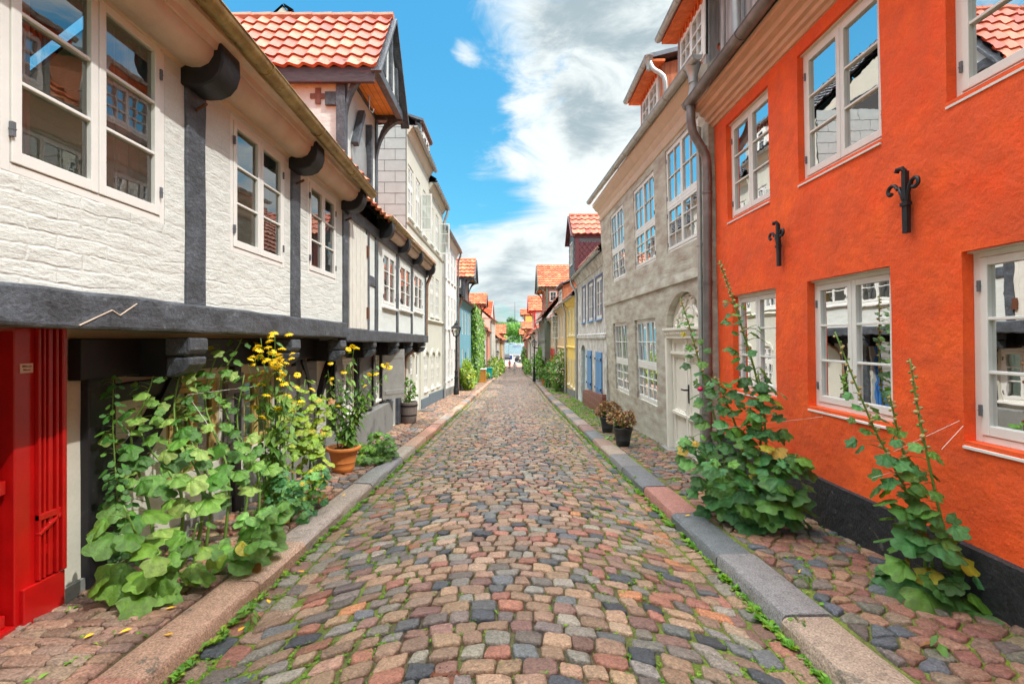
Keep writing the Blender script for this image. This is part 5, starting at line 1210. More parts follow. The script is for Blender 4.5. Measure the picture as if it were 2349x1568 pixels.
def herb(name, label, cat, stems, leaves, pal, seed, kind='mallow', r0=.011, pods=None, group=None, stemm='stem', yellow=.05, out=None, flowers=None):
    """stems: paths; leaves: per stem (count, t0, t1, size low, size high, petiole)"""
    R_ = random.Random(seed); base = V(stems[0][0]); t = thing(name, label, cat, base, group); mb = MB(); ga = 0
    for k, st in enumerate(stems):
        path = bez(st, 6); sm = MB(); L_ = len(path); sm.tube(path, [lerp(r0*1.15, r0*.45, i/(L_-1)) for i in range(L_)], 7); build('stem', sm, mt[stemm], t, smooth=True)
        n, t0, t1, s0, s1, pl = leaves[k] if isinstance(leaves, list) else leaves
        for i in range(n):
            u = t0+(t1-t0)*(i+R_.random())/n; f_ = u*(L_-1); a = path[min(int(f_), L_-2)].lerp(path[min(int(f_)+1, L_-1)], f_-int(f_)); ga += 2.4+R_.uniform(-.5, .5)
            v = V((cos(ga), sin(ga), R_.uniform(-.05, .7))).normalized()
            if out is not None and v.dot(V(out)) < -.3: v.x, v.y = -v.x, -v.y
            s = lerp(s0, s1, 1-(u-t0)/(t1-t0+1e-6))*R_.uniform(.7, 1.25); l = pl*R_.uniform(.5, 1.3)*lerp(1, .45, u); e = a+v*l+V((0, 0, -.05*l))
            mb.cur = (.16, .24, .05); mb.tube([a, a.lerp(e, .55)+V((0, 0, l*.08)), e], [r0*.32, r0*.28, r0*.2], 4, False)
            mb.cur = tint(R_.choice(pal), R_, .2)
            if R_.random() < yellow: mb.cur = R_.choice([(.38, .34, .03), (.45, .30, .04), (.30, .14, .04)])
            nn = V((R_.uniform(-.8, .8), R_.uniform(-1.1, .3), 1)); hv = V((v.x, v.y, -.15-R_.random()*.8)); leaf(mb, e, hv, nn+v*.55, s, kind, R_)
    build('foliage', mb, mt['foliage'], t, smooth=True)
    if pods:
        pm = MB(); pm.ball((0, 0, 0), .019, 8, 5, (1, 1, .7)); pm.ball((0, 0, -.009), .016, 6, 4, (1, 1, .6)); me = mesh_of('seed_pod', pm, mt['pod'], True)
        pm2 = MB(); pm2.ball((0, 0, 0), .014, 7, 5); me2 = mesh_of('bud', pm2, mt['stem'], True); cnt = 0
        for (k, n, t0, t1) in pods:
            path = bez(stems[k], 6); L_ = len(path)
            for i in range(n):
                u = t0+(t1-t0)*i/max(1, n-1); f_ = u*(L_-1); a = path[min(int(f_), L_-2)].lerp(path[min(int(f_)+1, L_-1)], f_-int(f_)); ga += 2.4
                v = V((cos(ga), sin(ga), .25)); 
                if cnt >= 98: break
                o = link('seed_pod', me if R_.random() < .75 else me2, t, a+v*.016); o.rotation_euler = (R_.uniform(-.6, .6), R_.uniform(-.6, .6), 0); s = lerp(1.25, .6, u)*R_.uniform(.8, 1.2); o.scale = (s, s, s); cnt += 1
    return t
gz = lambda y: g(y)+.10
# --- left: tall mallows by the red door
def fl(pts, Ys):        # measured points -> stem path; Ys the distance of each
    return [P(x, y, Y) for (x, y), Y in zip(pts, Ys)]
S = lambda X, Y, *rest: [V((X, Y, gz(Y)))]+[V(r) for r in rest]
mA = [S(-2.38, 3.55, (-2.36, 3.56, .5), P(322, 990, 3.6), P(352, 862, 3.65)), S(-2.30, 3.6, (-2.26, 3.65, .5), P(400, 960, 3.8), P(425, 800, 3.9)), S(-2.5, 3.5, (-2.5, 3.45, .4), P(300, 1000, 3.5), P(345, 905, 3.5))]
herb('mallow_plant', 'tall pale green mallow with large lobed leaves, nearest the red door', 'plant', mA, [(24, .28, 1, .085, .19, .13), (25, .28, 1, .085, .17, .13), (16, .25, .95, .08, .18, .15)], G_LIGHT+[(.06, .16, .03)], 1, out=(.3, -.6, 0), yellow=.012)
mB = [S(-2.36, 4.1, (-2.33, 4.1, .5), P(470, 920, 4.2), P(505, 790, 4.3)), S(-2.3, 4.25, (-2.28, 4.3, .5), P(505, 900, 4.4), P(555, 775, 4.5)), S(-2.45, 4.0, (-2.42, 4.0, .4), P(430, 980, 4.1), P(450, 880, 4.1)), S(-2.2, 4.3, (-2.18, 4.3, .4), P(545, 980, 4.4), P(560, 860, 4.4))]
herb('mallow_plant', 'tall pale green mallow behind the nearest one, reaching the jetty beam', 'plant', mB, [(23, .3, 1, .08, .15, .12), (23, .3, 1, .075, .14, .12), (15, .25, 1, .075, .15, .12), (17, .25, 1, .075, .15, .12)], G_LIGHT+[(.07, .18, .03)], 2, out=(.3, -.6, 0), yellow=.015)
herb('mallow_plant', 'low mallow with very large dark lobed leaves at the foot of the red pilaster', 'plant', [S(-2.42, 3.3, (-2.42, 3.25, .25), (-2.45, 3.15, .55)), S(-2.3, 3.25, (-2.25, 3.2, .1), (-2.2, 3.1, .3)), S(-2.35, 3.35, (-2.15, 3.3, .15), (-2.05, 3.25, .4))], [(10, .1, 1, .18, .27, .2), (9, .1, 1, .14, .22, .16), (12, .1, 1, .12, .18, .14)], G_MID, 3, out=(.3, -.8, 0), yellow=0)
herb('mallow_plant', 'low round leaved mallow spilling over the left kerb', 'plant', [S(-2.06, 3.9, (-2.0, 3.85, .15), (-1.95, 3.8, .30)), S(-2.0, 3.75, (-1.93, 3.65, .10), (-1.86, 3.55, .16)), S(-2.05, 4.0, (-1.96, 4.05, .16), (-1.88, 4.1, .28))], (24, .05, 1, .09, .14, .13), [(.13, .30, .05), (.17, .34, .09), (.11, .26, .05)], 4, out=(.4, -.6, 0), kind='round')
herb('mallow_plant', 'low dark green mallow in front of the yellow flowered clump', 'plant', [S(-2.1, 4.75, (-2.05, 4.7, .15), (-2.0, 4.6, .3)), S(-2.2, 4.8, (-2.2, 4.75, .2), (-2.2, 4.7, .4)), S(-2.05, 5.0, (-1.98, 5., .15), (-1.95, 5.0, .3))], (28, .05, 1, .07, .11, .12), G_BLUE, 5, out=(.3, -.7, 0))
herb('rose_bush', 'dark green rose climbing beside the red door pilaster', 'plant', [S(-2.68, 3.42, (-2.68, 3.4, .4), (-2.7, 3.38, 1.0), (-2.68, 3.36, 1.35)), S(-2.62, 3.4, (-2.6, 3.35, .4), (-2.62, 3.3, .75))], (60, .15, 1, .05, .07, .08), G_DARK, 6, kind='small', r0=.006, out=(.3, -.8, 0), yellow=0)
# --- yellow coneflowers
def coneflower(name, label, base, tops, Ys, seed, nleaf=7, petals=None, pal=G_MID, spread=.05, z=None, group=None):
    R_ = random.Random(seed); X, Y = base; z0 = gz(Y) if z is None else z; stems = []
    for (x, y), Yt in zip(tops, Ys):
        a = V((X+R_.uniform(-spread, spread), Y+R_.uniform(-spread, spread), z0)); b = P(x, y, Yt); stems.append([a, a.lerp(b, .35)+V((R_.uniform(-.03, .03), 0, .06)), a.lerp(b, .7)+V((R_.uniform(-.03, .03), 0, .04)), b])
    t = herb(name, label, 'plant', stems, (nleaf, .12, .95, .09, .17, .02), pal, seed, kind='lance', r0=.0055, group=group, yellow=.02, out=(.2, -.3, 0))
    fm = MB(); np_ = 11
    for k in range(np_):
        a = 2*pi*k/np_; d = V((cos(a), sin(a), 0)); q = V((-sin(a), cos(a), 0)); rows = []
        for u, w, dz in ((.012, .004, 0), (.03, .011, -.004), (.05, .012, -.014), (.062, .004, -.024)):
            c = d*u+V((0, 0, dz+.004*(k % 3))); rows.append((fm.add(c-q*w), fm.add(c+V((0, 0, .002))), fm.add(c+q*w)))
        for A, B in zip(rows, rows[1:]): fm.f.append([A[0], A[1], B[1], B[0]]); fm.f.append([A[1], A[2], B[2], B[1]])
    pm = mesh_of('flower', fm, mt['petal_yellow'], True); cm = MB(); cm.ball((0, 0, .01), .014, 9, 6, (1, 1, 1.15)); cme = mesh_of('flower_centre', cm, mt['flower_cone'], True)
    for (px, py, Yt, s) in petals:
        o = link('flower', pm, t, P(px, py, Yt)); o.rotation_euler = (R_.uniform(-.2, .9), R_.uniform(-.3, .5), R_.uniform(0, 6)); o.scale = (s*.72, s*.72, s*.72)
        c = link('flower_centre', cme, None, (0, 0, 0)); c.parent = o
    return t
R_ = random.Random(31)
top1 = [(598, 775), (615, 800), (630, 765), (585, 820), (640, 815), (655, 830), (610, 850), (570, 835), (665, 860), (600, 880), (645, 880), (690, 890)]
pet1 = [(628, 762, 4.6, 1), (588, 795, 4.6, 1.1)]+[(R_.gauss(622, 26), R_.gauss(822, 22), R_.uniform(4.4, 5.1), R_.uniform(.7, .95)) for _ in range(38)]+[(598, 880, 4.7, 1), (652, 878, 4.7, 1), (612, 905, 4.6, 1), (640, 935, 4.7, 1.), (662, 905, 4.8, 1), (690, 918, 5, 1), (585, 932, 4.7, .9), (718, 892, 5.2, .9), (680, 885, 5., .9), (603, 955, 4.6, .9)]
coneflower('coneflower', 'dense clump of tall yellow coneflowers tied together in front of the dark shutters', (-2.32, 4.85), top1, [4.7]*12, 41, 15, pet1, G_MID+[(.2, .34, .05)])
mC = [S(-2.3, 5.25, (-2.3, 5.25, .5), P(690, 950, 5.3), P(700, 870, 5.4)), S(-2.2, 5.4, (-2.17, 5.4, .4), P(730, 960, 5.5), P(735, 905, 5.5)), S(-2.35, 5.0, (-2.33, 5., .4), P(650, 960, 5.1), P(650, 900, 5.2)), S(-2.15, 5.3, (-2.1, 5.3, .2), P(715, 1020, 5.3), P(745, 985, 5.4))]
herb('mallow_plant', 'yellow-green mallow on thin canes beside the terracotta pot', 'plant', mC, (46, .06, 1, .085, .13, .12), [(.24, .36, .035), (.30, .40, .05), (.18, .32, .03), (.15, .27, .03)], 7, out=(.3, -.5, 0), yellow=.08)
# terracotta pot and its flowers
py_ = 6.9; px_ = -2.33; z0 = gz(py_)+.01
mb = MB(); mb.lathe([(.12, 0), (.142, .03), (.146, .05), (.150, .06), (.146, .07), (.158, .13), (.166, .14), (.162, .155), (.178, .24), (.186, .25), (.184, .265), (.20, .29), (.232, .305), (.238, .325), (.232, .345), (.205, .35), (.195, .33), (.18, .30)], 32, (0, 0, 0))
mb.v = [(x+px_, y+py_, z+z0) for x, y, z in mb.v]; mb.f.pop(); po = build('flower_pot', mb, mt['terracotta'], None, smooth=True, sharp=50); tag(po, 'ringed terracotta pot on the left pavement holding tall yellow flowers', 'flower pot')
sm = MB(); sm.lathe([(.19, .305), (.1, .315), (.01, .31)], 20, (px_, py_, z0)); build('soil', sm, mt['soil'], po)
tp = [(752, 850), (770, 860), (780, 880), (800, 830), (812, 798), (835, 850), (868, 830), (890, 850), (826, 880), (760, 905), (860, 880), (845, 900)]
coneflower('coneflower', 'tall coneflower growing in the terracotta pot, flowering in small heads at the top', (px_, py_), tp, [6.8]*12, 43, 20, [(809, 793, 6.7, 1.0), (818, 797, 6.6, 1.1), (800, 800, 6.8, 1), (758, 832, 6.7, .9), (759, 868, 6.7, 1.), (789, 852, 6.7, 1), (776, 930, 6.6, .8), (848, 857, 6.7, .9), (862, 856, 6.6, 1), (881, 838, 6.7, 1), (893, 842, 6.6, 1), (886, 835, 6.8, 1), (836, 884, 6.6, .8)], G_MID+[(.2, .36, .04)], .08, z0+.31)
herb('squash_plant', 'low spreading plant with broad dark green leaves beside the terracotta pot', 'plant', [S(-2.15, 7.75, (-2.2, 7.75, -.1), (-2.35, 7.7, -.0)), S(-2.1, 7.8, (-2.0, 7.8, -.12), (-1.95, 7.7, .05)), S(-2.12, 7.85, (-2.1, 7.9, -.05), (-2.1, 7.9, .15)), S(-2.15, 7.7, (-2.1, 7.5, -.2), (-2.1, 7.35, -.12))], (25, .05, 1, .12, .17, .15), G_MID+[(.12, .30, .05)], 8, out=(0, -.6, 0), yellow=.03)
# barrel planter
by = 12.6; bx = -2.62; z0 = gz(by)+.01; mb = MB(); mb.lathe([(.19, 0), (.20, .02), (.225, .25), (.235, .52), (.225, .53), (.21, .48)], 20, (bx, by, z0)); mb.f.pop(); o = build('barrel_planter', mb, mt['barrel'], None, smooth=True, sharp=40); tag(o, 'weathered wooden barrel planter below the brown downpipe', 'planter')
mb = MB(); mb.lathe([(.212, .18), (.218, .18), (.222, .22), (.216, .22)], 20, (bx, by, z0)); mb.lathe([(.236, .42), (.241, .42), (.243, .46), (.236, .46)], 20, (bx, by, z0)); build('hoop', mb, mt['iron'], o)
def shrub(name, label, c, rad, n, ls, pal, seed, kind='small', flower=None, lump=.35, cat='plant', group=None, stem=True, squash=None, flat=None):
    """leafy mass: leaves through a lumpy volume, denser towards its skin"""
    R_ = random.Random(seed); c = V(c); t = thing(name, label, cat, (c.x, c.y, c.z-rad[2]), group); mb = MB(); fb = MB()
    lobes = [(rvec(R_), R_.uniform(.45, .75)) for _ in range(7)]
    for i in range(n):
        v = rvec(R_); r = R_.uniform(.45, 1)**.5*(1-lump+lump*max([max(0, v.dot(l))**3 for l, w in lobes])*1.5)*(1+.25*noise.noise(v*2.2+V((seed, 0, 0))))
        if flat: v = V([math.copysign(abs(q)**flat, q) for q in v])
        p = c+V((v.x*rad[0]*r, v.y*rad[1]*r, v.z*rad[2]*r)); mb.cur = tint(R_.choice(pal), R_, .28)
        if p.z < c.z-rad[2]: continue
        d = (v+rvec(R_)*.9+V((0, 0, -.3))); leaf(mb, p, d, v+rvec(R_)*.5+V((0, 0, .5)), ls*R_.uniform(.7, 1.3), kind, R_)
        if flower and R_.random() < flower[1]: fb.cur = tint(flower[0], R_, .15); fb.ball(p+v*ls*.6, ls*flower[2], 6, 4, (1, 1, .7))
    build('foliage', mb, mt['foliage'], t)
    if fb.v: build('blossom', fb, mt['blossom'], t)
    if stem:
        sm = MB()
        for k in range(5): b_ = V((c.x+R_.uniform(-.2, .2)*rad[0], c.y+R_.uniform(-.2, .2)*rad[1], c.z-rad[2]-.02)); sm.tube([b_, c+V((R_.uniform(-.4, .4)*rad[0], R_.uniform(-.4, .4)*rad[1], rad[2]*.3))], [.012, .005], 5)
        build('stem', sm, mt['stem_dark'], t)
    return t
shrub('potted_herb', 'small leafy plant growing in the wooden barrel', (bx, by, z0+.82), (.20, .20, .33), 170, .075, G_MID, 51, kind='small')
# right: hollyhock clumps against the orange wall
rA = [S(2.36, 4.75, P(1744, 1050, 4.7), P(1742, 900, 4.7), P(1700, 745, 4.75), P(1672, 660, 4.8), P(1650, 598, 4.85)),
      S(2.2, 5.0, P(1650, 1000, 5.1), P(1612, 860, 5.3), P(1585, 760, 5.4), P(1560, 682, 5.5)),
      S(2.30, 4.85, P(1700, 1020, 4.85), P(1665, 920, 4.9), P(1640, 862, 4.9)),
      S(2.45, 4.65, P(1760, 1050, 4.6), P(1752, 940, 4.6), P(1738, 850, 4.6)),
      S(2.2, 4.6, P(1690, 1120, 4.55), P(1640, 1050, 4.5)), S(2.4, 4.5, P(1790, 1100, 4.45), P(1830, 1040, 4.4)), S(2.1, 4.9, P(1600, 1050, 4.9), P(1590, 1000, 4.9))]
herb('hollyhock', 'big dark green hollyhock clump with tall seed stalks between door and orange house windows', 'plant', rA,
     [(58, .05, .72, .06, .23, .17), (48, .05, .9, .05, .18, .15), (34, .1, .95, .09, .17, .15), (44, .05, .95, .09, .2, .17), (32, .05, 1, .13, .2, .16), (32, .05, 1, .13, .22, .17), (34, .05, 1, .1, .17, .15)],
     G_DARK+G_BLUE, 11, pods=[(0, 40, .5, 1), (1, 30, .4, 1), (2, 14, .6, 1), (3, 14, .55, 1)], r0=.012, out=(-.4, -.5, 0), yellow=.05)
rB = [S(2.70, 3.15, P(2190, 1330, 3.15), P(2150, 1150, 3.15), P(2110, 960, 3.2), P(2087, 822, 3.25)),
      S(2.62, 3.2, P(2140, 1300, 3.2), P(2075, 1120, 3.25), P(2000, 970, 3.3), P(1915, 760, 3.4)), S(2.66, 3.22, P(2120, 1200, 3.25), P(2070, 1030, 3.3), P(2040, 902, 3.3))]
herb('hollyhock', 'thinner hollyhock with yellowing leaves in front of the orange wall, nearest the camera', 'plant', rB,
     [(34, .02, .68, .07, .24, .13), (36, .02, .85, .06, .23, .15), (24, .05, .85, .06, .19, .12)], G_DARK+G_BLUE+[(.10, .20, .03)], 12, pods=[(0, 22, .66, 1), (1, 34, .5, 1), (2, 16, .6, 1)], r0=.011, out=(-.6, -.3, 0), yellow=.10)
fb = MB(); fb.cur = (.55, .004, .07); fb.ball(P(1606, 892, 5.15), .03, 9, 6, (1, 1, .8)); o = build('hollyhock_flower', fb, mt['blossom'], None, smooth=True); tag(o, 'single crimson hollyhock flower in front of the cream double door', 'flower')
herb('dandelion', 'small upright dandelion weed in the right foreground corner', 'plant', [S(2.22, 2.62, (2.22, 2.60, .0), (2.21, 2.6, .06))], (9, .0, 1, .07, .12, .01), G_MID, 13, kind='lance', r0=.003)
for i, (x, y, s) in enumerate(((2.02, 3.45, .05), (1.66, 2.9, .05), (-1.62, 3.1, .05), (2.1, 6.4, .06), (1.98, 9.9, .08), (2.55, 8.6, .07))):
    lab = ['leafy weed behind the right kerb stones', 'leafy weed in the gutter against the right kerb', 'leafy weed in the gutter against the left kerb', 'leafy weed on the pavement left of the big hollyhock', 'leafy weed between the two black pots', 'leafy weed at the foot of the grey house wall'][i]
    herb('weed', lab, 'plant', [[V((x, y, g(y)+(.1 if abs(x) > 1.7 else .0))), V((x, y, g(y)+s+.08))]], (14, .0, 1, s, s*1.6, s), G_MID+[(.16, .34, .03)], 60+i, kind='lance', r0=.003)
# black pots with dried hydrangeas
for i, (x, y, s, lab) in enumerate(((2.08, 10.9, .95, 'black plastic pot farther down the right pavement'), (2.02, 9.1, 1.03, 'black plastic pot nearer the camera on the right pavement'))):
    z0 = gz(y)+.01; mb = MB(); mb.lathe([(.105*s, 0), (.115*s, .02), (.13*s, .10), (.134*s, .105), (.13*s, .115), (.155*s, .25), (.16*s, .255), (.172*s, .30), (.178*s, .32), (.165*s, .33), (.15*s, .29)], 24, (x, y, z0)); mb.f.pop()
    o = build('flower_pot', mb, mt['black_pot'], None, smooth=True, sharp=50); tag(o, lab, 'flower pot', 'black pots by the grey house'); sm = MB(); sm.lathe([(.155*s, .28), (.02, .29)], 16, (x, y, z0)); build('soil', sm, mt['soil'], o)
    R_ = random.Random(70+i); t = thing('hydrangea', ['hydrangea with brown faded heads in the farther black pot', 'hydrangea with brown faded heads in the nearer black pot'][i], 'plant', (x, y, z0+.28), 'faded hydrangeas in black pots'); lm = MB(); sm = MB()
    for k in range(9):
        a = k*2.4; rr = .06+.17*R_.random(); c = V((x+rr*cos(a), y+rr*sin(a)*.8, z0+.42+.16*R_.random())); fm = MB()
        for _ in range(85): v = rvec(R_); fm.cur = tint(R_.choice([(.30,.16,.07), (.40,.22,.08), (.22,.17,.05), (.38,.27,.12), (.30,.12,.09)]), R_, .25); leaf(fm, c+v*.085, v+rvec(R_)*.8, rvec(R_), .048, 'small', R_)
        build('flower_head', fm, mt['dry_flower'], t); sm.tube([V((x, y, z0+.27)), c], [.005, .004], 5)
    for k in range(26): a = R_.uniform(0, 6.3); v = V((cos(a), sin(a), R_.uniform(0, .8))); lm.cur = tint(R_.choice(G_DARK), R_, .2); leaf(lm, V((x, y, z0+.36))+v*.07, v, rvec(R_)+V((0, 0, 1.5)), .12, 'lance', R_)
    build('foliage', lm, mt['foliage'], t); build('stem', sm, mt['stem'], t)
# middle distance planting
shrub('garden_shrub', 'yellow-green leafy shrub beside the near lamp post against the blue house', (-2.55, 28.6, -.55), (.42, 1.3, .95), 1300, .16, [(.20, .34, .03), (.30, .40, .03), (.14, .28, .03), (.36, .40, .06)], 81, kind='small', flower=((.7, .6, .2), .05, .22))
# climbing vine
R_ = random.Random(90); t = thing('climbing_vine', 'tall dense green vine covering the front of a cottage down to the pavement', 'climbing plant', (-2.7, 38, gz(38))); mb = MB()
for i in range(5200):
    y = 36.+R_.random()**1.3*9.5; z = R_.uniform(-1.9, 4.15); zt = 4.15-.14*(y-36)+.25*noise.noise(V((y, 0, 0)))
    if z > zt: continue
    th = .42+.16*noise.noise(V((y*.8, z*.9, 3)))+.10*noise.noise(V((y*2, z*2.2, 8)))-(.1 if z > 3.4 else 0); th *= 1 if z > -1 else .8
    if R_.random() < .42: y = 35.95+R_.random()*.35; o_ = R_.random()*th
    else: o_ = th*R_.uniform(.75, 1.05)
    p = V((-2.93+o_, y-.12, z)); mb.cur = tint(R_.choice(G_MID+[(.2, .38, .03), (.28, .40, .10), (.06, .16, .02)]), R_, .3); leaf(mb, p, V((R_.uniform(-.2, .6), R_.uniform(-1, .2), -.9)), V((.7, -.7, .6))+rvec(R_)*.6, R_.uniform(.13, .24), 'small', R_)
build('foliage', mb, mt['foliage'], t); sm = MB(); sm.tube([(-2.8, 36.4, gz(36)), (-2.75, 36.5, 0), (-2.8, 37, 2.5)], [.04, .03, .02], 6); build('stem', sm, mt['bark'], t)
shrub('rose_bush', 'white flowering rose trained up the salmon cottage front', (-2.25, 55., -1.9), (.55, 3.2, 1.7), 700, .22, G_MID+[(.25, .3, .05)], 82, flower=((.7, .6, .55), .12, .25))
shrub('rose_bush', 'yellowish rose bush in front of the tall white house before the far left lamp', (-2.0, 64., -2.4), (.5, 4, 1.6), 700, .26, [(.26, .36, .03), (.16, .3, .03), (.4, .42, .05)], 83, flower=((.8, .7, .3), .05, .25))
shrub('garden_shrub', 'green shrub at the foot of the last left cottages', (-1.75, 80., -3.0), (.45, 6, 1.2), 500, .3, G_MID+[(.26, .36, .03)], 84)
shrub('garden_shrub', 'low green planting along the pavement behind the teal bin', (-2.45, 50.6, -1.95), (.35, 2.2, .45), 400, .18, [(.28, .38, .03), (.2, .33, .03)], 85)
shrub('rose_bush', 'rose bush with red blossoms beside the peach brick cottage', (2.45, 27.2, -.45), (.38, 1.2, .95), 1000, .13, G_MID, 86, flower=((.75, .3, .25), .07, .3))
shrub('rose_bush', 'white blossoming rose climbing between the yellow and peach cottages', (2.55, 25.6, .1), (.26, .5, .9), 500, .12, G_MID+[(.25, .3, .1)], 87, flower=((.8, .7, .6), .16, .3))
shrub('garden_shrub', 'leafy bush with red flowers under the open casement', (2.4, 31.5, -.7), (.4, 1.2, 1.0), 700, .15, G_MID+G_DARK, 88, flower=((.7, .05, .06), .06, .25))
shrub('climbing_vine', 'bright green climbing plant beside the right lamp post', (2.5, 41.5, -.55), (.35, 2.4, 1.6), 1300, .22, G_MID+[(.2, .38, .03)], 89, cat='climbing plant')
shrub('rose_bush', 'dark rose bush with a few pale blossoms beyond the right lamp post', (2.35, 49, -1.2), (.35, 2.4, 1.5), 500, .2, G_DARK+G_MID, 91, flower=((.7, .6, .5), .07, .25))
shrub('climbing_vine', 'green climbing plant on the last right-hand houses', (2.2, 72, -2.6), (.45, 6, 1.5), 700, .3, G_MID+[(.2, .36, .03)], 92, cat='climbing plant')
shrub('climbing_vine', 'small dark climbing plant high on the farthest right cottages', (2.15, 90, -1.5), (.4, 4, 1.9), 400, .3, G_DARK+G_MID, 93, cat='climbing plant')
y = 34.3; z0 = gz(y); mb = MB(); mb.lathe([(.16, 0), (.19, .2), (.22, .40), (.24, .42), (.24, .5), (.2, .5)], 20, (2.28, y, z0)); o = build('flower_pot', mb, mt['terracotta'], None, smooth=True, sharp=40); tag(o, 'terracotta pot with a rose on the right pavement before the lamp post', 'flower pot')
shrub('potted_rose', 'dark leaved rose with pink flowers in the right-hand terracotta pot', (2.28, y, z0+.9), (.42, .42, .42), 330, .13, G_DARK+G_MID, 94, flower=((.7, .12, .18), .06, .25))
# fallen yellow leaves on the left pavement and the gutter
R_ = random.Random(99); mbf = MB(); leaf(mbf, V((0, 0, 0)), V((1, 0, 0)), V((0, 0, 1)), .06, 'lance', R_); lme = mesh_of('fallen_leaf', mbf, mt['leaf_yellow'], True)
for (x, y) in ((2*0-2.30, 2.75), (-2.13, 2.8), (-1.86, 2.74), (-1.62, 2.95), (-1.6, 3.3), (-2.05, 3.05), (-2.2, 3.2), (-1.58, 3.8), (-1.55, 4.6), (1.75, 4.9), (2.1, 3.6), (-1.9, 5.6), (-1.45, 5.9)):
    o = link('fallen_leaf', lme, None, (x, y, g(y)+(.118 if abs(x) > 1.72 else .02))); o.rotation_euler = (R_.uniform(-.2, .2), R_.uniform(-.2, .2), R_.uniform(0, 6)); tag(o, 'narrow yellow leaf fallen on the stones', 'leaf', 'fallen yellow leaves')
# ================================================================ street furniture, people, vehicles, harbour
def lamp_post(x, y, label, H_=3.5, arm=False, simple=False):
    z = gz(y); t = thing('street_lamp', label, 'street lamp', (x, y, z), 'cast iron street lamps'); n = 16; c = (x, y, z); mb = MB(); k = H_/3.5
    mb.lathe([(r, q*k) for r, q in ((.13, 0), (.13, .28), (.105, .32), (.115, .38), (.10, .42), (.085, .75), (.10, .80), (.10, .84), (.07, .90), (.075, 1.05), (.09, 1.10), (.07, 1.16), (.055, 1.22), (.052, 1.6), (.065, 1.64), (.05, 1.68), (.042, 2.5), (.055, 2.54), (.04, 2.6), (.036, 2.72), (.06, 2.75), (.03, 2.8))], n, c); build('post', mb, mt['iron'], t, smooth=True, sharp=40)
    b = MB(); z0, z1, r0, r1 = z+2.82*k, z+3.2*k, .115, .205; q = lambda r, zz: [V((x+r*sx, y+r*sy, zz)) for sx, sy in ((-1, -1), (1, -1), (1, 1), (-1, 1))]
    A, B = q(r0, z0), q(r1, z1)
    for i in range(4): b.beam(A[i], B[i], .02, .02); b.beam(A[i], A[(i+1) % 4], .025, .025); b.beam(B[i], B[(i+1) % 4], .03, .03)
    for i in range(4): m0, m1 = A[i].lerp(A[(i+1) % 4], .5), B[i].lerp(B[(i+1) % 4], .5); b.beam(m0, m1, .008, .008)
    b.lathe([(.05, 2.78*k), (.115*1.3, 2.82*k)], 4, c, rot=.5); b.lathe([(.245*1.25, 3.21*k), (.11*1.25, 3.36*k), (.09*1.2, 3.37*k), (.10*1.2, 3.41*k), (.03, 3.47*k), (.035, 3.50*k), (.008, 3.58*k)], 4, c, rot=.5)
    for i in range(4): b.ball(B[i]+V((0, 0, .04)), .022, 6, 4)
    ln = build('lantern', b, mt['iron'], t, bevel=.002); gm = MB()
    for i in range(4): j = (i+1) % 4; gm.face(A[i]*.99+V((x, y, z0))*.01, A[j]*.99+V((x, y, z0))*.01, B[j]*.99+V((x, y, z1))*.01, B[i]*.99+V((x, y, z1))*.01)
    build('lantern_glass', gm, mt['lantern_glass'], ln); bm = MB(); bm.lathe([(.02, 2.84*k), (.03, 2.95*k), (.045, 3.05*k), (.03, 3.12*k)], 10, c); build('bulb', bm, mt['white_paint'], ln, smooth=True)
    if arm:
        m = MB(); m.beam((x, y, z+2.72*k), (x+.62, y+.1, z+2.72*k), .05, .09); pts = [(x+.5+.14*cos(a*.5), y+.08, z+2.98*k+.14*sin(a*.5)) for a in range(15)]; m.tube(pts, .015, 5); pts = [(x+.45+.07*cos(a*.5), y+.08, z+2.98*k+.07*sin(a*.5)) for a in range(13)]; m.tube(pts, .012, 5); build('wall_bracket', m, mt['iron'], t)
lamp_post(-2.68, 24., 'cast iron street lamp nearest the camera, in front of the white brick house'); lamp_post(1.86, 42., 'cast iron street lamp on the right pavement tied by a bracket to the half-timbered house', 3.6, True)
lamp_post(-2.05, 72., 'distant street lamp on the left pavement before the tiled gables', 3.4); lamp_post(2.05, 95., 'farthest small street lamp on the right near the harbour', 3.6)
# bins
def wheelie(x, y, label):
    z = gz(y); t = thing('wheelie_bin', label, 'bin', (x, y, z)); mb = MB(); a, b = .24, .30
    lo = [(x-a, y-a, z+.06), (x+a, y-a, z+.06), (x+a, y+a, z+.06), (x-a, y+a, z+.06)]; hi = [(x-b, y-b, z+1.02), (x+b, y-b, z+1.02), (x+b, y+b, z+1.02), (x-b, y+b, z+1.02)]
    i = [mb.add(p) for p in lo+hi]
    for f in ((0,3,2,1), (4,5,6,7), (0,1,5,4), (1,2,6,5), (2,3,7,6), (3,0,4,7)): mb.f.append([i[k] for k in f])
    mb.box((x-b-.02, y-b-.02, z+.96), (x+b+.02, y+b+.02, z+1.01)); build('body', mb, mt['teal_plastic'], t, bevel=.03)
    mb = MB(); mb.prism([(x-b-.03, y-b-.04, z+1.02), (x+b+.03, y-b-.04, z+1.02), (x+b+.03, y-b-.04, z+1.05), (x, y-b-.04, z+1.09), (x-b-.03, y-b-.04, z+1.05)], (0, 2*b+.08, 0)); build('lid', mb, mt['teal_plastic'], t, bevel=.01)
    for sy in (-.2, .2): mb = MB(); mb.tube([(x+.24, y+sy-.03, z+.09), (x+.24, y+sy+.03, z+.09)], .09, 14); build('wheel', mb, mt['tyre'], t)
wheelie(-2.25, 49.5, 'teal plastic wheelie bin on the left pavement beyond the vine')
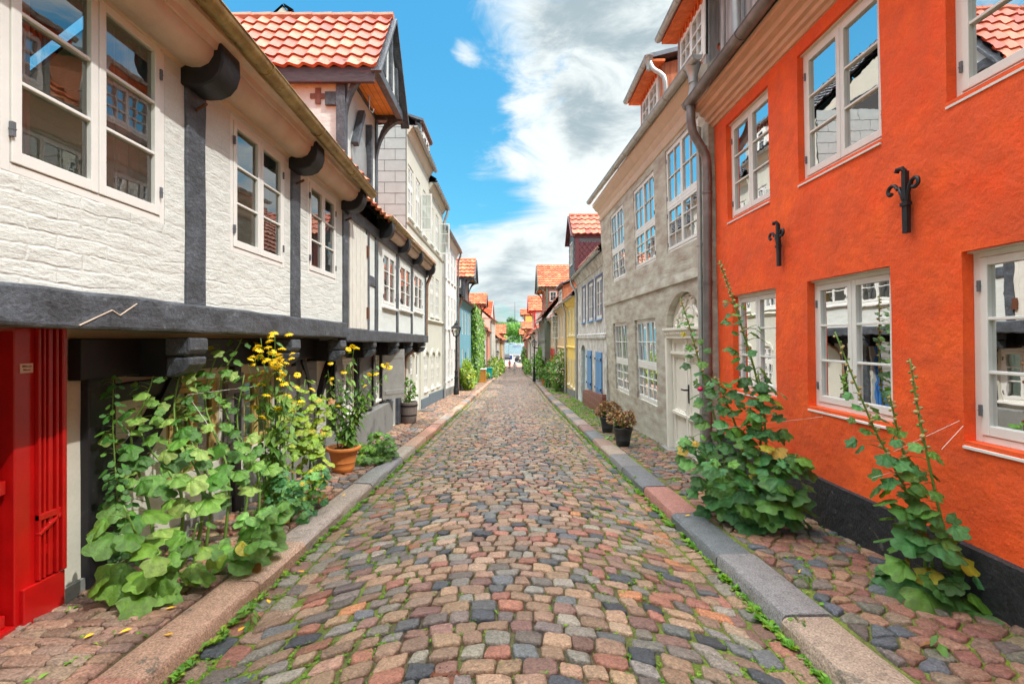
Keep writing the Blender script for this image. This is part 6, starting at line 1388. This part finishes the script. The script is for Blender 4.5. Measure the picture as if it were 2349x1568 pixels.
x, y = -2.32, 39.6; z = gz(y); t = thing('bin_box', 'wooden slatted bin box with light lid in front of the vine', 'bin', (x, y, z)); mb = MB(); mb.box((x-.32, y-.4, z+.08), (x+.26, y+.4, z+1.02))
for sx in (-.32, .20): mb.box((x+sx, y-.425, z), (x+sx+.06, y-.401, z+1.02))
build('body', mb, mt['bin_wood'], t, bevel=.008); mb = MB(); mb.box((x-.36, y-.45, z+1.03), (x+.30, y+.45, z+1.09)); build('lid', mb, mt['curtain'], t, bevel=.01); mb = MB(); mb.box((x+.261, y-.30, z+.5), (x+.29, y-.26, z+.54)); mb.box((x-.3, y-.5, z+.02), (x+.36, y-.42, z+.1)); build('foot_rail', mb, mt['bin_wood'], t)
# iron valve cover in the road
x, y = -.335, 2.5; z = zroad(x, y)+.022; mb = MB(); mb.lathe([(.075, -.04), (.075, .006), (.068, .010), (.062, .006), (.055, .010), (.01, .010)], 24, (x, y, z))
for k in range(12): a = k*pi/6; mb.box((x+.066*cos(a)-.004, y+.066*sin(a)-.004, z+.006), (x+.066*cos(a)+.004, y+.066*sin(a)+.004, z+.013))
mb.box((x-.012, y-.014, z+.010), (x+.012, y+.006, z+.02)); o = build('valve_cover', mb, mt['rust'], None, smooth=True, sharp=30); tag(o, 'small round rusty iron valve cover set among the road cobbles', 'valve cover')
p_ = lettering('W', .035, (x+.035, y-.012, z+.0105), (0, 0, 0), 'iron', o, .001)
# doormat, steps
mb = MB(); y = 15.9; mb.prism([(-2.92, y-.38, gz(y)+.03), (-2.48, y-.38, gz(y)+.03), (-2.48, y-.38, gz(y)+.045), (-2.92, y-.38, gz(y)+.045)], (0, .8, -.035)); o = build('doormat', mb, mt['zinc_dark']); tag(o, 'grey doormat in front of the white door of the cream house', 'doormat')
# string holding the hollyhocks
def string(pts, lab): mb = MB(); mb.tube([V(p) for p in pts], .0016, 4); o = build('string', mb, mt['string'], None); tag(o, lab, 'string', 'strings tying the plants')
string([P(2232, 950, 3.2), P(2050, 1035, 3.28)], 'upper white string from the nearest orange house window hinge to the hollyhock'); string([P(2232, 952, 3.2), P(2160, 1030, 3.15)], 'lower short white string from the nearest orange house window hinge')
string([P(2075, 1075, 3.25), P(2000, 1095, 3.2)], 'short white string low in the thin hollyhock'); string([P(1632, 985, 4.7), P(1950, 948, 4.6)], 'long white string across the big hollyhock clump')
string([P(478, 975, 3.6), P(430, 905, 4.0), P(590, 885, 4.6)], 'thin brown string between the mallows and the coneflowers')
# people
def person(name_label, x, y, H_, shirt, trousers, stride=.22, face=1, vest=None, hair='hair'):
    z = g(y)+(.0 if abs(x) < 1.5 else 0)+(0.02 if y < 105 else .01); t = thing('person', name_label, 'person', (x, y, z)); k = H_/1.75
    J = {'pel': (0, 0, .95), 'ches': (0, .0, 1.25), 'neck': (0, 0, 1.47), 'head': (0, -.01*face, 1.60), 'top': (0, 0, 1.72),
         'shL': (-.19, 0, 1.40), 'elL': (-.25, .05, 1.13), 'haL': (-.24, -.08, .90), 'fiL': (-.235, -.11, .80), 'shR': (.19, 0, 1.40), 'elR': (.25, -.04, 1.13), 'haR': (.25, .10, .90), 'fiR': (.25, .12, .80),
         'hiL': (-.09, 0, .90), 'knL': (-.10, stride*.6, .50), 'anL': (-.10, stride*.7, .08), 'toL': (-.11, stride*.7-.16*face*-1, .035), 'hiR': (.09, 0, .90), 'knR': (.10, -stride*.3, .48), 'anR': (.10, -stride*.9, .09), 'toR': (.11, -stride*.9+.16*face, .035)}
    RAD = {'pel': .14, 'ches': .145, 'neck': .055, 'head': .10, 'top': .06, 'shL': .06, 'elL': .045, 'haL': .032, 'fiL': .03, 'shR': .06, 'elR': .045, 'haR': .032, 'fiR': .03, 'hiL': .10, 'knL': .065, 'anL': .045, 'toL': .035, 'hiR': .10, 'knR': .065, 'anR': .045, 'toR': .035}
    def skin(part, edges, m, grow=0.):
        keys = []; [keys.append(q) for e in edges for q in e if q not in keys]; me = bpy.data.meshes.new(part); me.from_pydata([V(J[q])*k+V((x, y, z)) for q in keys], [(keys.index(a), keys.index(b)) for a, b in edges], [])
        o = link(part, me, t); me.materials.append(mt[m]); sm = o.modifiers.new('skin', 'SKIN'); sm.use_smooth_shade = True
        for i, q in enumerate(keys): r = (RAD[q]+grow)*k; me.skin_vertices[0].data[i].radius = (r, r*.8)
        me.skin_vertices[0].data[0].use_root = True; s_ = o.modifiers.new('sub', 'SUBSURF'); s_.levels = s_.render_levels = 1; return o
    E = [('pel', 'ches'), ('ches', 'neck'), ('neck', 'head'), ('head', 'top'), ('neck', 'shL'), ('shL', 'elL'), ('elL', 'haL'), ('haL', 'fiL'), ('neck', 'shR'), ('shR', 'elR'), ('elR', 'haR'), ('haR', 'fiR'), ('pel', 'hiL'), ('hiL', 'knL'), ('knL', 'anL'), ('anL', 'toL'), ('pel', 'hiR'), ('hiR', 'knR'), ('knR', 'anR'), ('anR', 'toR')]
    skin('body', E, 'skin'); skin('trousers', [('pel', 'hiL'), ('hiL', 'knL'), ('knL', 'anL'), ('pel', 'hiR'), ('hiR', 'knR'), ('knR', 'anR')], trousers, .018)
    skin('shirt', [('pel', 'ches'), ('ches', 'neck'), ('neck', 'shL'), ('shL', 'elL'), ('neck', 'shR'), ('shR', 'elR')], shirt, .02)
    mb = MB(); mb.ball(V((x, y+.02*face, z+1.66*k)), .105*k, 10, 6, (1, 1.05, .95)); build('hair', mb, mt[hair], t, smooth=True)
person('person in a pale grey shirt and light trousers walking in the middle of the road', .37, 70., 1.76, 'pale_cloth', 'pale_cloth', .2)
person('person in a red top and dark trousers walking at the bottom of the street', -.46, 96., 1.72, 'red_cloth', 'dark_cloth', .2)
person('person in a white shirt and dark shorts crossing in front of the dark car', 1.95, 119., 1.76, 'light_cloth', 'dark_cloth', .25)
# cars
def car(x, y, rot, label, L_=4.5):
    z = -4.36; t = thing('parked_car', label, 'car', (x, y, z), 'cars on the quay'); c_, s_ = cos(rot), sin(rot)
    fn = lambda p: V((x+p[0]*c_-p[1]*s_, y+p[0]*s_+p[1]*c_, z+p[2])); mb = MB(fn)
    low = [(-2.2, .35), (-2.25, .75), (-2.15, .95), (-1.2, 1.0), (1.1, .95), (1.95, .82), (2.22, .65), (2.25, .32)]; w = .88
    def loft(prof, ws, mb):
        rings = [[mb.add((a, sgn*ws[i], b)) for i, (a, b) in enumerate(prof)] for sgn in (-1, 1)]
        n = len(prof); mb.f.append(rings[0]); mb.f.append(rings[1][::-1])
        for i in range(n): mb.f.append([rings[0][i], rings[0][(i+1) % n], rings[1][(i+1) % n], rings[1][i]])
    loft(low+[(2.1, .22), (-2.1, .22)], [w]*10, mb); loft([(-2.12, .96), (-1.95, 1.38), (-1.6, 1.46), (.1, 1.46), (.5, 1.36), (1.25, .96)], [.84, .66, .62, .62, .66, .84], mb); build('body', mb, mt['car_paint'], t, bevel=.03)
    mb = MB(fn)
    for sg in (-1, 1):
        mb.poly([(-1.85, sg*.80, 1.03), (-1.75, sg*.70, 1.32), (-.75, sg*.69, 1.36), (-.75, sg*.81, 1.03)]); mb.poly([(-.68, sg*.81, 1.03), (-.68, sg*.69, 1.36), (.15, sg*.69, 1.36), (.85, sg*.81, 1.03)])
    mb.poly([(.45, -.62, 1.375), (.45, .62, 1.375), (1.2, .78, 1.01), (1.2, -.78, 1.01)]); mb.poly([(-2.0, -.6, 1.34), (-2.0, .6, 1.34), (-2.14, .72, 1.02), (-2.14, -.72, 1.02)]); build('window', mb, mt['car_glass'], t)
    for a in (-1.35, 1.35):
        for sg in (-1, 1):
            m = MB(fn); m.tube([(a, sg*.90, .32), (a, sg*.70, .32)], .32, 18); wh = build('wheel', m, mt['tyre'], t); m = MB(fn); m.tube([(a, sg*.91, .32), (a, sg*.88, .32)], .2, 12); build('rim', m, mt['rim'], wh)
    for sg in (-1, 1):
        m = MB(fn); m.box((-2.27, sg*.62, .78), (-2.14, sg*.86, .98)); build('tail_lamp', m, mt['red_lamp'], t); m = MB(fn); m.box((2.1, sg*.55, .62), (2.24, sg*.83, .74)); build('headlight', m, mt['rim'], t)
car(2.95, 125., 0, 'dark estate car standing across the bottom of the street'); car(-1.45, 142., -pi/2, 'dark car parked behind the last left-hand cottage, facing the street')
for i, (x, y, lab) in enumerate(((-.55, 142., 'left one of two dark blue litter bins on the quay'), (-.2, 143.5, 'right one of two dark blue litter bins on the quay'))):
    mb = MB(); mb.lathe([(.22, 0), (.25, .05), (.25, .95), (.27, .97), (.25, 1.1), (.1, 1.16)], 14, (x, y, -4.37)); tag(build('litter_bin', mb, mt['navy'], None, smooth=True, sharp=40), lab, 'bin', 'litter bins on the quay')
def bench(x, y, lab):
    t = thing('bench', lab, 'bench', (x, y, -4.37), 'benches facing the harbour'); mb = MB()
    for i in range(4): mb.box((x-.9, y-.2+.11*i, -3.94), (x+.9, y-.12+.11*i, -3.90))
    build('seat', mb, mt['dark_timber'], t); mb = MB()
    for i in range(3): mb.box((x-.9, y-.26, -3.8+.13*i), (x+.9, y-.23, -3.71+.13*i))
    build('backrest', mb, mt['dark_timber'], t)
    for sx in (-.75, .75): mb = MB(); mb.box((x+sx-.03, y-.26, -4.37), (x+sx+.03, y-.2, -3.4)); mb.box((x+sx-.03, y+.16, -4.37), (x+sx+.03, y+.22, -3.95)); mb.box((x+sx-.03, y-.2, -4.0), (x+sx+.03, y+.2, -3.945)); build('leg', mb, mt['iron'], t)
bench(1.3, 152., 'left bench on the quay with its back to the street'); bench(3.4, 152., 'right bench on the quay behind the dark car')
mb = MB(); mb.lathe([(.09, 0), (.06, .5), (.045, 6.0)], 8, (-1.05, 165., -4.37)); mb.lathe([(.02, 5.95), (.25, 6.0), (.2, 6.25), (.02, 6.4)], 8, (-1.05, 165., -4.37)); tag(build('quay_lamp', mb, mt['zinc_dark'], None, smooth=True, sharp=40), 'slim grey lamp column at the water edge', 'street lamp')
# boats
def boat(x, y, L_, lab, mast=0, cabin=True):
    z = -5.1; t = thing('boat', lab, 'boat', (x, y, z), 'boats moored in the harbour'); mb = MB(); n = 10; rows = []
    for i in range(n+1):
        u = i/n; a = x-L_/2+L_*u; w = L_*.14*min(1, sin(pi*min(u*1.15+.12, 1))**.6+.05); sh = .9+.5*(abs(u-.4)*1.6)**2; rows.append([mb.add(q) for q in ((a, y-w, z+sh), (a, y-w*.75, z-.1), (a, y+w*.75, z-.1), (a, y+w, z+sh))])
    for A, B in zip(rows, rows[1:]):
        for k in range(4): mb.f.append([A[k], A[(k+1) % 4], B[(k+1) % 4], B[k]])
    mb.f.append(rows[0]); mb.f.append(rows[-1]); build('hull', mb, mt['boat_white'], t, smooth=True, sharp=40)
    mb = MB(); mb.box((x-L_*.47, y-L_*.145, z+.28), (x+L_*.42, y-L_*.125, z+.55)); build('rubbing_strake', mb, mt['navy'], t)
    if cabin: mb = MB(); mb.box((x-L_*.22, y-L_*.08, z+1.), (x+L_*.2, y+L_*.08, z+2.1)); mb.box((x-L_*.25, y-L_*.09, z+2.1), (x+L_*.23, y+L_*.09, z+2.2)); cb = build('cabin', mb, mt['boat_white'], t, bevel=.05); mb = MB(); mb.box((x-L_*.19, y-L_*.085, z+1.4), (x+L_*.17, y-L_*.08, z+1.9)); build('window', mb, mt['glass_far'], cb)
    if mast: mb = MB(); mb.lathe([(.10, 1), (.07, mast)], 6, (x, y, z)); mb.beam((x, y, z+2.2), (x-L_*.4, y, z+2.1), .12, .2); build('mast', mb, mt['boat_white'], t)
boat(5.5, 402., 11., 'white motor yacht with cabin and dark stripe in mid harbour'); boat(7.2, 430., 10., 'white sailing boat with the tallest mast at the right of the water gap', 19, False)
boat(10.5, 436., 9., 'white sailing boat with a shorter mast behind the right houses', 15, False); boat(-8., 560., 8., 'small grey white boat near the far shore on the left', 0)
boat(.5, 600., 9., 'small white boat moored at the far quay', 0)
# far shore: trees, hall, mast
def far_tree(x, y, zb, r, h_, pal, seed, lab):
    R_ = random.Random(seed); t = thing('tree', lab, 'tree', (x, y, zb), 'trees on the far shore'); mb = MB(); lob = [V((R_.uniform(-.55, .55)*r, R_.uniform(-.5, .3)*r, h_*R_.uniform(.12, .82))) for _ in range(11)]
    for L_ in lob:
        rr = r*R_.uniform(.45, .72)
        for _ in range(120):
            v = rvec(R_); 
            if v.y > .5: v.y *= -1
            p = V((x, y, zb))+L_+V((v.x, v.y, v.z*.85))*rr*R_.uniform(.8, 1.05); mb.cur = tint(R_.choice(pal), R_, .3); a = rvec(R_)*.4+v; u = a.orthogonal().normalized()*R_.uniform(.6, 1.3); w = a.cross(u).normalized()*R_.uniform(.6, 1.3)
            mb.face(p-u, p-w, p+u, p+w)
    build('crown', mb, mt['foliage'], t); mb = MB(); mb.tube([(x, y, zb-.5), (x+.2, y, zb+h_*.3), (x, y, zb+h_*.6)], [.6, .45, .2], 7); build('trunk', mb, mt['bark'], t)
PT = [[(.10, .25, .03), (.15, .32, .04), (.07, .18, .03)], [(.05, .15, .04), (.08, .2, .05), (.035, .1, .03)], [(.20, .40, .06), (.26, .46, .08), (.13, .3, .05)], [(.28, .30, .04), (.34, .34, .06), (.2, .25, .04)]]
sp = [(-30, 850, 12, 11, 18, 0, 'broad green tree at the left of the wooded hill'), (-14, 860, 14, 11, 19, 0, 'round green tree on the upper slope, left of the mast'), (3, 900, 20, 12, 20, 1, 'dark green tree on the hilltop under the mast'), (-22, 760, 2, 11, 20, 0, 'green tree low on the slope at the left'),
      (-5, 780, 3, 12, 22, 2, 'pale green willow in the middle of the far shore'), (10, 770, 3, 12, 22, 2, 'pale green willow right of the middle'), (23, 790, 5, 12, 22, 0, 'green tree behind the boat masts'), (33, 870, 14, 12, 18, 1, 'dark tree right of the long roof'), (14, 880, 16, 9, 15, 0, 'green tree below the long roof'),
      (-12, 712, -3, 8, 9, 3, 'yellowish low tree at the water edge'), (-48, 800, 8, 13, 20, 0, 'green tree hidden mostly by the left houses'), (48, 800, 8, 13, 20, 0, 'green tree hidden mostly by the right houses'), (-62, 840, 14, 13, 20, 1, 'dark tree at the far left of the shore'), (64, 840, 14, 13, 20, 1, 'dark tree at the far right of the shore'),
      (-32, 725, -3, 9, 12, 0, 'low leafy tree by the water behind the boathouse'), (20, 735, -2, 9, 13, 0, 'low leafy tree by the water, right of the pale willows'), (-18, 820, 8, 12, 18, 1, 'dark green tree halfway up the slope behind the willow'), (6, 830, 9, 12, 18, 0, 'mid green tree halfway up the slope between the two willows'), (26, 930, 22, 11, 16, 1, 'dark tree on the ridge in front of the hall roof end'), (-38, 900, 20, 12, 16, 1, 'dark tree on the ridge at the left')]
for i, (x, y, zb, r, h_, p, lab) in enumerate(sp): far_tree(x, y, zb-1, r*1.12, h_, PT[p], 200+i, lab)
for i, (x, lab) in enumerate(((14, 'clipped green hedge on the far bank, right part'), (-2, 'clipped green hedge on the far bank, left part'))):
    t = shrub('hedge', lab, (x, 704, -1.6), (7, 2, 2.2), 350, 1.3, PT[0], 300+i, cat='hedge', stem=False, flat=.6)
mb = MB(); mb.box((14, 905, 20), (48, 920, 32)); b_ = thing('hilltop_hall', 'long building with grey roof on the wooded hill', 'building', (31, 910, 20)); build('wall', mb, mt['white_plaster'], b_)
mb = MB(); mb.prism([(12, 903, 32), (12, 922, 32), (12, 912, 37)], (38, 0, 0)); build('roof', mb, mt['lead'], b_); 
for k in range(8):
    mb = MB(); mb.box((16+4*k, 904.8, 27), (18+4*k, 904.95, 30)); build('window', mb, mt['glass_far'], b_)
mb = MB(); mb.lathe([(.7, 0), (.5, 20), (.3, 44)], 6, (5.5, 960, 28)); tag(build('radio_mast', mb, mt['zinc_dark']), 'thin tall mast rising above the wooded hill', 'mast')
mb = MB(); mb.box((-22, 698, -3.6), (-6, 703, -.8)); mb.box((-23, 697, -.8), (-5, 704, -.5)); tag(build('boathouse', mb, mt['navy']), 'low dark blue boathouse between the trees on the far bank', 'building')
SKYTINT = (.75, 1.5, 1.35, 1); EXPO = .85
# ================================================================ sky, sun, camera
w = bpy.data.worlds.new('World'); scene.world = w; w.use_nodes = True; nt = w.node_tree; L = nt.links; nt.nodes.clear()
EL, AZ = radians(52), radians(30)
S_ = V((cos(EL)*cos(AZ), -cos(EL)*sin(AZ), sin(EL)))
sky = nd(nt, 'ShaderNodeTexSky', sky_type='NISHITA'); sky.sun_disc = False; sky.sun_elevation = EL; sky.sun_rotation = atan2(S_.x, S_.y); sky.air_density = 1.2; sky.dust_density = .6; sky.ozone_density = 2.
tc = nd(nt, 'ShaderNodeTexCoord'); nrm = nd(nt, 'ShaderNodeVectorMath', operation='NORMALIZE'); L.new(tc.outputs['Generated'], nrm.inputs[0]); D = nrm.outputs[0]
def dirv(x, y): return V(((x-CX)/F, 1, (HY-y)/F)).normalized()
def nz(scale, stretch, seed, det=6, rg=.55, dist=.4):
    mp = nd(nt, 'ShaderNodeMapping'); mp.inputs['Scale'].default_value = stretch; mp.inputs['Location'].default_value = (seed, seed*1.7, 0); L.new(D, mp.inputs[0])
    n = nd(nt, 'ShaderNodeTexNoise'); n.inputs['Scale'].default_value = scale; n.inputs['Detail'].default_value = det; n.inputs['Roughness'].default_value = rg; n.inputs['Distortion'].default_value = dist; L.new(mp.outputs[0], n.inputs['Vector']); return n.outputs['Fac']
def add(a, b, op='ADD'):
    n = nd(nt, 'ShaderNodeMath', operation=op)
    for i, v in enumerate((a, b)):
        if isinstance(v, (int, float)): n.inputs[i].default_value = v
        else: L.new(v, n.inputs[i])
    return n.outputs[0]
def blobs(acc, lst, warp):
    for x, y, r, wt in lst:
        d = nd(nt, 'ShaderNodeVectorMath', operation='DISTANCE'); L.new(warp, d.inputs[0]); d.inputs[1].default_value = dirv(x, y)
        m = nd(nt, 'ShaderNodeMapRange', interpolation_type='SMOOTHSTEP'); m.inputs[1].default_value = 0; m.inputs[2].default_value = r/F; m.inputs[3].default_value = wt; m.inputs[4].default_value = 0; L.new(d.outputs['Value'], m.inputs[0]); acc = add(acc, m.outputs[0])
    return acc
wn = nd(nt, 'ShaderNodeTexNoise'); wn.inputs['Scale'].default_value = 5; wn.inputs['Detail'].default_value = 5; L.new(D, wn.inputs['Vector'])
wv = nd(nt, 'ShaderNodeVectorMath', operation='MULTIPLY_ADD'); wv.inputs[1].default_value = (.14, .14, .14); L.new(wn.outputs['Color'], wv.inputs[0]); L.new(D, wv.inputs[2])
wo = nd(nt, 'ShaderNodeVectorMath', operation='SUBTRACT'); wo.inputs[1].default_value = (.07, .07, .07); L.new(wv.outputs[0], wo.inputs[0]); W = wo.outputs[0]
def smooth(v, a, b):
    m = nd(nt, 'ShaderNodeMapRange', interpolation_type='SMOOTHSTEP'); m.inputs[1].default_value = a; m.inputs[2].default_value = b; L.new(v, m.inputs[0]); return m.outputs[0]
dens = add(add(nz(4.2, (1, 1, 2.4), 2.3, 9, .62, .9), 1.7, 'MULTIPLY'), -.25)
dens = blobs(dens, [(700, 60, 700, -.60), (960, 260, 300, -.32), (1050, 420, 230, -.22), (930, 150, 330, -.2), (1380, 170, 460, .32), (1270, 420, 260, .20), (1170, 650, 230, .34), (1068, 145, 60, .55), (1200, 500, 130, -.30), (1330, 480, 80, -.1)], W)
mask = smooth(dens, .30, .76)
shade = blobs(add(add(nz(5.5, (1, 1, 2.6), 7.1, 9, .62, .5), 1.5, 'MULTIPLY'), -.14), [(1345, 285, 110, -.45), (1430, 40, 240, -.30), (1290, 70, 170, -.25), (1170, 640, 150, -.30), (1290, 490, 70, -.25), (1180, 170, 260, .25), (1230, 400, 240, .28), (1130, 565, 90, .3), (1400, 180, 120, .2)], W)
sh = smooth(shade, .22, .70)
cm = nd(nt, 'ShaderNodeMix', data_type='RGBA'); L.new(sh, cm.inputs[0]); cm.inputs[6].default_value = (2.5, 3.1, 3.4, 1); cm.inputs[7].default_value = (5.5, 5.9, 5.9, 1)
tn = nd(nt, 'ShaderNodeMix', data_type='RGBA', blend_type='MULTIPLY'); tn.inputs[0].default_value = 1; L.new(sky.outputs[0], tn.inputs[6]); tn.inputs[7].default_value = SKYTINT
s0 = nd(nt, 'ShaderNodeSeparateXYZ'); L.new(D, s0.inputs[0]); hz = nd(nt, 'ShaderNodeMapRange'); hz.inputs[1].default_value = .0; hz.inputs[2].default_value = .55; hz.inputs[3].default_value = 0; hz.inputs[4].default_value = 1; L.new(s0.outputs[2], hz.inputs[0])
hm = nd(nt, 'ShaderNodeMix', data_type='RGBA'); L.new(hz.outputs[0], hm.inputs[0]); hm.inputs[6].default_value = (.45, .50, .58, 1); hm.inputs[7].default_value = (.62, .92, 1.1, 1)
t2 = nd(nt, 'ShaderNodeMix', data_type='RGBA', blend_type='MULTIPLY'); t2.inputs[0].default_value = 1; L.new(tn.outputs[2], t2.inputs[6]); L.new(hm.outputs[2], t2.inputs[7]); tn = t2
fm = nd(nt, 'ShaderNodeMix', data_type='RGBA'); L.new(mask, fm.inputs[0]); L.new(tn.outputs[2], fm.inputs[6]); L.new(cm.outputs[2], fm.inputs[7])
sx = nd(nt, 'ShaderNodeSeparateXYZ'); L.new(D, sx.inputs[0])      # overhead sky brightened out of view, added as fill light for shaded fronts
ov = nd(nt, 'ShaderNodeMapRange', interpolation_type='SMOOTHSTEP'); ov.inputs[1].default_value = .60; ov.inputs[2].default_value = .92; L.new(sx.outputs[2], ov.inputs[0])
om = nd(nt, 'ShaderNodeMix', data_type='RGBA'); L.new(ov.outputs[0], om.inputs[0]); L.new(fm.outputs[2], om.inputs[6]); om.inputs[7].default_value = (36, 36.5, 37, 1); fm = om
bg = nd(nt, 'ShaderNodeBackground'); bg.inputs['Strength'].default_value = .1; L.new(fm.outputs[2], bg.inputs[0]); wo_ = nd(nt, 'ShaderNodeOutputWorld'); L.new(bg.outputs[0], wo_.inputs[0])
sd = bpy.data.lights.new('sun', 'SUN'); sd.energy = 2.1; sd.angle = radians(.6); sd.color = (1, .97, .92); so = bpy.data.objects.new('sun', sd); COL.objects.link(so); so.rotation_euler = (-S_).to_track_quat('-Z', 'Y').to_euler(); so.location = (10, -10, 20)
cam = bpy.data.cameras.new('camera'); co = bpy.data.objects.new('camera', cam); COL.objects.link(co); co.location = (0, 0, EYE); co.rotation_euler = (pi/2, 0, 0); cam.sensor_width = 36; cam.lens = 36*F/2349; cam.clip_start = .05; cam.clip_end = 6000
cam.shift_y = -(784-HY)/2349; scene.camera = co
scene.view_settings.view_transform = 'Standard'; scene.view_settings.look = 'None'; scene.view_settings.gamma = 1; scene.view_settings.exposure = EXPO
scene.render.engine = 'CYCLES'; scene.cycles.max_bounces = 8; scene.cycles.transparent_max_bounces = 16; scene.cycles.caustics_reflective = False; scene.cycles.caustics_refractive = False
scene.render.resolution_x, scene.render.resolution_y = 1024, 683
